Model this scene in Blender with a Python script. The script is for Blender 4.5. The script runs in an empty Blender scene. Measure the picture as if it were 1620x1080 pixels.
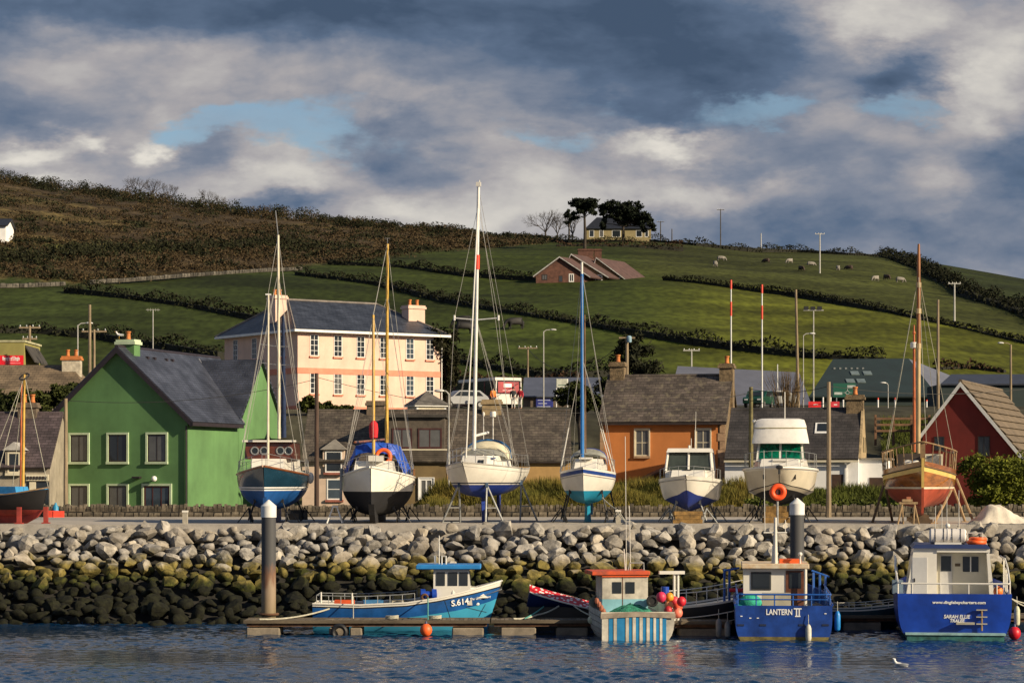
import bpy, bmesh, math, random
import numpy as np
from mathutils import Vector, Matrix
R = math.radians
random.seed(7); rng = np.random.default_rng(7)
scene = bpy.context.scene
COL = scene.collection
# ------------------------------------------------------------------ camera
F, HY, CX, CZ = 3800.0, 756.0, 810.0, 5.4        # focal length and horizon in photo pixels, eye height in metres
cam = bpy.data.cameras.new('camera'); cam.sensor_width = 36.0; cam.lens = F/1620*36
cam.shift_y = (HY-540)/1620; cam.clip_start = 1; cam.clip_end = 5000
camo = bpy.data.objects.new('camera', cam); COL.objects.link(camo)
camo.location = (0, 0, CZ); camo.rotation_euler = (math.pi/2, 0, 0)
scene.camera = camo
scene.view_settings.view_transform = 'Standard'; scene.view_settings.look = 'None'
scene.view_settings.exposure = 0.5; scene.view_settings.gamma = 1.0
def P(px, py, D): return Vector(((px-CX)/F*D, D, CZ+(HY-py)/F*D))
def XP(px, D): return (px-CX)/F*D
def ZP(py, D): return CZ+(HY-py)/F*D
def C(r, g, b):
    f = lambda c: (c/12.92 if c <= .04045 else ((c+.055)/1.055)**2.4)
    return tuple(f(x/255) for x in (r, g, b))
# ------------------------------------------------------------------ sun and sky
SUN_AZ, SUN_EL = R(60), R(23)                    # azimuth to the right of the way back to the camera
to_sun = Vector((math.sin(SUN_AZ)*math.cos(SUN_EL), -math.cos(SUN_AZ)*math.cos(SUN_EL), math.sin(SUN_EL)))
sun = bpy.data.lights.new('sun', 'SUN'); sun.energy = 5.0; sun.angle = R(.55); sun.color = (1.0, .83, .58)
suno = bpy.data.objects.new('sun', sun); COL.objects.link(suno)
suno.rotation_euler = (-to_sun).to_track_quat('-Z', 'Y').to_euler(); suno.location = to_sun*200
world = bpy.data.worlds.new('World'); scene.world = world; world.use_nodes = True
def sky_world():
    nt = world.node_tree; nt.nodes.clear(); N = nt.nodes.new; L = nt.links.new
    def math_(op, a, b=None, c=None, clamp=False):
        n = N('ShaderNodeMath'); n.operation = op; n.use_clamp = clamp
        for i, v in enumerate((a, b, c)):
            if v is None: continue
            if isinstance(v, (int, float)): n.inputs[i].default_value = v
            else: L(v, n.inputs[i])
        return n.outputs[0]
    sky = N('ShaderNodeTexSky'); sky.sky_type = 'NISHITA'; sky.sun_disc = False
    sky.sun_elevation = SUN_EL; sky.sun_rotation = math.atan2(to_sun.x, to_sun.y)
    sky.air_density = 1.0; sky.dust_density = .4; sky.ozone_density = 2.5
    tc = N('ShaderNodeTexCoord'); sp = N('ShaderNodeSeparateXYZ'); L(tc.outputs['Generated'], sp.inputs[0])
    x, y, z = sp.outputs
    ay = math_('MAXIMUM', math_('ABSOLUTE', y), .12)
    u0 = math_('DIVIDE', x, ay); v0 = math_('DIVIDE', z, ay)
    cmb = N('ShaderNodeCombineXYZ'); L(u0, cmb.inputs[0]); L(math_('MULTIPLY', v0, 2.1), cmb.inputs[1]); L(y, cmb.inputs[2])
    def noise(scale, detail, rough, off, dist=0.0):
        m = N('ShaderNodeVectorMath'); m.operation = 'ADD'; L(cmb.outputs[0], m.inputs[0]); m.inputs[1].default_value = off
        n = N('ShaderNodeTexNoise'); n.inputs['Scale'].default_value = scale; n.inputs['Detail'].default_value = detail
        n.inputs['Roughness'].default_value = rough; n.inputs['Distortion'].default_value = dist
        L(m.outputs[0], n.inputs['Vector']); return n
    w = noise(14, 6, .62, (3.1, 1.7, 0)); ws = N('ShaderNodeSeparateXYZ'); L(w.outputs['Color'], ws.inputs[0])
    u = math_('ADD', u0, math_('MULTIPLY', math_('SUBTRACT', ws.outputs[0], .5), .075))
    v = math_('ADD', v0, math_('MULTIPLY', math_('SUBTRACT', ws.outputs[1], .5), .045))
    def blob(px, py, sx, sy):
        a = math_('MULTIPLY', math_('SUBTRACT', u, (px-CX)/F), F/sx); b = math_('MULTIPLY', math_('SUBTRACT', v, (HY-py)/F), F/sy)
        d = math_('ADD', math_('MULTIPLY', a, a), math_('MULTIPLY', b, b))
        return math_('POWER', 2.718, math_('MULTIPLY', d, -1.0))
    def total(base, blobs):
        for (px, py, sx, sy, amp) in blobs:
            base = math_('ADD', base, math_('MULTIPLY', blob(px, py, sx, sy), amp))
        return base
    n1 = noise(7.5, 6, .60, (5.2, .4, 0), .35); n2 = noise(24, 5, .58, (1.2, 7.7, 2), .2)
    vo = N('ShaderNodeTexVoronoi'); vo.feature = 'F1'; vo.inputs['Scale'].default_value = 13; vo.inputs['Detail'].default_value = 3; vo.inputs['Roughness'].default_value = .6; vo.normalize = True
    wv = N('ShaderNodeVectorMath'); wv.operation = 'MULTIPLY_ADD'; L(w.outputs['Color'], wv.inputs[0]); wv.inputs[1].default_value = (.07, .05, 0); L(cmb.outputs[0], wv.inputs[2]); L(wv.outputs[0], vo.inputs['Vector'])
    puff = math_('SUBTRACT', .34, vo.outputs['Distance'])                # billows
    b0 = math_('ADD', math_('MULTIPLY', puff, .62), math_('ADD', math_('MULTIPLY', n1.outputs['Fac'], .74), math_('MULTIPLY', n2.outputs['Fac'], .30)))
    bright = total(math_('SUBTRACT', b0, .06), [
        (1080, 95, 260, 95, -.30), (200, 10, 420, 45, -.26), (760, 20, 420, 50, -.14), (1440, 110, 85, 55, -.34), (1600, 260, 110, 60, -.22),
        (620, 240, 85, 70, -.14), (440, 325, 110, 22, -.30), (290, 245, 60, 40, -.17), (1200, 270, 190, 40, -.10), (1480, 395, 330, 45, -.10),
        (640, 165, 70, 35, .14), (860, 300, 200, 60, .17), (1035, 226, 80, 22, .40), (440, 278, 130, 28, .18), (40, 238, 60, 22, .34), (128, 224, 26, 16, .34), (224, 234, 22, 22, .34), (80, 285, 60, 14, .22), (1250, 300, 240, 40, .10), (600, 330, 150, 26, .16),
        (1390, 35, 110, 55, .26), (1570, 110, 70, 75, .26), (320, 110, 300, 45, .06), (1500, 265, 100, 40, .16), (1090, 310, 130, 35, .14)])
    gapn = total(math_('ADD', math_('MULTIPLY', n2.outputs['Fac'], .45), math_('MULTIPLY', n1.outputs['Fac'], .35)), [
        (430, 205, 150, 42, .62), (262, 205, 45, 28, .42), (1200, 178, 110, 32, .55), (1430, 172, 95, 28, .55), (890, 235, 70, 25, .40), (345, 190, 40, 20, .3)])
    gapn = math_('ADD', gapn, math_('MULTIPLY', math_('SMOOTH_MIN', math_('MAXIMUM', math_('SUBTRACT', v0, .22), 0), .5, .2), 1.1))      # more open sky overhead
    gapn = math_('ADD', gapn, math_('ADD', math_('MULTIPLY', math_('SUBTRACT', ws.outputs[2], .5), .7), math_('MULTIPLY', puff, -1.2)))
    def ramp(fac, pts):
        r = N('ShaderNodeValToRGB'); L(fac, r.inputs[0]); e = r.color_ramp.elements
        while len(e) < len(pts): e.new(.5)
        for q, (p, c) in zip(e, pts): q.position = p; q.color = (*c, 1)
        return r.outputs[0]
    cloud = ramp(bright, [(.12, C(70, 88, 112)), (.30, C(94, 112, 137)), (.43, C(130, 138, 154)), (.56, C(170, 167, 170)), (.72, C(206, 202, 196)), (.92, C(240, 234, 222))])
    gap = N('ShaderNodeMapRange'); gap.interpolation_type = 'SMOOTHSTEP'; L(gapn, gap.inputs[0])
    gap.inputs[1].default_value = .57; gap.inputs[2].default_value = .86; gap.inputs[3].default_value = 0; gap.inputs[4].default_value = 1
    gapf = math_('MULTIPLY', gap.outputs[0], math_('ADD', math_('MULTIPLY', n2.outputs['Fac'], .9), .42), clamp=True)
    b1 = N('ShaderNodeBackground'); L(sky.outputs[0], b1.inputs[0]); b1.inputs[1].default_value = .066
    b2 = N('ShaderNodeBackground'); L(cloud, b2.inputs[0]); b2.inputs[1].default_value = .68
    mx = N('ShaderNodeMixShader'); L(gapf, mx.inputs[0]); L(b2.outputs[0], mx.inputs[1]); L(b1.outputs[0], mx.inputs[2])
    out = N('ShaderNodeOutputWorld'); L(mx.outputs[0], out.inputs[0])
sky_world()
world.cycles.sampling_method = 'MANUAL'; world.cycles.sample_map_resolution = 256
# ------------------------------------------------------------------ materials
MATS = {}
def mat(name, col, rough=.7, var=.18, scale=2.0, bump=0.0, bscale=25.0, metal=0.0, streak=0.0, col2=None, island=0.0, objrand=0.0, spec=.5, coat=0.0, stretch=(1, 1, 1)):
    if name in MATS: return MATS[name]
    m = bpy.data.materials.new(name); m.use_nodes = True; nt = m.node_tree; N = nt.nodes.new; L = nt.links.new
    bs = nt.nodes['Principled BSDF']; bs.inputs['Roughness'].default_value = rough; bs.inputs['Metallic'].default_value = metal
    bs.inputs['Specular IOR Level'].default_value = spec; bs.inputs['Coat Weight'].default_value = coat
    geo = N('ShaderNodeNewGeometry')
    mp = N('ShaderNodeMapping'); mp.inputs['Scale'].default_value = stretch; L(geo.outputs['Position'], mp.inputs[0])
    nz = N('ShaderNodeTexNoise'); nz.inputs['Scale'].default_value = scale; nz.inputs['Detail'].default_value = 6; nz.inputs['Roughness'].default_value = .65
    L(mp.outputs[0], nz.inputs['Vector'])
    c2 = col2 or tuple(c*(1-var*2.2) for c in col); c1 = col if col2 else tuple(min(1, c*(1+var)) for c in col)
    mr = N('ShaderNodeMapRange'); L(nz.outputs['Fac'], mr.inputs[0]); mr.inputs[1].default_value = .32; mr.inputs[2].default_value = .68
    mx = N('ShaderNodeMix'); mx.data_type = 'RGBA'; L(mr.outputs[0], mx.inputs[0]); mx.inputs[6].default_value = (*c2, 1); mx.inputs[7].default_value = (*c1, 1)
    cur = mx.outputs[2]
    def mul(cur, fac_out, lo, hi, f0=0, f1=1):
        r = N('ShaderNodeMapRange'); L(fac_out, r.inputs[0]); r.inputs[1].default_value = f0; r.inputs[2].default_value = f1; r.inputs[3].default_value = lo; r.inputs[4].default_value = hi
        q = N('ShaderNodeMix'); q.data_type = 'RGBA'; q.blend_type = 'MULTIPLY'; q.inputs[0].default_value = 1; L(cur, q.inputs[6]); L(r.outputs[0], q.inputs[7]); return q.outputs[2]
    if streak:
        mp2 = N('ShaderNodeMapping'); mp2.inputs['Scale'].default_value = (1.1, 1.1, .12); L(geo.outputs['Position'], mp2.inputs[0])
        n2 = N('ShaderNodeTexNoise'); n2.inputs['Scale'].default_value = 1.6; n2.inputs['Detail'].default_value = 2; L(mp2.outputs[0], n2.inputs['Vector'])
        cur = mul(cur, n2.outputs['Fac'], 1-streak*.8, 1, .25, .7)
    if island: cur = mul(cur, geo.outputs['Random Per Island'], 1-island, 1+island)
    if objrand:
        oi = N('ShaderNodeObjectInfo'); cur = mul(cur, oi.outputs['Random'], 1-objrand, 1+objrand)
    L(cur, bs.inputs['Base Color'])
    if bump:
        nb = N('ShaderNodeTexNoise'); nb.inputs['Scale'].default_value = bscale; nb.inputs['Detail'].default_value = 5; L(mp.outputs[0], nb.inputs['Vector'])
        bp = N('ShaderNodeBump'); bp.inputs['Strength'].default_value = bump; bp.inputs['Distance'].default_value = .05; L(nb.outputs['Fac'], bp.inputs['Height']); L(bp.outputs[0], bs.inputs['Normal'])
    MATS[name] = m; return m
def slate(name, col, axis='x', w=.32, h=.2, var=.35, rough=.6, light=None, spec=.4):
    if name in MATS: return MATS[name]
    m = bpy.data.materials.new(name); m.use_nodes = True; nt = m.node_tree; N = nt.nodes.new; L = nt.links.new
    bs = nt.nodes['Principled BSDF']; bs.inputs['Roughness'].default_value = rough; bs.inputs['Specular IOR Level'].default_value = spec
    tc = N('ShaderNodeTexCoord'); sp = N('ShaderNodeSeparateXYZ'); L(tc.outputs['Object'], sp.inputs[0])
    cb = N('ShaderNodeCombineXYZ'); L(sp.outputs[0 if axis == 'x' else 1], cb.inputs[0]); L(sp.outputs[2], cb.inputs[1])
    br = N('ShaderNodeTexBrick'); L(cb.outputs[0], br.inputs['Vector']); br.inputs['Scale'].default_value = 1.0
    br.inputs['Brick Width'].default_value = w; br.inputs['Row Height'].default_value = h*.62; br.inputs['Mortar Size'].default_value = .012
    br.inputs['Color1'].default_value = (*(c*(1+var) for c in col), 1); br.inputs['Color2'].default_value = (*(c*(1-var) for c in col), 1)
    br.inputs['Mortar'].default_value = (*(c*.3 for c in col), 1)
    nz = N('ShaderNodeTexNoise'); nz.inputs['Scale'].default_value = 1.1; nz.inputs['Detail'].default_value = 7; L(tc.outputs['Object'], nz.inputs['Vector'])
    r = N('ShaderNodeMapRange'); L(nz.outputs['Fac'], r.inputs[0]); r.inputs[1].default_value = .35; r.inputs[2].default_value = .7; r.inputs[3].default_value = .6; r.inputs[4].default_value = 1.35
    q = N('ShaderNodeMix'); q.data_type = 'RGBA'; q.blend_type = 'MULTIPLY'; q.inputs[0].default_value = 1; L(br.outputs['Color'], q.inputs[6]); L(r.outputs[0], q.inputs[7])
    cur = q.outputs[2]
    if light:
        n2 = N('ShaderNodeTexNoise'); n2.inputs['Scale'].default_value = 2.6; n2.inputs['Detail'].default_value = 5; L(tc.outputs['Object'], n2.inputs['Vector'])
        r2 = N('ShaderNodeMapRange'); L(n2.outputs['Fac'], r2.inputs[0]); r2.inputs[1].default_value = .55; r2.inputs[2].default_value = .72
        q2 = N('ShaderNodeMix'); q2.data_type = 'RGBA'; L(r2.outputs[0], q2.inputs[0]); L(cur, q2.inputs[6]); q2.inputs[7].default_value = (*light, 1); cur = q2.outputs[2]
    L(cur, bs.inputs['Base Color'])
    bp = N('ShaderNodeBump'); bp.inputs['Strength'].default_value = .6; bp.inputs['Distance'].default_value = .02; L(br.outputs['Fac'], bp.inputs['Height']); bp.invert = True; L(bp.outputs[0], bs.inputs['Normal'])
    MATS[name] = m; return m
def glass(name, col=(.02, .025, .03), rough=.08):
    return mat(name, col, rough, .1, 1.5, spec=.6)
# ------------------------------------------------------------------ objects and names
def tag(o, label=None, cat=None, group=None, kind=None):
    for k, v in (('label', label), ('category', cat), ('group', group), ('kind', kind)):
        if v: o[k] = v
    return o
def thing(name, label, cat, loc=(0, 0, 0), rz=0.0, group=None):
    o = bpy.data.objects.new(name, None); COL.objects.link(o); o.empty_display_size = .2
    o.location = loc; o.rotation_euler = (0, 0, rz); return tag(o, label, cat, group)
def link(name, me, m, parent=None, loc=None):
    o = bpy.data.objects.new(name, me); COL.objects.link(o)
    if m is not None and not me.materials: me.materials.append(m)
    if parent is not None: o.parent = parent
    if loc is not None: o.location = loc
    return o
class MB:
    def __init__(s): s.v = []; s.f = []
    def add(s, vs, fs):
        k = len(s.v); s.v += [tuple(p) for p in vs]; s.f += [tuple(i+k for i in f) for f in fs]; return s
    def box(s, x0, x1, y0, y1, z0, z1):
        return s.add([(x0,y0,z0),(x1,y0,z0),(x1,y1,z0),(x0,y1,z0),(x0,y0,z1),(x1,y0,z1),(x1,y1,z1),(x0,y1,z1)],
                     [(0,3,2,1),(4,5,6,7),(0,1,5,4),(1,2,6,5),(2,3,7,6),(3,0,4,7)])
    def cbox(s, c, sx, sy, sz): return s.box(c[0]-sx/2, c[0]+sx/2, c[1]-sy/2, c[1]+sy/2, c[2]-sz/2, c[2]+sz/2)
    def prism(s, poly, vec):
        n = len(poly); v = Vector(vec); ps = [Vector(p) for p in poly]
        return s.add(ps+[p+v for p in ps], [tuple(range(n))[::-1], tuple(range(n, 2*n))]+[(i, (i+1) % n, (i+1) % n+n, i+n) for i in range(n)])
    def slab(s, q, t):
        q = [Vector(p) for p in q]; nrm = (q[1]-q[0]).cross(q[2]-q[0]).normalized()*t
        if nrm.z < -1e-6: nrm = -nrm
        return s.prism(q, nrm)
    def tube(s, pts, r, n=8, caps=True, r1=None):
        pts = [Vector(p) for p in pts]; m = len(pts)
        rs = list(r) if isinstance(r, (list, tuple)) else [r+((r1-r)*i/(m-1) if r1 is not None else 0) for i in range(m)]
        k = len(s.v); up = None
        for i, p in enumerate(pts):
            d = (pts[min(i+1, m-1)]-pts[max(i-1, 0)]).normalized()
            if up is None: up = d.orthogonal().normalized()
            up = (up-d*up.dot(d)); up = up.normalized() if up.length > 1e-6 else d.orthogonal().normalized()
            w = d.cross(up)
            for j in range(n):
                a = 2*math.pi*j/n; s.v.append(tuple(p+(up*math.cos(a)+w*math.sin(a))*rs[i]))
        for i in range(m-1):
            for j in range(n):
                a = k+i*n+j; b = k+i*n+(j+1) % n; s.f.append((a, b, b+n, a+n))
        if caps: s.f.append(tuple(k+j for j in range(n))[::-1]); s.f.append(tuple(k+(m-1)*n+j for j in range(n)))
        return s
    def lathe(s, prof, c=(0, 0, 0), n=16, axis=None):
        k = len(s.v); M = Matrix.Identity(3) if axis is None else Vector((0, 0, 1)).rotation_difference(Vector(axis)).to_matrix(); c = Vector(c)
        for (r, z) in prof:
            for j in range(n):
                a = 2*math.pi*j/n; s.v.append(tuple(c+M@Vector((r*math.cos(a), r*math.sin(a), z))))
        m = len(prof)
        for i in range(m-1):
            for j in range(n): s.f.append((k+i*n+j, k+i*n+(j+1) % n, k+(i+1)*n+(j+1) % n, k+(i+1)*n+j))
        s.f.append(tuple(k+j for j in range(n))[::-1]); s.f.append(tuple(k+(m-1)*n+j for j in range(n))); return s
    def ball(s, c, r, n=12, sc=(1, 1, 1)):
        m = max(4, n//2); k = len(s.v); c = Vector(c)
        for i in range(1, m):
            t = math.pi*i/m
            for j in range(n):
                a = 2*math.pi*j/n; s.v.append((c.x+r*sc[0]*math.sin(t)*math.cos(a), c.y+r*sc[1]*math.sin(t)*math.sin(a), c.z+r*sc[2]*math.cos(t)))
        s.v.append((c.x, c.y, c.z+r*sc[2])); s.v.append((c.x, c.y, c.z-r*sc[2])); T = len(s.v)-2; Bm = T+1
        for j in range(n):
            s.f.append((T, k+j, k+(j+1) % n)); q = k+(m-2)*n; s.f.append((Bm, q+(j+1) % n, q+j))
            for i in range(m-2): s.f.append((k+i*n+j, k+(i+1)*n+j, k+(i+1)*n+(j+1) % n, k+i*n+(j+1) % n))
        return s
    def torus(s, c, Rr, r, axis=(0, 0, 1), n=24, m=8):
        M = Vector((0, 0, 1)).rotation_difference(Vector(axis)).to_matrix(); c = Vector(c); k = len(s.v)
        for i in range(n):
            a = 2*math.pi*i/n
            for j in range(m):
                b = 2*math.pi*j/m; q = Rr+r*math.cos(b); s.v.append(tuple(c+M@Vector((q*math.cos(a), q*math.sin(a), r*math.sin(b)))))
        for i in range(n):
            for j in range(m): s.f.append((k+i*m+j, k+((i+1) % n)*m+j, k+((i+1) % n)*m+(j+1) % m, k+i*m+(j+1) % m))
        return s
    def grid(s, rows, flip=False):
        k = len(s.v); n = len(rows[0])
        for r_ in rows: s.v += [tuple(p) for p in r_]
        for i in range(len(rows)-1):
            for j in range(n-1):
                q = (k+i*n+j, k+i*n+j+1, k+(i+1)*n+j+1, k+(i+1)*n+j); s.f.append(q[::-1] if flip else q)
        return s
    def build(s, name, m, parent=None, off=None, smooth=False, label=None, bevel=0):
        vs = s.v if off is None else [(a-off[0], b-off[1], c-off[2]) for a, b, c in s.v]
        me = bpy.data.meshes.new(name); me.from_pydata(vs, [], s.f); me.validate(); me.update()
        bm = bmesh.new(); bm.from_mesh(me)
        bmesh.ops.remove_doubles(bm, verts=bm.verts, dist=1e-5); bmesh.ops.recalc_face_normals(bm, faces=bm.faces)
        if bevel: bmesh.ops.bevel(bm, geom=list(bm.edges), offset=bevel, segments=1, affect='EDGES', clamp_overlap=True)
        bm.to_mesh(me); bm.free()
        if smooth:
            me.polygons.foreach_set('use_smooth', [True]*len(me.polygons)); me.set_sharp_from_angle(angle=R(38))
        o = link(name, me, m, parent)
        if label: o['label'] = label
        return o
def raw_mesh(name, V, Fq):
    me = bpy.data.meshes.new(name); V = np.asarray(V, np.float32); Fq = np.asarray(Fq, np.int32); k = Fq.shape[1]
    me.vertices.add(len(V)); me.vertices.foreach_set('co', V.ravel()); me.loops.add(Fq.size); me.loops.foreach_set('vertex_index', Fq.ravel())
    me.polygons.add(len(Fq)); me.polygons.foreach_set('loop_start', np.arange(0, Fq.size, k, dtype=np.int32)); me.polygons.foreach_set('loop_total', np.full(len(Fq), k, np.int32))
    me.update(calc_edges=True); me.validate(); return me
def cards(name, c, size, m, parent=None, off=(0, 0, 0), up=0.0, aspect=.6, kind=None):
    """many small leaf-shaped faces at the points c"""
    c = np.asarray(c, float)-np.asarray(off, float); n = len(c); size = np.broadcast_to(np.asarray(size, float), (n,))[:, None]
    a = rng.normal(size=(n, 3)); a[:, 2] += up*np.sign(rng.random(n)*2-.3)*1.5 if up else 0
    a /= np.linalg.norm(a, axis=1)[:, None]; b = rng.normal(size=(n, 3)); b -= a*(a*b).sum(1)[:, None]; b /= np.linalg.norm(b, axis=1)[:, None]
    V = np.stack([c-a*size*.6, c+b*size*aspect*.5, c+a*size*.6, c-b*size*aspect*.5], 1).reshape(-1, 3)
    o = link(name, raw_mesh(name, V, np.arange(4*n).reshape(-1, 4)), m, parent)
    if kind: o['kind'] = kind
    return o
def text_part(name, txt, size, m, parent, loc, rot, extrude=.004, align='CENTER', shear=0.0, sx=1.0, weight=0.0):
    cu = bpy.data.curves.new(name, 'FONT'); cu.body = txt; cu.size = size; cu.align_x = align; cu.align_y = 'CENTER'; cu.extrude = extrude; cu.shear = shear; cu.resolution_u = 3; cu.offset = weight
    t = bpy.data.objects.new(name, cu); COL.objects.link(t); dg = bpy.context.evaluated_depsgraph_get()
    me = bpy.data.meshes.new_from_object(t.evaluated_get(dg)); bpy.data.objects.remove(t); bpy.data.curves.remove(cu); me.name = name
    me.materials.clear(); o = link(name, me, m, parent); o.location = loc; o.rotation_euler = rot; o.scale = (sx, 1, 1); return o
def sm(x, a, b):
    t = np.clip((np.asarray(x, float)-a)/(b-a), 0, 1); return t*t*(3-2*t)
# ================================================================== terrain: harbour ground, town bench and hill
RX = [-600, 0, 100, 200, 300, 400, 500, 600, 700, 800, 900, 1000, 1100, 1200, 1300, 1400, 1460, 1540, 1620, 1800, 2300]
RY = [232, 285, 301, 313, 326, 340, 350, 359, 368, 374, 377, 379, 387, 396, 400, 406, 415, 428, 440, 472, 560]
DX = [-600, 0, 400, 800, 1100, 1620, 2300]; DR = [930, 820, 720, 620, 580, 600, 640]
def terrain_z(px, D):
    px = np.asarray(px, float); D = np.asarray(D, float)
    yr = np.interp(px, RX, RY); dr = np.interp(px, DX, DR); zr = CZ+(HY-yr)*dr/F
    t = (D-250)/(dr-250); tc = np.clip(t, 0, 1)
    zh = 13+(zr-13)*(tc+.06*np.sin(math.pi*tc)); zh = np.where(t > 1, zr-(D-dr)*.10, zh)
    zb = np.interp(D, [0, 117, 124, 136, 147, 160, 172, 200, 250], [2.9, 2.9, 3.0, 3.2, 4.2, 8.6, 10.3, 11.2, 13])
    bank = sm(px, 640, 700)*(1-sm(px, 1400, 1470))*sm(D, 120, 130)*(1-sm(D, 138, 158))*1.55
    return np.where(D > 250, zh, zb+bank)
def GZ(px, D): return float(terrain_z(px, D))
def ground(px, D): return Vector((XP(px, D), D, GZ(px, D)))
def hill(px, py):
    """point of the hillside seen at a photo position: walk outwards until the ground rises to that line of sight"""
    lo, hi = 160.0, float(np.interp(px, DX, DR))
    for _ in range(40):
        m = (lo+hi)/2
        if HY-(GZ(px, m)-CZ)*F/m > py: lo = m
        else: hi = m
    return Vector((XP(px, lo), lo, GZ(px, lo)))
def make_ground():
    pxs = np.arange(-620, 2241, 11.0)
    Ds = np.concatenate([np.arange(114, 150, 1.5), np.arange(150, 250, 4.0), np.arange(250, 700, 5.0), np.arange(700, 1180, 10.0)])
    PX, DD = np.meshgrid(pxs, Ds); Z = terrain_z(PX, DD); X = (PX-CX)/F*DD
    py = HY-(Z-CZ)*F/DD
    heath_line = np.interp(PX, [-600, 0, 140, 300, 420, 530, 650, 840, 900, 960], [442, 440, 446, 434, 426, 415, 400, 386, 378, 360])
    hm = sm(heath_line-py+rng.normal(0, 2, PX.shape), -3, 5)*(DD > 250)
    Z = Z+hm*rng.normal(0, .25, PX.shape)+np.where(DD > 255, .35*np.sin(X*.11+DD*.03)*np.sin(DD*.07), 0)
    V = np.stack([X, DD, Z], -1).reshape(-1, 3); nr, nc = PX.shape
    idx = np.arange(nr*nc).reshape(nr, nc); Fq = np.stack([idx[:-1, :-1], idx[:-1, 1:], idx[1:, 1:], idx[1:, :-1]], -1).reshape(-1, 4)
    me = raw_mesh('hillside', V, Fq)
    rgb = np.zeros((nr, nc, 3)); rgb[:] = (.040, .054, .009)
    def mixc(w, c):
        nonlocal rgb; rgb = rgb*(1-w[..., None])+np.array(c)*w[..., None]
    mixc(1-sm(PX, 380, 900), (.026, .036, .008)); mixc(sm(PX, 950, 1250), (.092, .100, .011))  # cloud shade on the left-hand fields is put into this darker green
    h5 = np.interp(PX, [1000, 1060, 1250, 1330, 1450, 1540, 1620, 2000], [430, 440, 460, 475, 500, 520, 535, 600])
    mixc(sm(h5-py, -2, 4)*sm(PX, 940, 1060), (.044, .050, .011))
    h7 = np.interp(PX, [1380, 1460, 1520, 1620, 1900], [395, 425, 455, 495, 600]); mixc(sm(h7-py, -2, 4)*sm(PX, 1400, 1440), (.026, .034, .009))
    mixc(hm, (.060, .042, .022)); mixc(hm*sm(np.sin(X*.021+DD*.05)*np.sin(X*.043-DD*.031)+rng.normal(0, .15, PX.shape), .25, .7), (.105, .078, .030)); mixc(hm*(1-sm(abs(py-393-(PX)*.02), 2, 7))*(PX < 260), (.075, .075, .02))
    mixc((DD < 250)*1.0*(1-sm(DD, 225, 250)), (.060, .056, .036)); mixc((DD < 150)*1.0, (.085, .085, .024))
    at = me.attributes.new('cover', 'FLOAT_COLOR', 'POINT'); rgba = np.ones((nr*nc, 4), np.float32); rgba[:, :3] = rgb.reshape(-1, 3); at.data.foreach_set('color', rgba.ravel())  # plant colours, with the cloud shade of the left fields mixed in
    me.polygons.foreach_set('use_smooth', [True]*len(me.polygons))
    m = bpy.data.materials.new('hill_cover_and_shade'); m.use_nodes = True; nt = m.node_tree; N = nt.nodes.new; L = nt.links.new; bs = nt.nodes['Principled BSDF']; bs.inputs['Roughness'].default_value = .95; bs.inputs['Specular IOR Level'].default_value = .1
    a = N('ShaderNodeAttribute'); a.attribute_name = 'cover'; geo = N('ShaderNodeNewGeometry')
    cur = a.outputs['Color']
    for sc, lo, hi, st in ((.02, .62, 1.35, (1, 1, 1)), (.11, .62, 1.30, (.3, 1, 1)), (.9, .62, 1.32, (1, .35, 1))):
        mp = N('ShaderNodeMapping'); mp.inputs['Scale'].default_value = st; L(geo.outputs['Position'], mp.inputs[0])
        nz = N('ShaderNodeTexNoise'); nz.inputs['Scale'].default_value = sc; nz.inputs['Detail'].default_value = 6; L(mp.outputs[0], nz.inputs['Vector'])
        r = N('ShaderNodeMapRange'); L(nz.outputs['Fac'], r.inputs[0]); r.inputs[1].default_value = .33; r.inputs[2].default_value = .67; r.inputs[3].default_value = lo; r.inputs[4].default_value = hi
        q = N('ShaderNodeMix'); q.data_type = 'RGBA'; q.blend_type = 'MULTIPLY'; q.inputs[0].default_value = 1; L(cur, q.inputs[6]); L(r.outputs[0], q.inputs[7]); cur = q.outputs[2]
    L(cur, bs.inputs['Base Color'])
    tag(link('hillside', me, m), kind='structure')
make_ground()
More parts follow.
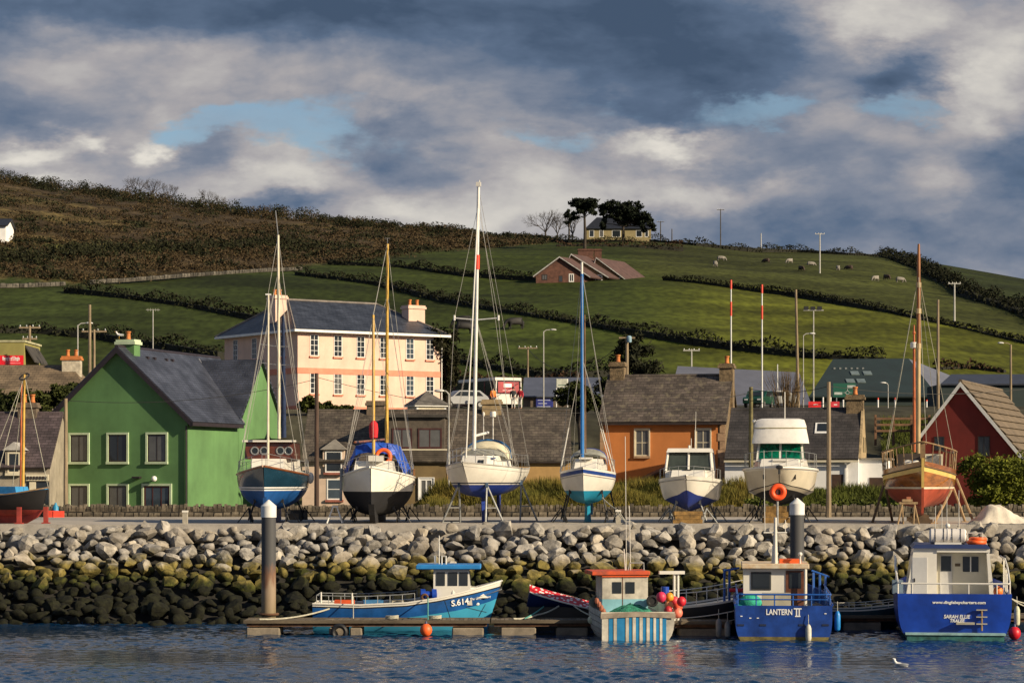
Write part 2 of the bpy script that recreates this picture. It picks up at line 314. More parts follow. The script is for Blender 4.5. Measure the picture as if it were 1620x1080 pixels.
# ------------------------------------------------------------------ water
def make_water():
    xs = np.unique(np.concatenate([np.linspace(-200, -30, 20), np.arange(-30, 30, .085), np.linspace(30, 200, 20)]))
    ys = np.unique(np.concatenate([np.linspace(-60, 58, 14), np.arange(58, 92, .08), [93, 96]]))
    X, Y = np.meshgrid(xs, ys); Z = np.zeros_like(X); r2 = np.random.default_rng(3)
    for i in range(46):
        lam = 10**r2.uniform(-.55, .12); k = 2*math.pi/lam; a = r2.normal(0, .85)+1.35; amp = .0078*lam**.85*r2.uniform(.4, 1)
        ph = k*(math.cos(a)*X+math.sin(a)*Y)+r2.uniform(0, 6.28); Z += amp*(np.sin(ph)+.25*np.sin(2*ph+.6))
    fade = sm(X, -60, -32)*(1-sm(X, 32, 60))*sm(Y, 40, 56); Z *= fade*(.72+.62*np.sin(X*.15+1.6*np.sin(Y*.13))*np.sin(Y*.31+X*.07+1.5*np.sin(X*.09)))
    V = np.stack([X, Y, Z], -1).reshape(-1, 3); nr, nc = X.shape; idx = np.arange(nr*nc).reshape(nr, nc)
    me = raw_mesh('harbour_water', V, np.stack([idx[:-1, :-1], idx[:-1, 1:], idx[1:, 1:], idx[1:, :-1]], -1).reshape(-1, 4))
    me.polygons.foreach_set('use_smooth', [True]*len(me.polygons))
    m = bpy.data.materials.new('harbour_water'); m.use_nodes = True; nt = m.node_tree; N = nt.nodes.new; L = nt.links.new; bs = nt.nodes['Principled BSDF']
    bs.inputs['Base Color'].default_value = (.004, .029, .078, 1); bs.inputs['Roughness'].default_value = .06; bs.inputs['IOR'].default_value = 1.33
    geo = N('ShaderNodeNewGeometry'); nz = N('ShaderNodeTexNoise'); nz.inputs['Scale'].default_value = 7; nz.inputs['Detail'].default_value = 3; L(geo.outputs['Position'], nz.inputs['Vector'])
    bp = N('ShaderNodeBump'); bp.inputs['Strength'].default_value = .35; bp.inputs['Distance'].default_value = .03; L(nz.outputs['Fac'], bp.inputs['Height']); L(bp.outputs[0], bs.inputs['Normal'])
    tag(link('harbour_water', me, m), kind='structure')
    b = MB(); b.box(-200, 200, -60, 97, -2.2, -2.0); tag(b.build('seabed', mat('seabed', (.02, .03, .02))), kind='structure')
make_water()
# ------------------------------------------------------------------ quay
QZ = 3.5
concrete = mat('quay_concrete', (.46, .41, .345), .9, .16, .9, .3, 12, col2=(.32, .285, .24))
b = MB(); b.box(-44, 44, 96.6, 118.5, 1.0, QZ); tag(b.build('quay', concrete), kind='structure')
b = MB(); b.box(-44, 44, 96.0, 96.57, 1.2, QZ+.05); tag(b.build('quay_kerb', mat('kerb_concrete', (.37, .34, .30), .9, .15, 2, .3)), kind='structure')
# ------------------------------------------------------------------ rock armour
def rock_material():
    m = bpy.data.materials.new('armour_stone'); m.use_nodes = True; nt = m.node_tree; N = nt.nodes.new; L = nt.links.new; bs = nt.nodes['Principled BSDF']; bs.inputs['Roughness'].default_value = .9; bs.inputs['Specular IOR Level'].default_value = .25
    geo = N('ShaderNodeNewGeometry'); oi = N('ShaderNodeObjectInfo'); sp = N('ShaderNodeSeparateXYZ'); L(geo.outputs['Position'], sp.inputs[0])
    def noise(s, d=6):
        n = N('ShaderNodeTexNoise'); n.inputs['Scale'].default_value = s; n.inputs['Detail'].default_value = d; n.inputs['Roughness'].default_value = .65; L(geo.outputs['Position'], n.inputs['Vector']); return n.outputs['Fac']
    def rng_(f, a, b_, c, d):
        r = N('ShaderNodeMapRange'); r.interpolation_type = 'SMOOTHSTEP'; L(f, r.inputs[0]); r.inputs[1].default_value = a; r.inputs[2].default_value = b_; r.inputs[3].default_value = c; r.inputs[4].default_value = d; return r.outputs[0]
    def mixc(f, a, b_, typ='MIX'):
        q = N('ShaderNodeMix'); q.data_type = 'RGBA'; q.blend_type = typ
        if isinstance(f, float): q.inputs[0].default_value = f
        else: L(f, q.inputs[0])
        for i, v in ((6, a), (7, b_)):
            if isinstance(v, tuple): q.inputs[i].default_value = (*v, 1)
            else: L(v, q.inputs[i])
        return q.outputs[2]
    def add(a, b_, k):
        n = N('ShaderNodeMath'); n.operation = 'MULTIPLY_ADD'; L(b_, n.inputs[0]); n.inputs[1].default_value = k; L(a, n.inputs[2]); return n.outputs[0]
    zz = add(add(sp.outputs[2], noise(.9, 4), 1.3), oi.outputs['Random'], .5)     # tide marks wander from stone to stone
    grey = mixc(rng_(noise(2.2), .35, .68, 0, 1), (.17, .165, .158), (.44, .43, .415))
    grey = mixc(rng_(noise(.35, 2), .42, .62, 0, .45), grey, (.33, .285, .22))
    tint = mixc(rng_(oi.outputs['Random'], 0, 1, 0, 1), (.72, .70, .68), (1.18, 1.12, 1.02)); grey = mixc(1.0, grey, tint, 'MULTIPLY')
    grey = mixc(rng_(noise(11, 5), .60, .72, 0, .65), grey, (.10, .09, .08))
    ochre = mixc(rng_(noise(3.2), .35, .65, 0, 1), (.075, .062, .018), (.22, .175, .050))
    green = mixc(rng_(noise(4), .35, .65, 0, 1), (.012, .014, .005), (.060, .064, .010))
    weed = mixc(rng_(noise(6), .35, .68, 0, 1), (.005, .005, .003), (.016, .017, .007))
    cur = mixc(rng_(zz, 2.80, 3.35, 0, 1), ochre, grey); cur = mixc(rng_(zz, 2.40, 2.75, 1, 0), cur, green); cur = mixc(rng_(zz, 2.10, 2.45, 1, 0), cur, weed)
    L(cur, bs.inputs['Base Color'])
    bp = N('ShaderNodeBump'); bp.inputs['Strength'].default_value = .7; bp.inputs['Distance'].default_value = .06; L(noise(7, 8), bp.inputs['Height']); L(bp.outputs[0], bs.inputs['Normal'])
    return m
ROCK = rock_material()
def rock_variant(i):
    r2 = np.random.default_rng(100+i); bm = bmesh.new()
    bmesh.ops.create_icosphere(bm, subdivisions=2, radius=1)
    planes = [(v/np.linalg.norm(v), r2.uniform(.42, .80)) for v in r2.normal(size=(14, 3))]
    for v in bm.verts:
        p = np.array(v.co)
        for n, d in planes:
            h = p@n
            if h > d: p = p-n*(h-d)*.985
        v.co = p*(1+r2.normal(0, .02))
    me = bpy.data.meshes.new('boulder'); bm.to_mesh(me); bm.free(); return me
def revetment():
    base = MB(); base.prism([(-46, 97.0, QZ-.48), (-46, 96.2, QZ-.48), (-46, 88.5, -.65), (-46, 88.4, -2.0), (-46, 97.0, -2.0)], (92, 0, 0))
    root = tag(base.build('rock_revetment', mat('rubble_core_shade', (.022, .02, .016), .95, .3, 3)), kind='structure')  # core coloured near black so the gaps between stones look shaded
    variants = [rock_variant(i) for i in range(26)]; stones = []; r2 = np.random.default_rng(5)
    rows = 17
    for j in range(rows):
        t = j/(rows-1); y0 = 88.3+t*7.9; z0 = -.55+t*(QZ+.42); x = -30+r2.uniform(0, .5)
        while x < 30:
            w = r2.choice([.24, .32, .39, .46, .56], p=[.20, .27, .26, .17, .10])*r2.uniform(.9, 1.1)
            if j == rows-1: w *= .8
            x += w*.73
            sc = (w, w*r2.uniform(.8, 1.05), w*r2.uniform(.58, .86)); stones.append((x+r2.normal(0, .05), y0+r2.normal(0, .13), z0+r2.normal(0, .09)+(.10 if j < rows-1 else -.08), sc, r2.integers(26), r2.uniform(0, 6.28), r2.normal(0, .35), r2.normal(0, .35)))
            x += w*.73
    vis = [k for k, q in enumerate(stones) if abs(q[0]) < q[1]*.2135+.3]
    vis.sort(key=lambda k: -(stones[k][3][0]*stones[k][3][2])*(1.0 if stones[k][2] > 1.3 else .55)); top = set(vis[:300])
    JV, JF, off = [], [], 0
    for k, (x, y, z, sc, vi, rz, rx, ry) in enumerate(stones):
        M = Matrix.LocRotScale(Vector((x, y, z)), Matrix.Rotation(rx, 3, 'X').to_4x4().to_3x3()@Matrix.Rotation(ry, 3, 'Y')@Matrix.Rotation(rz, 3, 'Z'), None)
        S = Matrix.Diagonal((*sc, 1))
        # squash in world axes after turning the variant, so stones lie flat
        MM = Matrix.Translation((x, y, z))@S@M.to_3x3().to_4x4()
        if k in top:
            o = link('boulder', variants[vi], ROCK, root); o.matrix_world = MM
            loc, rot, s3 = Matrix.Translation((x, y, z)).decompose()[0], (rx, ry, rz), sc
            o.location = loc; o.rotation_euler = (rx*.5, ry*.5, rz); o.scale = (sc[0], sc[1], sc[2])
        else:
            me = variants[vi]; co = np.empty(len(me.vertices)*3); me.vertices.foreach_get('co', co); co = co.reshape(-1, 3)
            A = np.array(MM); co = co@A[:3, :3].T+A[:3, 3]; fc = np.array([p.vertices[:] for p in me.polygons])
            JV.append(co); JF.append(fc+off); off += len(co)
    o = link('boulders', raw_mesh('boulders', np.concatenate(JV), np.concatenate(JF)), ROCK, root); o['kind'] = 'stuff'
revetment()
# ------------------------------------------------------------------ low dry-stone wall at the back of the quay
def stone_wall(name, label, pts, h, th, m, sz, coping=True, seed=1, kind_name='stones'):
    root = thing(name, label, 'wall', pts[0]); r2 = np.random.default_rng(seed); off = pts[0]; core = MB(); st = MB()
    for a, b_ in zip(pts[:-1], pts[1:]):
        a, b_ = Vector(a), Vector(b_); d = b_-a; ln = d.length; d.normalize(); n = Vector((-d.y, d.x, 0))
        core.prism([a-n*th*.35, b_-n*th*.35, b_-n*th*.35+Vector((0, 0, h*.9)), a-n*th*.35+Vector((0, 0, h*.9))], n*th*.7)
        rows = max(1, int(h/(sz*.62)))
        for j in range(rows):
            s = r2.uniform(0, sz)
            while s < ln:
                w = sz*r2.uniform(.6, 1.5); top = coping and j == rows-1; hh = h/rows*(r2.uniform(.8, 1.05) if not top else r2.uniform(.9, 1.5)); ww = w if not top else w*.45
                c = a+d*(s+ww/2)+Vector((0, 0, h*j/rows+hh/2)); t2 = th*r2.uniform(.9, 1.12); u = d*(ww*.48); v = n*t2/2; zz = Vector((r2.normal(0, .01), 0, hh*.48))
                k = .8
                st.add([c-u-v*k-zz, c+u-v*k-zz, c+u+v*k-zz, c-u+v*k-zz, c-u*.85-v-zz*-.1, c+u*.9-v-zz*-.1, c+u*.9+v-zz*-.1, c-u*.85+v-zz*-.1, c-u*.8-v*k+zz, c+u*.85-v*k+zz, c+u*.85+v*k+zz, c-u*.8+v*k+zz],
                       [(0,3,2,1),(8,9,10,11)]+[(i, (i+1) % 4, (i+1) % 4+4, i+4) for i in range(4)]+[(i+4, (i+1) % 4+4, (i+1) % 4+8, i+8) for i in range(4)])
                s += ww
    core.build('wall_core', mat('wall_core', (.03, .027, .022)), root, off)
    vs = [(a-off[0], b_-off[1], c-off[2]) for a, b_, c in st.v]; me = bpy.data.meshes.new(kind_name); me.from_pydata(vs, [], st.f); me.update()
    o = link(kind_name, me, m, root); o['kind'] = 'stuff'; return root
wallstone = mat('wall_stone', (.115, .095, .068), .95, .3, 4, .3, island=.5)
stone_wall('quay_wall', 'low dark dry-stone wall with upright coping along the back of the quay', [Vector((-44, 117.9, QZ-.02)), Vector((44, 117.9, QZ-.02))], .55, .45, wallstone, .36)
# ================================================================== buildings
white = mat('white_paint', (.74, .73, .70), .55, .06, 2)
cream = mat('cream_paint', (.62, .56, .42), .6, .08, 2)
dark_glass = glass('window_glass'); grey_glass = glass('curtained_glass', (.10, .10, .10), .2)
timber_dark = mat('dark_stained_timber', (.028, .018, .016), .6, .2, 3)
terracotta = mat('terracotta', (.50, .17, .045), .8, .15, 3)
def local_u(root_xy, ang, px):
    """distance along a wall that leaves root_xy at angle ang (anticlockwise from +x) to the line of sight px"""
    k = (px-CX)/F; ux, uy = math.cos(ang), math.sin(ang); return (k*root_xy[1]-root_xy[0])/(ux-k*uy)
def window(root, o, u, n, w, h, frame, pane, fw=.07, nx=1, ny=1, sill=None, surround=None, sw=.12, proud=.03, name='window', pane_name='pane', label=None, off=(0, 0, 0)):
    """o lower-left corner on the wall, u along the wall, n out of it (all in the parent's space)"""
    o, u, n = Vector(o)-Vector(off), Vector(u).normalized(), Vector(n).normalized(); z = Vector((0, 0, 1))
    if pane is dark_glass: pane = random.choice((dark_glass, dark_glass, grey_glass, glass('sky_reflection_glass', (.05, .07, .09), .04)))  # the bluish variant has a sky reflection put into its base colour
    fr = MB()
    def bar(a0, a1, b0, b1, d0, d1, mb):
        q = [o+u*a0+z*b0+n*d0, o+u*a1+z*b0+n*d0, o+u*a1+z*b1+n*d0, o+u*a0+z*b1+n*d0]; mb.prism(q, n*(d1-d0))
    bar(0, fw, 0, h, 0, proud, fr); bar(w-fw, w, 0, h, 0, proud, fr); bar(fw, w-fw, 0, fw, 0, proud, fr); bar(fw, w-fw, h-fw, h, 0, proud, fr)
    for i in range(1, nx): bar(w*i/nx-fw*.3, w*i/nx+fw*.3, fw, h-fw, 0, proud*.8, fr)
    for j in range(1, ny): bar(fw, w-fw, h*j/ny-fw*.3, h*j/ny+fw*.3, 0, proud*.75, fr)
    wo = fr.build(name, frame, root, label=label)
    pm = MB(); bar(fw*.9, w-fw*.9, fw*.9, h-fw*.9, 0, .012, pm); pm.build(pane_name, pane, wo)
    if surround:
        s_ = MB(); bar(-sw, 0, -sw*.4, h+sw, 0, proud+.05, s_); bar(w, w+sw, -sw*.4, h+sw, 0, proud+.05, s_); bar(0, w, h, h+sw, 0, proud+.05, s_); s_.build('surround', surround, wo)
    if sill:
        s_ = MB(); bar(-sw*1.1, w+sw*1.1, -.13, -.002, 0, .13, s_); s_.build('sill', sill, wo)
    return wo
def chimney(root, c, sx, sy, z0, z1, m, pots=1, cap=None, potm=None, name='chimney'):
    b = MB(); b.box(c[0]-sx/2, c[0]+sx/2, c[1]-sy/2, c[1]+sy/2, z0, z1-.28); ch = b.build(name, m, root)
    b = MB(); b.box(c[0]-sx/2-.09, c[0]+sx/2+.09, c[1]-sy/2-.09, c[1]+sy/2+.09, z1-.277, z1-.12); b.box(c[0]-sx/2-.03, c[0]+sx/2+.03, c[1]-sy/2-.03, c[1]+sy/2+.03, z1-.118, z1); b.build('chimney_cap', cap or m, ch)
    for i in range(pots):
        x = c[0]+(i-(pots-1)/2)*sx*.45
        b = MB(); b.lathe([(.13, z1+.002), (.15, z1+.06), (.12, z1+.10), (.115, z1+.36), (.15, z1+.40), (.15, z1+.46), (.10, z1+.46)], (x, c[1], 0), 12); b.build('chimney_pot', potm or terracotta, ch, smooth=True)
    return ch
def roof_pair(root, x0, x1, y0, y1, ze, zr, m, ov=.25, ve=.2, th=.14, ridge_m=None, axis='x', front_ext=None):
    """two roof slabs; ridge along axis, eaves at ze over the wall planes"""
    if axis == 'x':
        ym = (y0+y1)/2; k = (zr-ze)/(ym-y0)
        for sgn, yy in ((1, y0), (-1, y1)):
            b = MB(); e = (x0-ve, yy-sgn*ov, ze-ov*k), (x1+ve, yy-sgn*ov, ze-ov*k), (x1+ve, ym, zr), (x0-ve, ym, zr)
            b.slab(e if sgn > 0 else e[::-1], th); b.build('roof', m, root)
        b = MB(); b.tube([(x0-ve, ym, zr+th*.9), (x1+ve, ym, zr+th*.9)], .11, 8); b.build('ridge_tiles', ridge_m or m, root)
    else:
        xm = (x0+x1)/2; k = (zr-ze)/(xm-x0)
        for sgn, xx in ((1, x0), (-1, x1)):
            b = MB(); e = (xx-sgn*ov, y0-ve, ze-ov*k), (xm, y0-ve, zr), (xm, y1+ve, zr), (xx-sgn*ov, y1+ve, ze-ov*k)
            b.slab(e[::-1] if sgn > 0 else e, -th if False else th); b.build('roof', m, root)
        b = MB(); b.tube([(xm, y0-ve, zr+th*.9), (xm, y1+ve, zr+th*.9)], .11, 8); b.build('ridge_tiles', ridge_m or m, root)
def gable_walls(root, x0, x1, y0, y1, z0, ze, zr, m, axis='x', name='wall'):
    b = MB()
    if axis == 'x':
        ym = (y0+y1)/2; b.prism([(x0, y0, z0), (x0, y1, z0), (x0, y1, ze), (x0, ym, zr), (x0, y0, ze)], (x1-x0, 0, 0))
    else:
        xm = (x0+x1)/2; b.prism([(x0, y0, z0), (x1, y0, z0), (x1, y0, ze), (xm, y0, zr), (x0, y0, ze)], (0, y1-y0, 0))
    return b.build(name, m, root)
UX, UY, NF = Vector((1, 0, 0)), Vector((0, 1, 0)), Vector((0, -1, 0))
# ---- green house
def green_house():
    a = R(-17); rc = (XP(297, 129), 129.0); W = 8.19; lc = (rc[0]-W*math.cos(a), rc[1]-W*math.sin(a)); g = 2.95
    root = thing('green_house', 'two-storey green house with blue slate roof and lit pale green side wall', 'house', (lc[0], lc[1], g), a)
    green = mat('green_render', (.100, .215, .076), .85, .12, .35, .1, 40, streak=.16); trim = mat('pale_green_trim', (.50, .60, .40), .7, .08, 2)
    fascia = mat('dark_fascia', (.022, .015, .020), .55, .15, 3); sl = slate('blue_slate', (.050, .056, .078), 'y', .3, .22, .10, .42); slx = slate('blue_slate_cross', (.050, .056, .078), 'x', .3, .22, .10, .42)
    ze, zr, Ly = ZP(660, 129)-g, ZP(552, 130.2)-g, 13.0; lv = 12.9
    gable_walls(root, 0, W, 0, Ly, -.3, ze, zr, green, 'y')
    k = (zr-ze)/(W/2); ee = ze-.35*k; v0, v1, zc = 6.75, lv, zr-.25; vm = (v0+v1)/2; kc = (zc-ze)/(vm-v0); xc = W/2+(zr-zc)/k
    b = MB(); b.slab([(-.35, -.25, ee), (W/2, -.25, zr), (W/2, Ly+.3, zr), (-.35, Ly+.3, ee)], .14); b.build('roof', sl, root)
    b = MB(); b.slab([(W+.35, -.25, ee), (W+.35, v0, ee), (xc, vm, zc), (xc, Ly+.3, zc), (W/2, Ly+.3, zr), (W/2, -.25, zr)], .14); b.build('roof', sl, root)
    b = MB(); b.tube([(W/2, -.25, zr+.126), (W/2, Ly+.3, zr+.126)], .11, 8); b.build('ridge_tiles', fascia, root)
    for s in (0, 1):                                            # barge boards along the front verge
        x0, x1 = ((-.35, W/2), (W+.35, W/2))[s]; k = (zr-ze)/(W/2); b = MB()
        b.prism([(x0, -.285, ze-.35*k-.22), (x1, -.285, zr-.22), (x1, -.285, zr+.10), (x0, -.285, ze-.35*k+.10)], (0, .035, 0)); b.build('bargeboard', fascia, root)
    for x in (-.42, W+.36):
        b = MB(); b.box(x, x+.08, -.30, (Ly if x < 0 else 6.55), ze-.46, ze-.26); b.build('gutter', fascia, root)
    b = MB(); b.tube([(W-.06, -.07, ze-.45), (W-.06, -.07, -.2)], .045, 8); b.build('downpipe', fascia, root)
    b = MB(); b.tube([(.08, -.07, ze-.45), (.08, -.07, -.2)], .045, 8); b.build('downpipe', fascia, root)
    # cross gable flush with the right-hand side
    b = MB(); b.prism([(W+.012, v0, -.3), (W+.012, v1, -.3), (W+.012, v1, ze), (W+.012, vm, zc), (W+.012, v0, ze)], (-3.6, 0, 0)); b.build('wing_wall', green, root)
    for s in (0, 1):
        yy = (v0-.05, v1+.25)[s]; b = MB(); ee = ze-abs(yy-(v0, v1)[s])*kc
        e = [(W+.2, yy, ee), (W+.2, vm, zc), (xc-.1, vm, zc), (xc+(W+.3-xc)*(.98 if not s else 0), yy, ee)]; b.slab(e if s else e[::-1], .14); b.build('roof', slx, root)
    b = MB(); b.tube([(xc, vm, zc+.17), (W+.36, v0-.02, ee+.17)], .045, 6); b.build('roof_valley', mat('lead', (.30, .30, .32), .5, .1), root)
    for i, (p0, p1) in enumerate(((112, 139), (172, 201), (234, 263))):
        for (ya, yb) in ((730, 687), (803, 768)):
            if i == 2 and ya == 803: continue
            x0, x1 = local_u(lc, a, p0), local_u(lc, a, p1); window(root, (x0, 0, ZP(ya, 130)-g), UX, NF, x1-x0, (ya-yb)*130/F, timber_dark, dark_glass if (i+ya) % 2 else grey_glass, .07, 2, 1, trim, trim, .11)
    x0, x1 = local_u(lc, a, 228), local_u(lc, a, 269); window(root, (x0, 0, 0), UX, NF, x1-x0, ZP(768, 130)-g, mat('dark_red_door', (.075, .018, .016), .5), dark_glass, .10, 3, 1, None, trim, .12, name='door')
    b = MB(); b.ball((local_u(lc, a, 247), -.25, ZP(757, 130)-g), .16, 10); b.box(local_u(lc, a, 247)-.04, local_u(lc, a, 247)+.04, -.25, 0, ZP(757, 130)-g-.03, ZP(757, 130)-g+.03); b.build('wall_lamp', white, root, smooth=True)
    b = MB(); x = local_u(lc, a, 218); b.box(x-.22, x+.22, -.30, 0, ZP(756, 130)-g, ZP(756, 130)-g+.09); b.build('wall_bracket', fascia, root)
    chimney(root, (W/2+.05, 1.1), 1.05, .75, zr-.6, ZP(537, 131)-g, green, 1, trim)
    for px_, py_ in ((212, 563), (228, 566), (256, 565), (270, 566)):
        y = (px_-200)*.055+1.6; x = W/2+.62; b = MB(); b.box(x-.1, x+.1, y-.1, y+.1, zr-.55*(zr-ze)/(W/2)*.9, zr-.30); b.build('roof_vent', fascia, root)
green_house()
# ---- pink institution on the rise behind
def pink_house():
    a = R(35); D0 = 178.0; c = (XP(471, D0), D0); L_, M_ = 12.67, 11.4; g = 9.4; ze = ZP(521, D0)-g; zr = ZP(474, 184)-g
    root = thing('pink_building', 'large two-storey peach building with hipped slate roof and sash windows', 'building', (*c, g), a)
    pk = mat('peach_render', (.72, .50, .395), .85, .08, .5, .1, 30, streak=.14); band = mat('salmon_band', (.66, .24, .15), .8, .08, 2)
    sl = slate('navy_slate', (.040, .046, .062), 'x', .35, .25, .12, .45)
    b = MB(); b.box(0, L_, 0, M_, -1, ze); b.build('wall', pk, root)
    o = .55; e = [(-o, -o, ze), (L_+o, -o, ze), (L_+o, M_+o, ze), (-o, M_+o, ze)]; r0, r1 = (2.4, M_/2, zr), (10.4, M_/2, zr)
    b = MB(); b.add(e+[r0, r1], [(0, 1, 5, 4), (1, 2, 5), (2, 3, 4, 5), (3, 0, 4), (3, 2, 1, 0)]); b.build('roof', sl, root)
    b = MB(); b.tube([r0, r1], .10, 8)
    for p, q in ((e[0], r0), (e[3], r0), (e[1], r1), (e[2], r1)): b.tube([p, q], .085, 6)
    b.build('ridge_tiles', mat('ridge_clay', (.20, .17, .15), .8), root)
    b = MB(); b.box(-o-.03, L_+o+.03, -o-.03, M_+o+.03, ze-.18, ze-.005); b.build('fascia', white, root)
    zb = ZP(590, D0)-g
    b = MB(); b.box(-.04, L_+.04, -.04, M_+.04, zb, zb+.42); b.build('string_course', band, root)
    zb = ZP(652, D0)-g; b = MB(); b.box(-.05, L_+.05, -.05, M_+.05, zb, zb+.50); b.build('plinth_band', band, root)
    for px_ in (497, 534.5, 570.5, 607, 648.5, 680):
        u = local_u(c, a, px_); D = D0+u*math.sin(a)
        for (yb, yt) in ((562, 528), (622, 588)):
            k = D/D0; z0 = (HY-yb)*D0/F+CZ-g; window(root, (u-.36, 0, z0), UX, NF, .72, (yb-yt)*D0/F, white, dark_glass, .05, 2, 4, band, None, .05, .035)
    for y in (2.2, 6.6, 9.6):
        for (yb, yt) in ((562, 528), (622, 588)): window(root, (0, y+.36, (HY-yb)*D0/F+CZ-g), -UY, -UX, .72, (yb-yt)*D0/F, white, dark_glass, .05, 2, 4, band, None, .05, .035)
    chimney(root, (.75, 4.4), 1.0, 1.2, ze-.2, ZP(466, 181)-g, pk, 2); chimney(root, (11.9, 2.7), 1.5, 1.0, ze+.1, ZP(482, 186)-g, pk, 2)
    b = MB(); b.tube([(L_+.03, -.1, ze-.2), (L_+.03, -.1, 0)], .05, 6); b.build('downpipe', white, root)
pink_house()
# ---- gazebo beside it
def gazebo():
    c = P(675, 648, 166); g = GZ(675, 166); root = thing('gazebo', 'small pavilion with grey hipped roof and white eaves below the pink building', 'pavilion', (c.x, c.y, g), R(20)); ze = c.z-g+.3; r = 1.25
    for sx in (-1, 1):
        for sy in (-1, 1): b = MB(); b.box(sx*r*.8-.07, sx*r*.8+.07, sy*r*.8-.07, sy*r*.8+.07, 0, ze); b.build('post', white, root)
    b = MB(); b.box(-r, r, -r, r, ze-.10, ze-.002); b.build('eaves', white, root)
    b = MB(); b.add([(-r*1.05, -r*1.05, ze), (r*1.05, -r*1.05, ze), (r*1.05, r*1.05, ze), (-r*1.05, r*1.05, ze), (0, 0, ze+1.0)], [(0, 1, 4), (1, 2, 4), (2, 3, 4), (3, 0, 4), (3, 2, 1, 0)]); b.build('roof', mat('grey_slate_plain', (.11, .10, .09), .7, .2, 3, .3), root)
    b = MB(); b.box(-r*.85, r*.85, -r*.85, r*.85, 0, 1.0); b.build('balustrade', cream, root)
gazebo()
# ---- terrace of old cottages in the middle
brown_slate = lambda n='brown_slate', ax='x': slate(n, (.082, .066, .052), ax, .34, .24, .22, .75, (.13, .11, .08))
def middle_cottages():
    D = 134.0
    # cottage with the pedimented dormer
    x0, x1 = XP(478, D), XP(607, D); g = 3.3; ze, zr = ZP(728, D)-g, ZP(653, 138)-g
    root = thing('dormer_cottage', 'peach cottage with brown slate roof and a hipped dormer behind the white ketch', 'house', (x0, D, g)); w = x1-x0
    pk = mat('pale_peach_render', (.60, .46, .36), .85, .1, 1, .1, streak=.15)
    gable_walls(root, 0, w, 0, 8, -.2, ze, zr, pk); roof_pair(root, 0, w, 0, 8, ze, zr, brown_slate(), .2, .02, .12)
    lx = lambda px_: XP(px_, D)-x0
    window(root, (lx(517), 0, ZP(790, D)-g), UX, NF, lx(541)-lx(517), 33*D/F, white, dark_glass, .07, 1, 2, mat('red_sill', (.30, .10, .07)), None, .08)
    a0, a1, zb, zt = lx(511), lx(545), ZP(747, D)-g, ZP(711, D)-g
    b = MB(); b.box(a0, a1, -.12, 2.6, ze-.35, zt); dm = b.build('dormer', pk, root)
    b = MB(); am = (a0+a1)/2; zz = ZP(694, D)-g; b.add([(a0-.15, -.3, zt+.002), (a1+.15, -.3, zt+.002), (a1+.15, 2.6, zt+.002), (a0-.15, 2.6, zt+.002), (am, .7, zz), (am, 2.6, zz)], [(0, 1, 4), (1, 2, 5, 4), (3, 0, 4, 5), (2, 3, 5), (3, 2, 1, 0)]); b.build('dormer_roof', mat('grey_lead_roof', (.22, .20, .17), .7, .15), dm)
    window(dm, (a0+.13, -.12, zb), UX, NF, a1-a0-.26, zt-zb-.08, white, dark_glass, .07, 1, 2, mat('red_sill', (.3, .1, .07)), None, .08)
    chimney(root, (lx(588), 4), 1.0, .8, zr-.5, ZP(634, 138)-g, mat('brown_stone', (.14, .105, .075), .9, .25, 3, .3), 0)
    b = MB(); b.box(-.1, w, -.22, -.10, ze-.16, ze-.05); b.build('gutter', timber_dark, root)
    # flat-fronted house with the long dormer
    x0, x1 = XP(608, D), XP(706, D); root = thing('balcony_house', 'olive rendered house with dark wooden dormer and slatted balcony front', 'house', (x0, D, g)); w = x1-x0; lx = lambda px_: XP(px_, D)-x0
    ol = mat('olive_render', (.18, .125, .055), .9, .12, 1, .1, streak=.2); dk = mat('brown_cladding', (.085, .068, .052), .8, .2, 2, .2)
    gable_walls(root, 0, w, 0, 8, -.2, ze, zr, ol); roof_pair(root, 0, w, 0, 8, ze, zr, brown_slate(), .2, .0, .12)
    zt = ZP(660, D)-g; zs = ZP(709, D)-g
    b = MB(); b.box(.12, w-.1, -.02, 3.4, ze, zt); dm = b.build('dormer', dk, root)
    b = MB(); b.box(.05, w+.02, -.25, 3.5, zt+.003, zt+.16); b.build('dormer_roof', mat('dark_felt', (.05, .045, .04), .9), dm)
    for p0, p1, mm in ((620, 652, 2), (661, 699, 2)): window(dm, (lx(p0), -.02, zs), UX, NF, lx(p1)-lx(p0), ZP(677, D)-g-zs, mat('maroon_frame', (.06, .018, .016), .5), grey_glass, .09, mm, 1)
    for j in range(5):
        z = ZP(730, D)-g+j*.125; b = MB(); b.box(-.02, w+.02, -.16, -.06, z, z+.11); b.build('balcony_slat', dk, root)
    b = MB(); b.box(-.05, w+.05, -.19, -.03, ZP(712, D)-g, ZP(712, D)-g+.07); b.build('balcony_rail', cream, root)
    window(root, (lx(663), 0, ZP(790, D)-g), UX, NF, lx(686)-lx(663), 34*D/F, white, grey_glass, .13, 2, 1, None, white, .05, .05, 'door')
    # tan cottage under the long roof, up to the orange house
    x0, x1 = XP(707, D), XP(903, D); g2 = 4.2; root = thing('tan_cottage', 'long low tan cottage with weathered slate roof left of the orange house', 'house', (x0, D, g2)); w = x1-x0
    gable_walls(root, 0, w, 0, 8, -.3, ZP(728, D)-g2, zr+g-g2, mat('tan_render', (.42, .26, .10), .9, .1, 1, .1, streak=.15)); roof_pair(root, 0, w, 0, 8, ZP(728, D)-g2, zr+g-g2, brown_slate(), .2, .05, .12)
    b = MB(); b.box(0, w, -.24, -.12, ZP(732, D)-g2, ZP(728, D)-g2); b.build('gutter', timber_dark, root)
    chimney(root, (XP(777, D)-x0, 4), 1.1, .8, zr+g-g2-.5, ZP(632, 138)-g2, mat('buff_stone', (.30, .22, .12), .9, .2, 3, .3), 0)
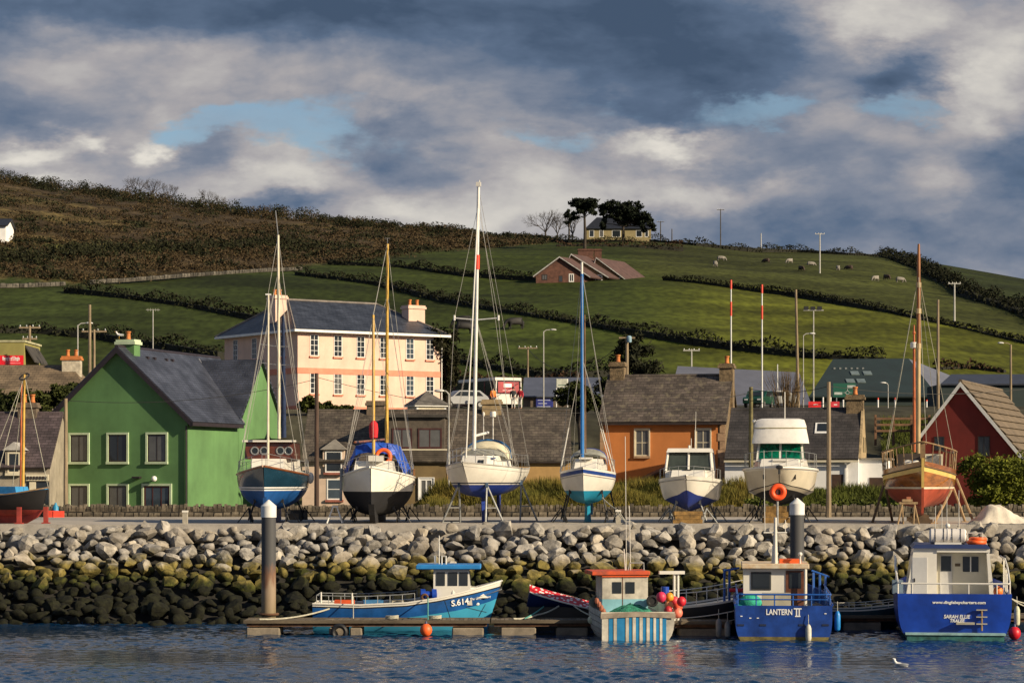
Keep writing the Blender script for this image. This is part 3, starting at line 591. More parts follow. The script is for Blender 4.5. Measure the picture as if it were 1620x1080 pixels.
    b = MB(); b.box(w*.52, w*.55, -.03, 0, -.2, ZP(735, D)-g2); b.build('downpipe', cream, root)
middle_cottages()
# ---- orange house
def orange_house():
    a = R(-11); D0 = 140.0; rc = (XP(1147, D0), D0); W = 7.33; lc = (rc[0]-W*math.cos(a), rc[1]-W*math.sin(a)); g = 4.2; ze, zr = ZP(665, D0)-g, ZP(597, 143.5)-g; dp = 7.0
    root = thing('orange_house', 'orange rendered house with mossy slate roof and two stone chimneys', 'house', (*lc, g), a)
    org = mat('orange_render', (.52, .185, .050), .88, .07, .7, .1, 30, streak=.10); stone = mat('brown_rubble', (.19, .135, .075), .95, .3, 5, .5, 14)
    gable_walls(root, 0, W, 0, dp, -.4, ze, zr, stone); roof_pair(root, 0, W, 0, dp, ze, zr, slate('mossy_slate', (.088, .070, .058), 'x', .36, .25, .32, .8, (.16, .135, .09)), .22, .12, .14)
    b = MB(); b.box(.02, W-.42, -.03, 0, -.4, ze-.05); b.build('front_render', org, root)
    for j in range(9):
        z = j*.48; wq = .42 if j % 2 else .30; b = MB(); b.box(W-wq, W+.03, -.06, -.0305, z, z+.46); b.build('quoin', mat('quoin_stone', (.40, .26, .16), .9, .2, 3), root)
        b = MB(); b.box(-.03, wq*.7, -.06, -.0305, z, z+.46); b.build('quoin', MATS['quoin_stone'], root)
    b = MB(); b.box(-.1, W+.1, -.36, -.25, ze-.24, ze-.12); b.build('gutter', timber_dark, root)
    for p0, p1 in ((1005, 1027), (1101, 1124)):
        u0, u1 = local_u(lc, a, p0), local_u(lc, a, p1); window(root, (u0, -.03, ZP(721, 141)-g), UX, NF, u1-u0, 42*141/F, cream, grey_glass, .07, 2, 2, mat('quoin_stone', (.4, .26, .16)), cream, .06, .04)
    chimney(root, (.5, dp/2+.1), .85, 1.0, zr-.7, ZP(572, 144)-g, stone, 1); chimney(root, (W-.25, dp/2), .80, 1.1, zr-2.2, ZP(574, 142.5)-g, stone, 1)
    u0, u1 = local_u(lc, a, 1010), local_u(lc, a, 1052); zt, zb = ZP(738, 138)-g, ZP(773, 138)-g
    b = MB(); b.box(u0+.2, u1+.5, -1.5, -.031, -.4, zb); b.build('porch_wall', org, root)
    b = MB(); b.slab([(u0-.6, -1.7, zb-.05), (u1+.6, -1.7, zt), (u1+.6, -.035, zt+.25), (u0-.6, -.035, zb+.2)], .1); b.build('porch_roof', mat('porch_slate', (.14, .075, .05), .8, .2, 4), root)
    b = MB(); b.box(u0-.25, u0+.18, -1.45, -.04, -.4, zb-.15); b.build('oil_tank', mat('dull_blue', (.05, .09, .16), .6), root)
orange_house()
# ---- white cottage with the stone gable
def white_cottage():
    a = R(-11); D0 = 132.0; rc = (XP(1358, D0), D0); lcx = XP(1150, D0); W = 7.35; lc = (rc[0]-W*math.cos(a), rc[1]-W*math.sin(a)); g = 4.05; ze, zr = ZP(723, D0)-g, ZP(650, 135.5)-g; dp = 7.0
    root = thing('white_cottage', 'white cottage with dark slate roof, skylight and tan stone gable end', 'house', (*lc, g), a)
    wl = mat('whitewash', (.82, .81, .80), .85, .06, .8, .15, 30, streak=.10); tan = mat('tan_stone_gable', (.36, .27, .15), .95, .22, 3, .4, 12)
    gable_walls(root, 0, W, 0, dp, -.5, ze, zr, wl); sl = slate('charcoal_slate', (.052, .046, .044), 'x', .34, .26, .16, .65); roof_pair(root, 0, W, 0, dp, ze, zr, sl, .22, .0, .13)
    b = MB(); b.prism([(W+.14, 0, ze-.05), (W+.14, dp, ze-.05), (W+.14, dp/2+.3, zr+.12), (W+.14, dp/2-.3, zr+.12)], (-.13, 0, 0)); b.build('stone_gable', tan, root)
    for y in (2.3, 4.4): b = MB(); b.box(W+.141, W+.16, y, y+.45, ze+.3, ze+1.15); b.build('slit_window', dark_glass, root)
    b = MB(); b.box(W+.01, W+1.6, 1.0, dp-.4, -.5, ze-.12); b.build('side_extension', wl, root)
    b = MB(); b.box(W-.1, W+1.75, .85, dp-.3, ze-.12, ze-.03); b.build('extension_roof', mat('grey_lead_roof', (.22, .2, .17)), root)
    chimney(root, (W-.35, dp/2), .95, .85, zr-.7, ZP(624, 135)-g, mat('brown_rubble', (.19, .135, .075)), 1)
    dd = mat('brown_door', (.060, .030, .018), .7, .2, 4)
    u0, u1 = local_u(lc, a, 1316), local_u(lc, a, 1334); b = MB(); b.box(u0, u1, -.03, -.001, -.4, ZP(750, 132)-g); b.build('door', dd, root)
    b = MB(); b.box(W+.55, W+1.35, .965, .999, -.2, ZP(755, 133)-g); b.build('door', dd, root)
    u = local_u(lc, a, 1298); k = (zr-ze)/(dp/2); y0, y1 = 1.55, 2.35
    b = MB(); b.slab([(u-.42, y0, ze+k*y0+.14), (u+.42, y0, ze+k*y0+.14), (u+.42, y1, ze+k*y1+.14), (u-.42, y1, ze+k*y1+.14)], .07); s_ = b.build('skylight', white, root)
    b = MB(); b.slab([(u-.32, y0+.1, ze+k*(y0+.1)+.215), (u+.32, y0+.1, ze+k*(y0+.1)+.215), (u+.32, y1-.1, ze+k*(y1-.1)+.215), (u-.32, y1-.1, ze+k*(y1-.1)+.215)], .012); b.build('pane', dark_glass, s_)
    b = MB(); b.box(-.02, W+.02, -.36, -.25, ze-.27, ze-.16); b.build('gutter', cream, root)
    for px_ in (1338,): u = local_u(lc, a, px_); b = MB(); b.box(u-.05, u+.05, -.1, -.001, -.3, ze-.2); b.build('downpipe', white, root)
white_cottage()
# ---- red gabled house
def red_house():
    a = R(-20); D0 = 136.0; pk = P(1520, 607, D0); g = 3.6
    root = thing('red_house', 'dark red house with white bargeboards and ribbed tan tiled roof', 'house', (pk.x, pk.y, g), a)
    red = mat('red_render', (.175, .016, .011), .85, .10, .8, .1, streak=.2); tl = mat('tan_tile', (.145, .108, .070), .85, .16, 1.5, .3, 18, objrand=.10)
    zp = pk.z-g; zl = ZP(686, D0)-g; xl = -57*D0/F/math.cos(a); k = (zp-zl)/-xl; xr = 3.75; zrr = zp-xr*1.22; L_ = 15.0
    b = MB(); b.prism([(xl, 0, -.5), (xr, 0, -.5), (xr, 0, zrr), (0, 0, zp), (xl, 0, zl)], (0, L_, 0)); b.build('wall', red, root)
    n = 12; kr = (zp-zrr)/xr
    for s_, X1, kk in ((1, xr+.45, kr), (-1, xl-.35, k)):
        b = MB(); b.slab([(0, -.16, zp+.02), (0, L_+.3, zp+.02), (X1, L_+.3, zp+.02-abs(X1)*kk), (X1, -.16, zp+.02-abs(X1)*kk)][::-s_], .08); ro = b.build('roof', tl, root)
        if s_ == 1:
            for j in range(n):                                   # overlapping tile courses
                t0, t1 = j/n, (j+1)/n; nrm = Vector((kr, 0, 1)).normalized(); A = lambda t, y, d: Vector((X1*t, y, zp+.02-X1*t*kr))+nrm*d
                b = MB(); q = [A(t0, -.15, .085), A(t0, L_+.28, .085), A(t1, L_+.28, .155), A(t1, -.15, .155)]; q2 = [A(t0, -.15, .11), A(t0, L_+.28, .11), A(t1, L_+.28, .19), A(t1, -.15, .19)]
                b.add(q+q2, [(0, 1, 2, 3), (7, 6, 5, 4), (0, 4, 5, 1), (1, 5, 6, 2), (2, 6, 7, 3), (3, 7, 4, 0)]); b.build('tile_course', tl, ro)
        b = MB(); b.prism([(0, -.20, zp+.12), (X1, -.20, zp+.12-abs(X1)*kk), (X1, -.20, zp-.16-abs(X1)*kk), (0, -.20, zp-.16)], (0, .035, 0)); b.build('bargeboard', white, root)
    b = MB(); b.tube([(0, -.16, zp+.14), (0, L_+.3, zp+.14)], .12, 8); b.build('ridge_tiles', tl, root)
    for p0, p1, ya, yb in ((1478, 1494, 712, 690), (1547, 1566, 722, 690)):
        w0 = local_u((pk.x, pk.y), a, p0); w1 = local_u((pk.x, pk.y), a, p1); window(root, (w0, 0, ZP(ya, D0)-g), UX, NF, w1-w0, (ya-yb)*D0/F, timber_dark, dark_glass, .06, 2, 1, None, None)
red_house()
# ---- cottages at the far left
def left_cottages():
    D = 127.0; x0, x1 = XP(-130, D), XP(79, D); g = 3.0; ze, zr = ZP(737, D)-g, ZP(657, 130.5)-g; w = x1-x0; lx = lambda p: XP(p, D)-x0
    root = thing('grey_cottage', 'grey cottage with purple slate roof, dormer and shopfront left of the green house', 'house', (x0, D, g))
    gw = mat('grey_render', (.32, .28, .22), .9, .15, 1.2, .2, streak=.2); gable_walls(root, 0, w, 0, 7, -.2, ze, zr, gw); roof_pair(root, 0, w, 0, 7, ze, zr, slate('purple_slate', (.070, .052, .056), 'x', .34, .24, .22, .75), .2, .05, .12)
    a0, a1, zb, zt = lx(9), lx(36), ZP(748, D)-g, ZP(712, D)-g; b = MB(); b.box(a0, a1, -.10, 2.2, ze-.4, zt); dm = b.build('dormer', gw, root); am = (a0+a1)/2; zz = ZP(699, D)-g
    b = MB(); b.prism([(a0-.15, -.22, zt+.003), (a1+.15, -.22, zt+.003), (am, -.22, zz)], (0, 2.6, 0)); b.build('dormer_roof', mat('pale_lead', (.42, .40, .38), .7), dm)
    window(dm, (a0+.12, -.10, zb), UX, NF, a1-a0-.24, zt-zb-.1, cream, dark_glass, .08, 1, 1, cream, None, .1)
    b = MB(); b.box(lx(42), w-.05, -.16, -.002, ZP(760, D)-g, ZP(750, D)-g); b.build('shop_fascia', cream, root)
    for j in range(7): b = MB(); xx = lx(44+j*4.8); b.box(xx, xx+.09, -.2, -.161, ZP(758, D)-g, ZP(753, D)-g); b.build('fascia_dentil', timber_dark, root)
    b = MB(); b.box(lx(42), w-.05, -.02, -.001, .2, ZP(762, D)-g); b.build('shop_window', dark_glass, root)
    b = MB(); b.box(lx(47), lx(57), -.1, -.021, 0, ZP(762, D)-g); b.build('shop_post', cream, root)
    chimney(root, (lx(24), 3.5), 1.0, .8, zr-.5, ZP(637, 130.5)-g, mat('brown_stone', (.14, .105, .075)), 2)
    # brown roofed house behind
    D = 163.0; x0, x1 = XP(-120, D), XP(134, D); g = 8.2; ze, zr = ZP(622, D)-g, ZP(577, 167)-g; w = x1-x0
    root = thing('brown_roofed_house', 'long house with plain brown roof and capped chimney behind the grey cottage', 'house', (x0, D, g))
    b = MB(); b.box(0, w, 0, 8, -1, ze); b.build('wall', gw, root); sl = slate('tan_brown_slate', (.165, .120, .075), 'x', .4, .28, .08, .85)
    e = [(-.3, -.3, ze-.1), (w+.3, -.3, ze-.1), (w+.3, 8.3, ze-.1), (-.3, 8.3, ze-.1)]; r0, r1 = (3, 4, zr), (w-1.6, 4, zr)
    b = MB(); b.add(e+[r0, r1], [(0, 1, 5, 4), (1, 2, 5), (2, 3, 4, 5), (3, 0, 4), (3, 2, 1, 0)]); b.build('roof', sl, root)
    chimney(root, (XP(108, 165)-x0, 3.4), 1.25, .8, zr-1.6, ZP(563, 166)-g, mat('weathered_cream', (.50, .44, .34), .85, .2, 3), 2, terracotta)
    # olive shed with the red sign
    D = 176.0; x0, x1 = XP(-110, D), XP(38, D); g = 9.8; root = thing('olive_shed', 'flat-fronted olive green commercial building carrying the red sign', 'building', (x0, D, g)); w = x1-x0; zt = ZP(541, D)-g
    b = MB(); b.box(0, w, 0, 6, -1, zt); b.build('wall', mat('olive_paint', (.27, .24, .075), .8, .08, 1, streak=.1), root)
    b = MB(); b.box(-.1, w+.1, -.06, 6.1, zt+.002, zt+.14); b.build('parapet', mat('pale_olive', (.42, .40, .24), .8), root)
    b = MB(); b.prism([(w+.02, .3, zt-.2), (w+.7, .3, zt-1.3), (w+.7, .3, zt-1.45), (w+.02, .3, zt-.35)], (0, 5, 0)); b.build('side_roof', mat('dark_felt', (.05, .045, .04)), root)
    q0, q1 = P(-36, 577, D-.1), P(37, 562, D-.1); s_ = thing('shop_sign', 'red sign board with white lettering on the olive building at far left', 'sign', (q0.x, D-.07, q0.z))
    b = MB(); b.box(0, q1.x-q0.x, -.06, 0.0, 0, q1.z-q0.z); b.build('sign_board', mat('sign_red', (.75, .012, .025), .5, .05), s_)
    wt = mat('sign_white', (.8, .78, .76), .5, .03); xc = XP(18, D)-q0.x
    text_part('lettering', "Benny's of Dingle", .36, wt, s_, (xc, -.065, .47), (R(90), 0, 0), sx=.50, weight=.01)
    for z, x_0, x_1 in ((.27, 6, 31), (.11, 9, 33)): b = MB(); b.box(XP(x_0, D)-q0.x, XP(x_1, D)-q0.x, -.068, -.0605, z, z+.045); b.build('small_print', mat('sign_pink', (.8, .35, .36), .5), s_)
left_cottages()
# ---- hillside houses
def hill_houses():
    brick = mat('brick_red', (.115, .050, .034), .9, .2, 2); tile = mat('red_brown_tile', (.085, .046, .040), .85, .15, 1); buff = mat('buff_render', (.24, .155, .075), .85, .1)
    h = hill(925, 447); D = h.y; s = D/F; root = thing('brick_bungalow', 'red brick bungalow with three stepped gables and white bargeboards on the hillside', 'house', (h.x, D, h.z-.3)); X = lambda px_: XP(px_, D)-h.x; Z = lambda py_: ZP(py_, D)-h.z+.3
    parts_ = ((845, 894, 933, 441, 408, 0, 9, 945), (888, 900, 962, 441, 401, 2.5, 12, 970), (934, 938, 996, 440, 404, 5, 14, 996))
    for i, (pa, pp, pb, ye, yp, y0, y1, pe) in enumerate(((848, 885, 925, 436, 408, 0, 8, 940), (890, 904, 955, 434, 401, 3, 11, 965), (938, 945, 985, 436, 404, 6, 14, 997))):
        b = MB(); b.prism([(X(pa), y0, -1), (X(pb), y0, -1), (X(pb), y0, Z(ye)), (X(pp), y0, Z(yp)), (X(pa), y0, Z(ye))], (4.4, y1-y0, 0)); b.build('wall', brick if i == 0 else buff, root)
        for xa, za in ((X(pa)-.5, Z(ye+3)), (X(pb)+.9, Z(ye+4))):
            q = [(xa, y0-.4, za), (X(pp), y0-.4, Z(yp)), (X(pp)+5.0, y1, Z(yp)), (xa+5.0, y1, za)]; b = MB(); b.slab(q if xa < X(pp) else q[::-1], .22); b.build('roof', tile, root)
            b = MB(); b.prism([(xa, y0-.46, za+.02), (X(pp), y0-.46, Z(yp)+.02), (X(pp), y0-.46, Z(yp)+.24), (xa, y0-.46, za+.24)], (0, .05, 0)); b.build('bargeboard', mat('grey_bargeboard', (.38, .37, .36), .7), root)
    for p0, p1, ya, yb, yy in ((857, 866, 443, 434, 0), (884, 890, 446, 436, 0), (900, 908, 446, 433, 0), (930, 936, 445, 434, 3), (942, 954, 446, 432, 3), (960, 968, 444, 433, 6), (974, 984, 444, 434, 6)):
        window(root, (X(p0), yy, Z(ya)), UX, NF, X(p1)-X(p0), (ya-yb)*s, white if p0 > 895 else timber_dark, dark_glass, .14, 2, 1)
    chimney(root, (X(929), 8), 2.6, 1.6, Z(412), Z(387), brick, 0); chimney(root, (X(949), 9), 1.2, 1.2, Z(412), Z(386), brick, 0)
    # cream house on the skyline
    h = hill(978, 380); D = h.y; s = D/F; root = thing('skyline_house', 'cream house with dark steep roof under pines on the skyline', 'house', (h.x, D, h.z-.5)); X = lambda px_: XP(px_, D)-h.x; Z = lambda py_: ZP(py_, D)-h.z+.5
    cw = mat('cream_render', (.27, .22, .11), .85, .1); dr = mat('black_slate', (.018, .020, .026), .5, .2)
    b = MB(); b.box(X(928), X(1030), 0, 8, -1, Z(361)); b.build('wall', cw, root)
    e = [(X(925), -.5, Z(362)), (X(1032), -.5, Z(362)), (X(1032), 8.5, Z(362)), (X(925), 8.5, Z(362))]; b = MB(); b.add(e+[(X(945), 4, Z(341)), (X(1018), 4, Z(343))], [(0, 1, 5, 4), (1, 2, 5), (2, 3, 4, 5), (3, 0, 4), (3, 2, 1, 0)]); b.build('roof', dr, root)
    for p0, p1 in ((932, 940), (948, 955), (968, 982), (1006, 1016), (1020, 1026)): window(root, (X(p0), 0, Z(375)), UX, NF, X(p1)-X(p0), 11*s, white, dark_glass, .12, 1, 1)
    chimney(root, (X(1026), 4), 1.2, 1.0, Z(358), Z(343), dr, 0)
    # white house at the left edge
    h = hill(-4, 383); D = h.y; s = D/F; root = thing('white_farmhouse', 'small white gabled house cut by the left edge of the hillside', 'house', (h.x, D, h.z-.3)); X = lambda px_: XP(px_, D)-h.x; Z = lambda py_: ZP(py_, D)-h.z+.3
    gable_walls(root, X(-60), X(9), 0, 7, -1, Z(357), Z(345), mat('whitewash', (.66, .65, .64))); roof_pair(root, X(-60), X(9), 0, 7, Z(357), Z(345), dr, .4, .4, .2)
hill_houses()
# ---- sheds on the town bench
def sheds():
    galv_vent = mat('vent_grey', (.22, .23, .23), .6)
    # big dark green roofed hall
    D = 240.0; g = 11.8; root = thing('green_roofed_hall', 'big hall with dark green hipped sheet roof and four rooflights behind the white cottage', 'building', (XP(1285, D), D, g)); o = (XP(1285, D), D, g); Q = lambda px_, py_, d: P(px_, py_, d)-Vector(o)
    gr = mat('dark_green_sheet', (.012, .026, .027), .75, .12, .4); bl = mat('blue_grey_sheet', (.12, .125, .155), .5, .1, .4)
    b = MB(); zt = ZP(628, D)-g; b.box(0, XP(1478, D)-o[0], 0, 26, -1, zt); b.build('wall', gr, root)
    A, B_, C_, E_ = Q(1280, 629, D-.5), Q(1484, 629, D-.5), Q(1437, 569, D+12), Q(1318, 570, D+12); F_ = Q(1512, 596, D+27); F2 = Q(1560, 610, D+25)
    b = MB(); b.slab([A, B_, C_, E_], .15); ro = b.build('roof', gr, root)
    b = MB(); b.slab([Q(1484, 629, D-.5), Q(1545, 612, D+26), Q(1437, 569, D+12.02), Q(1436.5, 569.2, D+12)], .12); b.build('roof', bl, root)
    n = (B_-A).cross(E_-A).normalized(); u = (B_-A).normalized(); v = (E_-A-(E_-A).dot(u)*u).normalized(); Ln = (E_-A).dot(v)
    for pu, pv in ((1345, 607), (1362, 607), (1352, 596), (1372, 596)):
        c = Q(pu, pv, D+7-(pv-596)*.24); t = (c-A).dot(v); uu = (c-A).dot(u); p = A+u*uu+v*t+n*.18; w, hh = .42, .62
        b = MB(); b.slab([p-u*w-v*hh, p+u*w-v*hh, p+u*w*1.0+v*hh, p-u*w+v*hh], .08); b.build('rooflight', mat('pale_rooflight', (.16, .20, .19), .3), ro)
    for i in range(6):
        c = Q(1320+i*9, 586, D+8.6); p = A+u*(c-A).dot(u)+v*(c-A).dot(v)+n*.15; b = MB(); b.cbox(p+n*.06, .2, .2, .16); b.build('roof_vent', galv_vent, ro)
    # grey roofed sheds between the orange house and the hall
    D = 235.0; g = 11.5; o = Vector((XP(1060, D), D, g)); root = thing('grey_roofed_shed', 'pale blue-grey pitched shed roof behind the orange house chimney', 'building', o); Q = lambda px_, py_, d: P(px_, py_, d)-o
    b = MB(); b.box(0, XP(1275, D)-o.x, 0, 20, -1, ZP(640, D)-g); b.build('wall', gr, root)
    b = MB(); b.slab([Q(1056, 642, D-.3), Q(1284, 642, D-.3), Q(1264, 591, D+10), Q(1186, 578, D+10), Q(1070, 580, D+10)][:3]+[Q(1072, 581, D+10)], .15); b.build('roof', bl, root)
    # blue roofed low building beside the bus
    D = 218.0; g = 11.2; o = Vector((XP(828, D), D, g)); root = thing('blue_roofed_building', 'low building with blue-grey sheet roof and blue banner right of the bus', 'building', o); Q = lambda px_, py_, d: P(px_, py_, d)-o
    b = MB(); b.box(0, XP(950, D)-o.x, 0, 7, -1, ZP(627, D)-g); b.build('wall', mat('brown_stone', (.14, .105, .075)), root)
    b = MB(); b.slab([Q(826, 629, D-.3), Q(955, 629, D-.3), Q(952, 599, D+4), Q(829, 599, D+4)], .14); b.build('roof', mat('slate_blue_sheet', (.085, .095, .13), .5, .12, .6), root)
    p = P(848, 646, D-.15); s_ = thing('blue_banner', 'dark blue banner with pale lettering on the wall beside the bus', 'banner', p); b = MB(); b.box(0, 27*D/F, 0, .05, 0, 16*D/F); b.build('banner_cloth', mat('banner_blue', (.02, .03, .22), .6), s_)
    for z, x0, x1 in ((.72, .15, 1.35), (.42, .2, 1.0), (.14, .1, 1.3)): b = MB(); b.box(x0, x1, -.012, -.002, z, z+.08); b.build('lettering', mat('banner_pale', (.35, .38, .55), .6), s_)
    # long dark shed at the right
    D = 225.0; g = 12.2; o = Vector((XP(1490, D), D, g)); root = thing('long_dark_shed', 'long low dark roofed shed behind the red house', 'building', o); Q = lambda px_, py_, d: P(px_, py_, d)-o
    b = MB(); b.box(0, 12.5, 0, 8, -1, ZP(607, D)-g); b.build('wall', gr, root); b = MB(); b.slab([Q(1488, 609, D-.3), Q(1710, 609, D-.3), Q(1710, 594, D+4), Q(1505, 594, D+4)], .14); b.build('roof', mat('navy_sheet', (.035, .042, .065), .6, .1, .6), root)
sheds()
# ================================================================== vegetation
def leafm(name, a, b_): return mat(name, a, .85, .2, .35, col2=b_, island=.45, spec=.15)
hedge_m = leafm('hedge_leaf', (.022, .024, .010), (.010, .011, .006)); scrub_m = leafm('scrub_leaf', (.066, .045, .023), (.040, .029, .014))
gorse_m = leafm('gorse_leaf', (.024, .027, .010), (.012, .012, .006)); bush_m = leafm('bright_leaf', (.165, .175, .020), (.050, .066, .010)); dull_m = leafm('dull_leaf', (.055, .065, .014), (.018, .024, .008))
pine_m = leafm('pine_needle', (.014, .020, .010), (.006, .009, .005)); bark = mat('bark', (.055, .042, .030), .95, .3, 6, .4)
grass_m = leafm('dry_grass', (.200, .150, .032), (.085, .090, .018)); lawn_m = leafm('rough_grass', (.090, .105, .018), (.05, .062, .012)); red_m = leafm('rusty_leaf', (.060, .030, .016), (.025, .018, .010))
def hedge(label, pts, h, w, m=None, dens=26, size=.42, fenced=False, bump=.5):
    h *= .78; w *= .8; pts = [hill(*p) for p in pts]; o = pts[0]; C_ = []; core = MB(); r2 = np.random.default_rng(int(abs(o.x*7+o.y*13))+1)
    root = thing('hedgerow', label, 'hedge', o, group='hedgerows on the hillside')
    for a, b_ in zip(pts[:-1], pts[1:]):
        d = b_-a; ln = math.hypot(d.x, d.y); n = max(3, int(ln*h*dens*.8)); t = r2.random(n)
        lump = h*(.8+bump*.7*np.sin(t*ln*.55+r2.uniform(0, 6))*np.sin(t*ln*.17+1)); nx, ny = -d.y/ln, d.x/ln
        lat = r2.normal(0, .33, n)*w; z = np.abs(r2.beta(1.6, 1.1, n))*lump*(1-.35*np.abs(lat)/w)
        X = a.x+d.x*t+nx*lat; Y = a.y+d.y*t+ny*lat; zz = terrain_z(X/Y*F+CX, Y)
        C_.append(np.stack([X, Y, zz+z], 1))
        k = max(1, int(ln/6))
        for i in range(k):
            p, q = a+d*(i/k), a+d*((i+1)/k)
            for s_ in (p, q): s_.z = GZ(s_.x/s_.y*F+CX, s_.y)
            nn = Vector((nx, ny, 0))*w*.3; core.prism([p-nn-Vector((0, 0, .4)), q-nn-Vector((0, 0, .4)), q-nn+Vector((0, 0, h*.34)), p-nn+Vector((0, 0, h*.34))], nn*2)
    core.build('hedge_core', mat('hedge_core', (.014, .014, .008), .95), root, o)
    c = np.concatenate(C_); cards('foliage', c, rng.uniform(.6, 1.3, len(c))*size, m or hedge_m, root, o, kind='stuff')
hedge('thick dark hedge slanting down to the pink building above the green house', [(105, 463), (200, 474), (300, 489), (400, 507), (470, 518)], 3.0, 2.4)
hedge('long dark hedge running diagonally across the middle fields to the green hall', [(470, 436), (600, 452), (700, 477), (800, 496), (900, 512), (1000, 528), (1100, 543), (1200, 556), (1300, 568), (1400, 574)], 2.4, 2.2)
hedge('lower left hedge behind the green house chimney', [(-60, 530), (60, 528), (160, 536), (260, 552), (350, 566)], 2.6, 2.4)
hedge('dark hedge right of the pink building above the bus', [(700, 572), (780, 586), (850, 596), (920, 598), (990, 592)], 2.6, 2.0)
hedge('thin black stone-faced hedge line crossing the right-hand fields', [(1050, 444), (1150, 455), (1250, 466), (1330, 480), (1450, 506), (1540, 527), (1625, 546), (1720, 566)], 1.9, 1.3, bump=.15)
hedge('short hedge left of the brick bungalow', [(520, 418), (640, 426), (740, 438), (845, 444)], 2.6, 2.0)
hedge('hedge climbing to the skyline at the far right', [(1395, 408), (1440, 420), (1480, 440), (1530, 468), (1620, 502), (1720, 540)], 4.0, 3.2)
hedge('scrubby hedge along the skyline right of the cream house', [(1030, 383), (1100, 389), (1180, 396), (1260, 399), (1340, 404), (1410, 409)], 2.4, 2.5, bump=.8)
hedge('short rusty hedge right of the green hall', [(1480, 588), (1530, 586), (1590, 592)], 2.0, 1.6, red_m)
hedge('dark hedge on the skyline left of the bare trees by the cream house', [(640, 366), (740, 374), (820, 379), (900, 383), (1000, 384)], 2.2, 2.5, gorse_m, bump=.6)
hedge('dark hedge below the cream skyline house', [(880, 392), (960, 392), (1040, 394), (1080, 396)], 2.6, 2.2, red_m)
hedge('rusty hedge along the foot of the fields left of the spruce', [(690, 600), (800, 606), (920, 604)], 1.8, 1.6, red_m)
# heath and scrub on the upper left hill: one mass
def scrub():
    C_, S_ = [], []; r2 = np.random.default_rng(11)
    def clump(px, py, rad, h, n, dark):
        p = hill(px, py); q = r2.normal(0, .4, (n, 3))*np.array([rad, rad, 0]); z = np.abs(r2.beta(1.5, 1.2, n))*h*np.clip(1-(q[:, 0]**2+q[:, 1]**2)/(rad*rad*1.3), .1, 1)
        X, Y = p.x+q[:, 0], p.y+q[:, 1]; (C_ if not dark else S_).append(np.stack([X, Y, terrain_z(X/Y*F+CX, Y)+z], 1))
    hl = lambda px: np.interp(px, [-600, 0, 140, 300, 420, 530, 650, 840, 900], [442, 440, 446, 434, 426, 415, 400, 386, 378])
    for _ in range(1050):
        px = r2.uniform(-140, 860); yr = np.interp(px, RX, RY); y0 = hl(px)
        py = yr+1+(y0-yr-2)*r2.random()**1.0
        dark = r2.random() < .30; clump(px, py, r2.uniform(1.5, 6.5), r2.uniform(.3, 1.6), 120, dark)
    for _ in range(330):                                        # skyline bushes
        px = r2.uniform(-120, 760); yr = np.interp(px, RX, RY); clump(px, yr+r2.uniform(1, 5), r2.uniform(2, 5), r2.uniform(1.5, 4.6 if px < 500 else 3.2), 170, r2.random() < .7)
    for px in np.arange(-60, 520, 9): clump(px, np.interp(px, [0, 250, 420, 520], [415, 400, 392, 398])+r2.normal(0, 4), 6, 2.4, 160, True)
    c = np.concatenate(C_); tag(cards('heath_scrub', c, rng.uniform(.2, .55, len(c)), scrub_m), kind='stuff')
    c = np.concatenate(S_); tag(cards('gorse_scrub', c, rng.uniform(.25, .65, len(c)), gorse_m), kind='stuff')
scrub()
def dry_wall(label, pts, h, seed):
    P_ = [hill(*p) for p in pts]; stone_wall('field_wall', label, P_, h, .7, mat('pale_field_stone', (.085, .076, .062), .95, .3, 2, island=.5), .7, False, seed)
dry_wall('pale broken stone wall between heath and field at the left edge', [(-30, 456), (40, 455), (100, 452)], .7, 4)
dry_wall('pale stone wall along the top of the field behind the pink building', [(140, 449), (200, 446), (300, 438), (420, 430), (470, 428)], .65, 5)
# ---- trees
def branches(mb, p, d, ln, r, depth, r2, spread=.6, tips=None, up=.15, n=3, segs=3):
    pts = [p]; q = p.copy(); dd = d.copy()
    for _ in range(segs):
        dd = (dd+Vector(r2.normal(0, .13, 3))+Vector((0, 0, up*.3))).normalized(); q = q+dd*ln/segs; pts.append(q.copy())
    mb.tube(pts, r, 6 if depth > 2 else 4, False, r*.62)
    if depth <= 0:
        if tips is not None: tips.append(q)
        return
    for i in range(n):
        ax = Vector(r2.normal(0, 1, 3)).normalized(); nd = (dd+ax*spread+Vector((0, 0, up))).normalized()
        k = 1 if i == 0 else int(r2.integers(max(1, segs-1), segs+1)); branches(mb, pts[k] if i else q, nd, ln*r2.uniform(.62, .82), r*.60, depth-1, r2, spread, tips, up, n, segs)
def bare_tree(label, px, py, h, seed, lean=0.0, group='bare wind-blown trees on the skyline', depth=5, spread=.75):
    p = hill(px, py); root = thing('bare_tree', label, 'tree', p, group=group); r2 = np.random.default_rng(seed); b = MB()
    b.tube([(0, 0, -.3), (lean*.1, 0, h*.12), (lean*.3, 0, h*.26)], h*.03, 8, True, h*.022); b.build('trunk', bark, root, smooth=True)
    b = MB()
    for i in range(5):
        a = 2*math.pi*i/5+r2.uniform(0, 1); branches(b, Vector((lean*.3, 0, h*.22)), Vector((math.cos(a)*.7+lean*.25, math.sin(a)*.7, .85)).normalized(), h*.30, h*.017, depth-1, r2, spread, None, .18)
    c = b.build('crown', mat('twig', (.050, .040, .032), .95, .3, 1), root); c['kind'] = 'stuff'
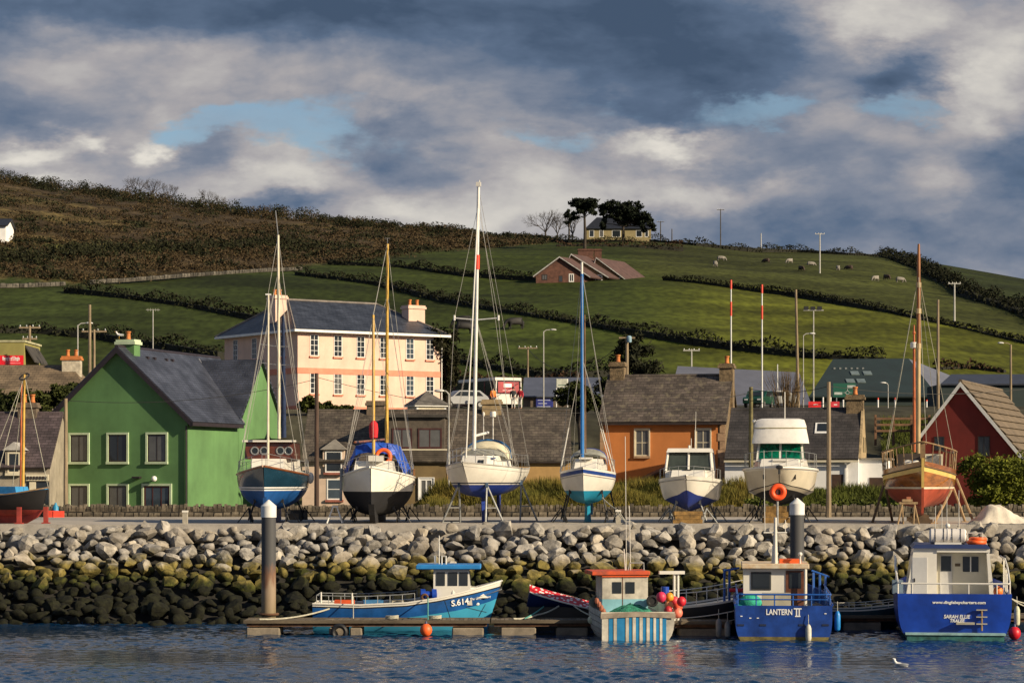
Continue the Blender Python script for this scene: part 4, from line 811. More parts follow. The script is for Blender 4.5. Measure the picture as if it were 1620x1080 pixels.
for i, (px, py, h, ln) in enumerate(((215, 318, 7.5, .4), (240, 320, 7.0, .5), (268, 322, 6, .5), (325, 329, 5.8, .8), (345, 333, 4.6, .8))):
    bare_tree(('tallest bare tree on the left skyline', 'second bare tree from the left on the skyline', 'third bare tree from the left on the skyline', 'bare tree leaning right on the left skyline', 'small bare tree at the right end of the left skyline group')[i], px, py, h, 20+i, ln)
for i, (px, py, h) in enumerate(((863, 379, 7.6), (882, 379, 6.2), (906, 381, 7.2))): bare_tree(('bare round-crowned tree left of the skyline pines', 'slimmer bare tree between the round one and the pines', 'bare tree beside the tall skyline pine')[i], px, py, h, 40+i, 0, 'bare trees beside the skyline house')
def leaf_tree(name, label, base, trunk_h, blobs, m, size, n, seed, cat='tree', trunk_r=.25, group=None, up=0.0):
    """blobs: (dx, dy, dz, rx, ry, rz) leaf clumps of the crown; a limb runs to each"""
    r2 = np.random.default_rng(seed); root = thing(name, label, cat, base, group=group); b = MB()
    if trunk_h > 0:
        top = Vector((r2.normal(0, .1), 0, trunk_h)); b.tube([(0, 0, -.4), (0.05, 0, trunk_h*.5), top], trunk_r, 8, True, trunk_r*.6)
        for (x, y, z, *_r) in blobs: b.tube([top*.85, (top*.85+Vector((x, y, z)))/2+Vector((0, 0, .2)), (x, y, z)], trunk_r*.4, 5, False, trunk_r*.12)
    else:
        for (x, y, z, *_r) in blobs: b.tube([(0, 0, -.2), (x*.5, y*.5, z*.6), (x, y, z)], trunk_r*.35, 5, False, trunk_r*.1)
    b.build('trunk' if trunk_h else 'stems', bark, root, smooth=True); C_ = []
    tot = sum(q[3]*q[4]*q[5] for q in blobs)**1.0
    for (x, y, z, rx, ry, rz) in blobs:
        k = int(n*rx*ry*rz/tot); k2 = max(4, k//70); sub = r2.normal(size=(k2, 3)); sub /= np.linalg.norm(sub, axis=1)[:, None]; sub *= r2.uniform(.45, 1.0, (k2, 1))
        q = sub[r2.integers(k2, size=k)]+r2.normal(0, .19, (k, 3)); C_.append(np.array([x, y, z])+q*np.array([rx, ry, rz]))
    c = np.concatenate(C_); o = cards('crown', c, rng.uniform(.6, 1.3, len(c))*size, m, root, (0, 0, 0), up); o['kind'] = 'stuff'; return root
def blobset(r2, n, rx, ry, rz, z0, s=.45):
    out = []
    for _ in range(n):
        v = r2.normal(size=3); v /= np.linalg.norm(v); k = r2.uniform(.2, .8); out.append((v[0]*rx*k, v[1]*ry*k, z0+v[2]*rz*k, rx*s*r2.uniform(.8, 1.2), ry*s*r2.uniform(.8, 1.2), rz*s*r2.uniform(.8, 1.2)))
    return out
p = hill(925, 395); s = p.y/F
leaf_tree('pine_tree', 'tall flat-topped pine with bare trunk left of the cream skyline house', p, 60*s, [((925+a-925)*s, 0, (395-y_)*s, w*s, 2.2, h_*s) for a, y_, w, h_ in ((-8, 322, 14, 6), (8, 325, 14, 8), (0, 318, 16, 5), (-2, 332, 12, 6), (10, 338, 8, 5), (-20, 342, 10, 4))], pine_m, .6, 4200, 51, trunk_r=.35)
p = hill(985, 382) - Vector((0, 3, 0)); s = p.y/F
leaf_tree('pine_tree', 'broad spreading dark pine over the cream skyline house', p, 26*s, [(a*s, 0, (382-y_)*s, w*s, 2.6, h_*s) for a, y_, w, h_ in ((-25, 329, 16, 7), (-5, 325, 18, 7), (15, 330, 16, 8), (28, 341, 12, 8), (0, 336, 20, 7), (38, 350, 10, 7), (-14, 345, 12, 6), (12, 345, 16, 8), (-30, 340, 10, 6), (24, 352, 12, 7), (-34, 356, 9, 8), (44, 360, 8, 7), (-4, 352, 14, 8), (30, 362, 9, 6))], pine_m, .62, 9500, 52, trunk_r=.4)
p = hill(900, 382); s = p.y/F
leaf_tree('pine_tree', 'thin ragged pine between the bare trees and the tall pine', p, 30*s, [(a*s, 0, (382-y_)*s, w*s, 1.6, h_*s) for a, y_, w, h_ in ((0, 340, 8, 4), (8, 346, 9, 3), (-4, 352, 7, 3), (4, 335, 6, 3))], pine_m, .6, 700, 53, trunk_r=.25)
def garden():
    r2 = np.random.default_rng(77)
    g = Vector((XP(1585, 124), 124, GZ(1585, 124))); leaf_tree('garden_bush', 'big bright green bush in front of the red house', g, 0, blobset(r2, 18, 2.3, 1.8, 1.65, 2.05, .42), bush_m, .16, 19000, 61, 'bush', .25)
    g = ground(918, 150); zc = ZP(628, 150)-g.z; leaf_tree('garden_tree', 'rounded green tree behind the blue mast left of the orange house', g, zc-1.2, blobset(r2, 12, 1.7, 1.4, 1.0, zc, .45), dull_m, .22, 6500, 62, 'tree', .2)
    D = 152; g = ground(1003, D); root = thing('spruce_tree', 'dark feathery conifer behind the orange house left chimney', 'tree', g); zt = ZP(532, D)-g.z; b = MB(); b.tube([(0, 0, -.3), (0, 0, zt)], .2, 6, True, .03); b.build('trunk', bark, root); C_ = []
    for i in range(52):
        z = zt*r2.uniform(.35, .99); a = r2.uniform(0, 6.28); ln = (1-z/zt)*4.2+.5; n = 110; t = r2.random(n)**.7; q = np.stack([np.cos(a)*t*ln, np.sin(a)*t*ln, z+t*ln*.28], 1)+r2.normal(0, .13, (n, 3)); C_.append(q)
    c = np.concatenate(C_); cards('crown', c, rng.uniform(.2, .5, len(c)), leafm('spruce_needle', (.030, .032, .014), (.012, .014, .008)), root, aspect=.3)['kind'] = 'stuff'
    g = ground(708, 186); zc = ZP(560, 186)-g.z; leaf_tree('garden_tree', 'shadowy dark tree against the right end of the pink building', g, zc-2, blobset(r2, 10, 1.7, 1.7, 3.4, zc-.6, .45), leafm('dark_leaf', (.030, .030, .012), (.012, .012, .006)), .3, 5200, 63, 'tree', .25)
    for i, (px, ya, yb, D, w, lab) in enumerate(((-6, 604, 668, 146, 2.0, 'leafy hedge bush at the left edge behind the grey cottage chimney'), (62, 612, 668, 146, 1.6, 'leafy bush right of the small mast behind the grey cottage'), (104, 602, 655, 147, 1.5, 'leafy bush beside the green house roof edge'))):
        g = ground(px, D); z1, z0 = ZP(ya, D)-g.z, ZP(yb, D)-g.z; leaf_tree('garden_bush', lab, g, max(.3, z0*.6), blobset(r2, 10, w, 1.3, (z1-z0)/2, (z0+z1)/2, .45), dull_m, .24, 4800, 64+i, 'bush', .15)
    for i, (px, ya, yb, w, lab) in enumerate(((488, 628, 652, .7, 'spiky cabbage palm before the pink building'), (512, 632, 652, .65, 'shaggy green shrub right of the cabbage palm'), (545, 638, 655, .8, 'low green shrub before the middle of the pink building'), (530, 642, 655, .6, 'smallest green shrub between two larger ones below the pink building'))):
        D = 168; g = ground(px, D); z1, z0 = ZP(ya, D)-g.z, ZP(yb, D)-g.z; leaf_tree('garden_shrub', lab, g, max(.3, z0), blobset(r2, 7, w, .7, (z1-z0)/2, (z0+z1)/2, .5), dull_m, .3 if i else .45, 1300, 70+i, 'shrub', .1)
    D = 205; g = ground(1246, D); root = thing('bare_shrub', 'tall bare straw-coloured shrub behind the white cruiser', 'shrub', g); b = MB(); zt = ZP(582, D)-g.z
    for i in range(110):
        x = r2.normal(0, .75); b.tube([(x*.6, r2.normal(0, .3), -.2), (x*.9, 0, zt*.45), (x*1.25+r2.normal(0, .15), r2.normal(0, .3), zt*r2.uniform(.6, 1.02))], .028, 3, False, .01)
    b.build('stems', mat('straw_stem', (.24, .16, .07), .9, .25, 2), root)['kind'] = 'stuff'
    # low hedges in front of the cottages
    for (p0, p1, D, h, lab) in ((1180, 1215, 121.5, .75, 'low leafy hedge left of the white cottage door'), (1290, 1395, 121.8, .70, 'low rounded hedge in front of the white cottage'), (1395, 1470, 122.5, .5, 'low ragged hedge behind the wooden boat')):
        x0, x1 = XP(p0, D), XP(p1, D); g = Vector(((x0+x1)/2, D, GZ((p0+p1)/2, D))); n = 3200; q = r2.normal(0, 1, (n, 3))*np.array([0, .35, 0])+np.stack([r2.uniform(x0, x1, n)-g.x, np.zeros(n), r2.beta(1.3, 1, n)*(h+.35)*(1+.18*np.sin(np.linspace(0, 40, n)))], 1)
        root = thing('garden_hedge', lab, 'hedge', g); b = MB(); b.box(x0-g.x, x1-g.x, -.25, .25, 0, .5); b.build('hedge_core', MATS['hedge_core'], root); cards('foliage', q, rng.uniform(.10, .22, n), lawn_m, root)['kind'] = 'stuff'
garden()
def long_grass():
    r2 = np.random.default_rng(9)
    def blades(name, x0, x1, d0, d1, n, h, m):
        px = r2.uniform(x0, x1, n); D = r2.uniform(d0, d1, n); X = (px-CX)/F*D; Z = terrain_z(px, D); hh = h*r2.uniform(.4, 1.15, n)*(.7+.5*np.sin(X*1.7+D)*np.sin(X*.6)); a = r2.uniform(0, 6.28, n); w = .03
        le = r2.normal(0, .16, (n, 2)); B0 = np.stack([X-np.cos(a)*w, D-np.sin(a)*w, Z-.02], 1); B1 = np.stack([X+np.cos(a)*w, D+np.sin(a)*w, Z-.02], 1); T = np.stack([X+le[:, 0], D+le[:, 1], Z+hh], 1)
        V = np.stack([B0, B1, T], 1).reshape(-1, 3); tag(link(name, raw_mesh(name, V, np.arange(3*n).reshape(-1, 3)), m), kind='stuff')
    blades('long_dry_grass', 655, 1185, 119.5, 132.5, 70000, .75, grass_m); blades('rough_grass', 1180, 1480, 119.5, 131, 22000, .5, lawn_m); blades('rough_grass_patch', 560, 720, 119.2, 127, 9000, .45, lawn_m)
    blades('bank_grass', 1395, 1475, 140, 165, 12000, .6, lawn_m)
long_grass()
# ---- grazing animals
def beast(name, label, cat, px, py, ln, m, heading, group, head_m=None, graze=True):
    p = hill(px, py); root = thing(name, label, cat, p, heading, group); L_ = ln; H = ln*.62; r = ln*.20 if name == 'cow' else ln*.23
    me = bpy.data.meshes.new('body'); hx = L_*.44
    neck = [(hx, 0, H*.86), (hx+L_*.16, 0, H*.62 if graze else H*1.08), (hx+L_*.26, 0, H*.22 if graze else H*1.22), (hx+L_*.36, 0, H*.08 if graze else H*1.12)]
    V = [(-hx, 0, H*.80), (-hx*.4, 0, H*.74), (hx*.3, 0, H*.72)]+neck; E = [(0, 1), (1, 2), (2, 3), (3, 4), (4, 5), (5, 6)]; Rr = [r*.85, r*1.02, r*1.05, r*.8, r*.48, r*.40, r*.24]
    for sx, base, back in ((-hx*.92, 0, 1), (hx*.72, 2, 0)):
        for sy in (-1, 1):
            k = len(V); y = sy*r*.62
            V += [(sx, y, H*.52), (sx+(-.05 if back else .02)*L_, y, H*.27), (sx+(.0)*L_, y, 0.02)]; E += [(base, k), (k, k+1), (k+1, k+2)]; Rr += [r*.42, r*.2, r*.17]
    k = len(V); V += [(-hx-r*.5, 0, H*.72), (-hx-r*.6, 0, H*.4)]; E += [(0, k), (k, k+1)]; Rr += [r*.12, r*.08]
    me.from_pydata(V, E, []); o = bpy.data.objects.new('body', me); COL.objects.link(o)
    md = o.modifiers.new('Skin', 'SKIN'); sv = me.skin_vertices[0].data
    for i, q in enumerate(Rr): sv[i].radius = (q, q)
    sv[1].use_root = True; s2 = o.modifiers.new('Sub', 'SUBSURF'); s2.levels = s2.render_levels = 1
    dg = bpy.context.evaluated_depsgraph_get(); me2 = bpy.data.meshes.new_from_object(o.evaluated_get(dg)); bpy.data.objects.remove(o); me2.name = 'body'
    me2.polygons.foreach_set('use_smooth', [True]*len(me2.polygons)); link('body', me2, m, root)
    b = MB()
    for sy in (-1, 1): hd = Vector(neck[2]); b.ball(hd+Vector((-.02*L_, sy*r*.55, r*.2)), r*.28, 8, (.5, 1.2, .5))
    b.build('ears', m, root, smooth=True)
hide = mat('black_hide', (.012, .010, .010), .7, .2, 3); fleece = mat('fleece', (.24, .22, .19), .95, .15, 3, .4, 12); brownhide = mat('brown_hide', (.05, .03, .02), .8)
beast('cow', 'dark cow grazing right of the red-banded mast', 'cow', 815, 521, 2.3, hide, R(200), 'cattle on the hill')
beast('cow', 'upper dark cow of the pair by the mast spreader', 'cow', 733, 518, 2.3, hide, R(175), 'cattle on the hill')
beast('cow', 'lower dark cow of the pair by the mast spreader', 'cow', 735, 528, 2.3, hide, R(10), 'cattle on the hill')
for i, (px, py, mm, lab) in enumerate(((1141, 413, fleece, 'upper pale sheep of the pair on the upper right field'), (1132, 422, fleece, 'lower pale sheep of the pair on the upper right field'), (1212, 417, brownhide, 'leftmost dark sheep right of the pale pair'), (1249, 417, fleece, 'pale sheep in the middle of the upper right field'), (1268, 429, brownhide, 'dark sheep left of the thin hill pole'), (1283, 422, fleece, 'pale sheep just left of the thin hill pole'), (1326, 429, fleece, 'pale sheep just right of the thin hill pole'), (1343, 428, brownhide, 'dark sheep rightmost of the upper row'), (1385, 445, fleece, 'pale sheep lower on the field near the dark one'), (1403, 443, brownhide, 'dark sheep lower on the field between pale ones'), (1424, 447, fleece, 'rightmost pale sheep near the tall brown mast'))):
    beast('sheep', lab, 'sheep', px, py, 1.45, mm, R((i*73) % 360), 'sheep on the hill')
# ================================================================== boats
gel = mat('white_gelcoat', (.72, .69, .62), .28, .05, 1.2, streak=.08, coat=.2); alloy = mat('mast_alloy', (.66, .65, .62), .4, .08, 3); steel = mat('bright_steel', (.38, .38, .37), .35, .1, 3, metal=.6)
wire = mat('rigging_wire', (.42, .40, .36), .5, .1); varnish = mat('varnished_wood', (.25, .085, .022), .3, .25, 2.2, coat=.3, stretch=(1, 1, 5)); spruce = mat('varnished_spruce', (.56, .34, .055), .4, .15, 3); black = mat('black_paint', (.012, .012, .013), .45, .15, 2); rope_m = mat('pale_rope', (.45, .43, .34), .9, .15, 8); rust = mat('rusty_steel', (.14, .065, .03), .85, .3, 4); orange = mat('buoy_orange', (.85, .13, .022), .5, .08, 4); galv = mat('galvanised', (.30, .31, .31), .55, .15, 4, metal=.3)
class Boat:
    def __init__(s, name, label, px, D, yaw, z, cat='boat', group=None):
        """yaw: degrees the bow is turned to the left of pointing at the camera; origin amidships"""
        s.rz = -math.pi/2-R(yaw); s.o = Vector((XP(px, D), D, z)); s.root = thing(name, label, cat, s.o, s.rz, group)
    def w(s, px, py, D): return s.loc(P(px, py, D))
    def loc(s, p): return Matrix.Rotation(-s.rz, 3, 'Z')@(Vector(p)-s.o)
    def glob(s, p): return Matrix.Rotation(s.rz, 3, 'Z')@Vector(p)+s.o
    def atx(s, px, py, lx):
        """local point on the cross-section plane x = lx seen at the photo position"""
        d = Matrix.Rotation(-s.rz, 3, 'Z')@Vector(((px-CX)/F, 1, (HY-py)/F)); c = s.loc((0, 0, CZ)); t = (lx-c.x)/d.x; return c+d*t
    def hull(s, L, B, sheer, keel, bands, pm=2.4, qm=1.7, rake=.9, transom=.75, full=.62, mode='round', chine=None, deck=None, deck_drop=.05, tr_m=None, trake=0.0, wide=.45, pb=1.05):
        s.L, s.B, s.sheer, s.keel, s.tr, s.full, s.rake, s.wide = L, B, sheer, keel, transom, full, rake, wide
        def hb(t): return B/2*(math.sin(math.pi/2*min(1, t/wide))**full if t < wide else 1-(1-transom)*((t-wide)/(1-wide))**2)
        def y(t, z):
            zs, zk = sheer(t), keel(t); q = min(1, max(0, (zs-z)/(zs-zk))); h = max(.018, hb(t))
            if mode == 'chine':
                zc, cr = chine(t); 
                if z >= zc: return h*(cr+(1-cr)*((z-zc)/max(.01, zs-zc))**.8)
                return h*cr*max(0, (z-zk)/max(.01, zc-zk))**.85
            k = min(1, t/.42); p_ = pb+(pm-pb)*k; q_ = 1+(qm-1)*k; return h*(1-q**p_)**(1/q_)
        def x(t, z):
            zs, zk = sheer(t), keel(t); u = min(1, max(0, (z-zk)/(zs-zk))); return L/2-t*L-rake*(1-u)*(1-t)**3+trake*(1-u)*max(0, (t-.8)/.2)
        s.y, s.x, s.hb = y, x, hb; T = [i/26 for i in range(27)]; T[1:1] = [.012]
        tb = []
        for (nm, zt, zb, m, nr) in bands:
            b = MB()
            for sd in (1, -1):
                rows = []
                for t in T:
                    a, c = min(sheer(t), zt(t)), max(keel(t), zb(t)); a = max(a, keel(t)); c = min(c, a); rows.append([(x(t, a+(c-a)*i/nr), sd*y(t, a+(c-a)*i/nr), a+(c-a)*i/nr) for i in range(nr+1)])
                b.grid(rows)
            o = b.build(nm, m, s.root, smooth=True)
            zs = [min(sheer(1), zt(1))+(max(keel(1), zb(1))-min(sheer(1), zt(1)))*i/nr for i in range(nr+1)]; tb.append((zs, m))
        for zs, m in tb:                                          # transom, band by band
            b = MB(); b.grid([[(x(1, z)-.002, y(1, z), z) for z in zs], [(x(1, z)-.002, -y(1, z), z) for z in zs]]); b.build('transom', tr_m or m, s.root)
        if deck:
            b = MB(); b.grid([[(x(t, sheer(t)), sd*y(t, sheer(t))*.985, sheer(t)-deck_drop+(.05*(1-sd*sd))) for sd in (-1, -.5, 0, .5, 1)] for t in T]); b.build('deck', deck, s.root, smooth=True)
        return s
    def edge(s, t, side, dz=0, inset=0): z = s.sheer(t); return Vector((s.x(t, z)-(inset if t < .05 else 0), side*max(0, s.y(t, z)-inset), z+dz))
    def strake(s, name, m, zf, r, t0=0, t1=1, n=24, out=.0, flat=None):
        b = MB()
        for sd in (1, -1): b.tube([(s.x(t, zf(t)), sd*(s.y(t, zf(t))+out), zf(t)) for t in [t0+(t1-t0)*i/n for i in range(n+1)]], r, 6)
        return b.build(name, m, s.root, smooth=True)
    def rail(s, name, m, h, t0, t1, n, r=.014, inset=.06, mid=True, posts=True):
        b = MB(); ts = [t0+(t1-t0)*i/n for i in range(n+1)]
        L_ = [s.edge(t, 1, h, inset) for t in ts]; R_ = [s.edge(t, -1, h, inset) for t in ts]
        lines = [L_[::-1]+R_] if t0 < .06 else [L_, R_]
        for q in lines: b.tube(q, r*.8, 6)
        if mid:
            for q in lines: b.tube([p-Vector((0, 0, h*.48)) for p in q], r*.5, 5)
        for sd in (1, -1):
            for t in ts: b.tube([s.edge(t, sd, -.02, inset), s.edge(t, sd, h, inset)], r*.75, 5)
        return b.build(name, m, s.root)
    def mast(s, base, top, r, m, name='mast', r1=None): b = MB(); b.tube([base, (Vector(base)+Vector(top))/2, top], r, 10, True, r1 or r*.7); return b.build(name, m, s.root, smooth=True)
    def stays(s, pairs, r=.011, name='rigging', m=None):
        b = MB()
        for a, c in pairs: b.tube([a, c], r, 4)
        return b.build(name, m or wire, s.root)
def zfun(*pts):
    xs, ys = zip(*pts); return lambda t: float(np.interp(t, xs, ys))
def smooth_z(a, b_, c, tm=.6):
    """sheer: a at the bow, b lowest at tm, c at the stern"""
    return lambda t: b_+(a-b_)*((tm-t)/tm)**2 if t < tm else b_+(c-b_)*((t-tm)/(1-tm))**2
def long_keel(bt, m, t0, t1, thick, zb=0.0, rudder=True):
    b = MB(); n = 10; top = [(bt.x(t0+(t1-t0)*i/n, bt.keel(t0+(t1-t0)*i/n)), bt.keel(t0+(t1-t0)*i/n)+.12) for i in range(n+1)]
    poly = [(top[0][0]+.15, 0, top[0][1])]+[(x_, 0, z_) for x_, z_ in top[1:]]+[(top[-1][0], 0, zb), (top[0][0]-.75, 0, zb), (top[0][0]-.15, 0, zb+(top[0][1]-zb)*.45)]
    b.prism([(a, -thick/2, c) for a, _, c in poly], (0, thick, 0)); return b.build('keel', m, bt.root)
def fin_keel(bt, m, t0, t1, thick, zb=0.0, bulb=0):
    b = MB(); za, zc = bt.keel(t0)+.06, bt.keel(t1)+.06; x0, x1 = L_x(bt, t0), L_x(bt, t1)
    def sec(xa, xb, z, th): return [(xa, 0, z), (xa-(xa-xb)*.25, th/2, z), (xa-(xa-xb)*.6, th*.4, z), (xb, 0, z), (xa-(xa-xb)*.6, -th*.4, z), (xa-(xa-xb)*.25, -th/2, z)]
    A, B_ = sec(x0, x1, max(za, zc), thick), sec(x0-.25, x1+.05, zb, thick*1.5 if bulb else thick*.9)
    b.add(A+B_, [(0, 1, 2, 3, 4, 5)[::-1], (6, 7, 8, 9, 10, 11)]+[(i, (i+1) % 6, (i+1) % 6+6, i+6) for i in range(6)]); return b.build('keel', m, bt.root, smooth=True)
def L_x(bt, t): return bt.x(t, bt.keel(t))
def stand(bt, t, side, zfrac, m, boatname, lab, tall=None):
    """tripod prop from the ground to the hull side"""
    zs, zk = bt.sheer(t), bt.keel(t); z = zk+(zs-zk)*zfrac; p = bt.glob((bt.x(t, z), side*(bt.y(t, z)+.03), z)); g = Vector((p.x, p.y, QZ)); out = Vector((Matrix.Rotation(bt.rz, 3, 'Z')@Vector((0, side, 0)))); f = Vector((out.y, -out.x, 0))
    foot = g+out*.28; root = thing('boat_stand', lab, 'boat stand', foot, 0, 'boat stands on the quay'); o = foot; top = p-o
    b = MB(); b.tube([Vector((0, 0, .12)), top], .035, 8); b.build('post', m, root)
    for q in (out*.45, -out*.15+f*.42, -out*.15-f*.42): b = MB(); b.tube([Vector((0, 0, .62))*1.0+top*.18*0, q+Vector((0, 0, .02))], .024, 6); b.build('leg', m, root)
    b = MB(); b.cbox(top, .10, .20, .16); b.build('pad', m, root)
def stands(bt, m, boatname, ts=(.22, .68), zf=(.42, .42), col='grey'):
    for i, t in enumerate(ts):
        for sd in (1, -1): stand(bt, t, sd, zf[i], m, boatname, f"{col} prop stand under the {'near' if i == 0 else 'far'} {'right' if sd > 0 else 'left'} side of the {boatname}")
def ring(bt_root, c, Rr, r, axis, m, name='lifebuoy', parent=True):
    b = MB(); b.torus(c, Rr, r, axis, 28, 10); return b.build(name, m, bt_root, smooth=True)
def house(b, x0, x1, w0, w1, z0, z1, tw=.86, fr=.25, rr=.1):
    """cabin block: x0 front, x1 aft, half-widths, front raked by fr"""
    b.add([(x0, -w0, z0), (x0, w0, z0), (x1, w1, z0), (x1, -w1, z0), (x0-fr, -w0*tw, z1), (x0-fr, w0*tw, z1), (x1+rr, w1*tw, z1), (x1+rr, -w1*tw, z1)], [(3, 2, 1, 0), (4, 5, 6, 7), (0, 1, 5, 4), (1, 2, 6, 5), (2, 3, 7, 6), (3, 0, 4, 7)]); return b
def front_pane(root, x, fr, w, z0, z1, a, c, h0, h1, m, th=.015, tw=.86, name='windscreen'):
    """glass on the raked front between fractions a..c of the width and h0..h1 of the height"""
    def q(u, v): ww = w*(1+(tw-1)*v); return Vector((x-fr*v, ww*(2*u-1), z0+(z1-z0)*v))
    n = Vector((z1-z0, 0, fr)).normalized(); b = MB(); b.prism([q(a, h0)+n*.004, q(c, h0)+n*.004, q(c, h1)+n*.004, q(a, h1)+n*.004], n*th); return b.build(name, m, root)
def side_pane(root, side, x0, x1, w, z0, z1, h0, h1, m, tw=.86, name='side_window'):
    def q(x, v): return Vector((x, side*w*(1+(tw-1)*v), z0+(z1-z0)*v))
    n = Vector((0, side*(z1-z0), w*(1-tw))).normalized(); b = MB(); b.prism([q(x0, h0)+n*.004, q(x1, h0)+n*.004, q(x1, h1)+n*.004, q(x0, h1)+n*.004], n*.015); return b.build(name, m, root)
# ---- 1 blue wooden motor-sailer
def boat_blue():
    bt = Boat('motor_sailer', 'dark blue motor-sailer with varnished wheelhouse on the quay before the green house', 432, 103.6, -.5, QZ); navy = mat('deep_teal_paint', (.010, .036, .062), .22, .12, 1.5, coat=.4); blue = mat('bottom_blue', (.010, .085, .30), .5, .12, 1.5, streak=.1)
    sh = smooth_z(2.40, 2.02, 2.25); kl = zfun((0, 1.15), (.04, .95), (.12, .74), (.4, .52), (.8, .62), (1, 1.0)); w1, w0 = (lambda t: 1.60), (lambda t: 1.34)
    bt.hull(8.8, 3.05, sh, kl, [('topsides', sh, lambda t: 1.53, navy, 6), ('stripe', lambda t: 1.53, lambda t: 1.475, white, 1), ('topsides_band', lambda t: 1.475, lambda t: 1.43, navy, 1), ('stripe', lambda t: 1.43, lambda t: 1.375, white, 1), ('bottom', lambda t: 1.375, lambda t: -9, blue, 8)], pm=2.3, qm=1.9, rake=.45, transom=.72, full=.86, deck=cream, wide=.5)
    long_keel(bt, blue, .03, .86, .16); bt.strake('gunwale', varnish, lambda t: sh(t), .045, out=.01)
    b = MB(); house(b, 2.6, -2.2, .72, 1.05, 2.05, 2.72, .92, .25, .0); b.build('trunk_cabin', gel, bt.root)
    b = MB(); b.box(2.30, 2.36, -.55, -.35, 2.4, 2.52); b.build('hatch_port', black, bt.root)
    x0, z0, z1, w = 1.7, 2.71, 3.46, 1.06; b = MB(); house(b, x0, -1.6, w, w, z0, z1, .96, .12, 0); wh = b.build('wheelhouse', mat('mahogany', (.10, .026, .014), .3, .25, 3, coat=.3), bt.root)
    b = MB(); b.grid([[(x, y, z1+.03+.10*(1-(y/1.1)**2)) for y in (-1.14, -.7, 0, .7, 1.14)] for x in (x0+.12, -1.8)]); b.grid([[(x, y, z1-.02) for y in (-1.14, -.7, 0, .7, 1.14)] for x in (x0+.12, -1.8)]); b.box(x0+.06, x0+.13, -1.14, 1.14, z1-.03, z1+.05); b.build('wheelhouse_roof', gel, wh)
    for y in (-.63, -.24, .45, .80):
        b = MB(); b.torus((x0-.045, y, 3.06), .155, .035, (1, 0, .1), 20, 6); p_ = b.build('porthole', steel, wh, smooth=True); b = MB(); b.lathe([(.15, 0), (.15, .02)], (x0-.06, y, 3.06), 16, (1, 0, .1)); b.build('pane', dark_glass, p_)
    top = bt.atx(440, 372, -.4); base = bt.atx(441.5, 690, -.4); bt.mast(base-Vector((0, 0, .4)), top, .075, cream); b = MB(); b.tube([top, bt.atx(436, 333, -.4)], .02, 5); b.build('aerial', steel, bt.root)
    t2 = bt.atx(424.5, 466, 2.3); bt.mast(bt.atx(424, 725, 2.3)-Vector((0, 0, .3)), t2, .055, cream, 'foremast'); b = MB(); b.tube([t2+Vector((0, -.12, 0)), t2+Vector((0, .12, 0))], .04, 6); b.build('masthead_fitting', white, bt.root)
    b = MB(); b.tube([bt.atx(448, 500, -1.4), bt.atx(449, 692, -1.4)], .06, 8, True, .11); b.build('furled_sail', mat('navy_canvas', (.012, .025, .07), .9, .2, 4), bt.root, smooth=True)
    for yy in (548, 577):
        b = MB(); q = bt.atx(440, yy, -.4); b.tube([q+Vector((0, -.8, .1)), q, q+Vector((0, .5, .0))], .016, 5); b.build('spreader', steel, bt.root)
    E = lambda t, sd: bt.edge(t, sd, 0); q = bt.atx(440, 430, -.4)
    bt.stays([(E(.5, 1), top), (E(.6, 1), q), (E(.42, 1), q), (E(.5, -1), top), (E(.42, -1), q), (E(.6, -1), q), (E(.02, 1), t2), (E(.98, 1), top), (E(.3, 1), t2), (E(.3, -1), t2)])
    bt.rail('guard_rail', steel, .55, .02, .95, 9, .016)
    stands(bt, black, 'blue motor-sailer', (.25, .7), (.2, .2), 'black')
    b = MB(); b.ball(E(.5, 1)+Vector((0, .08, -.12)), .17, 10, (1, 1, 1.5)); b.build('fender', gel, bt.root, smooth=True)
boat_blue()
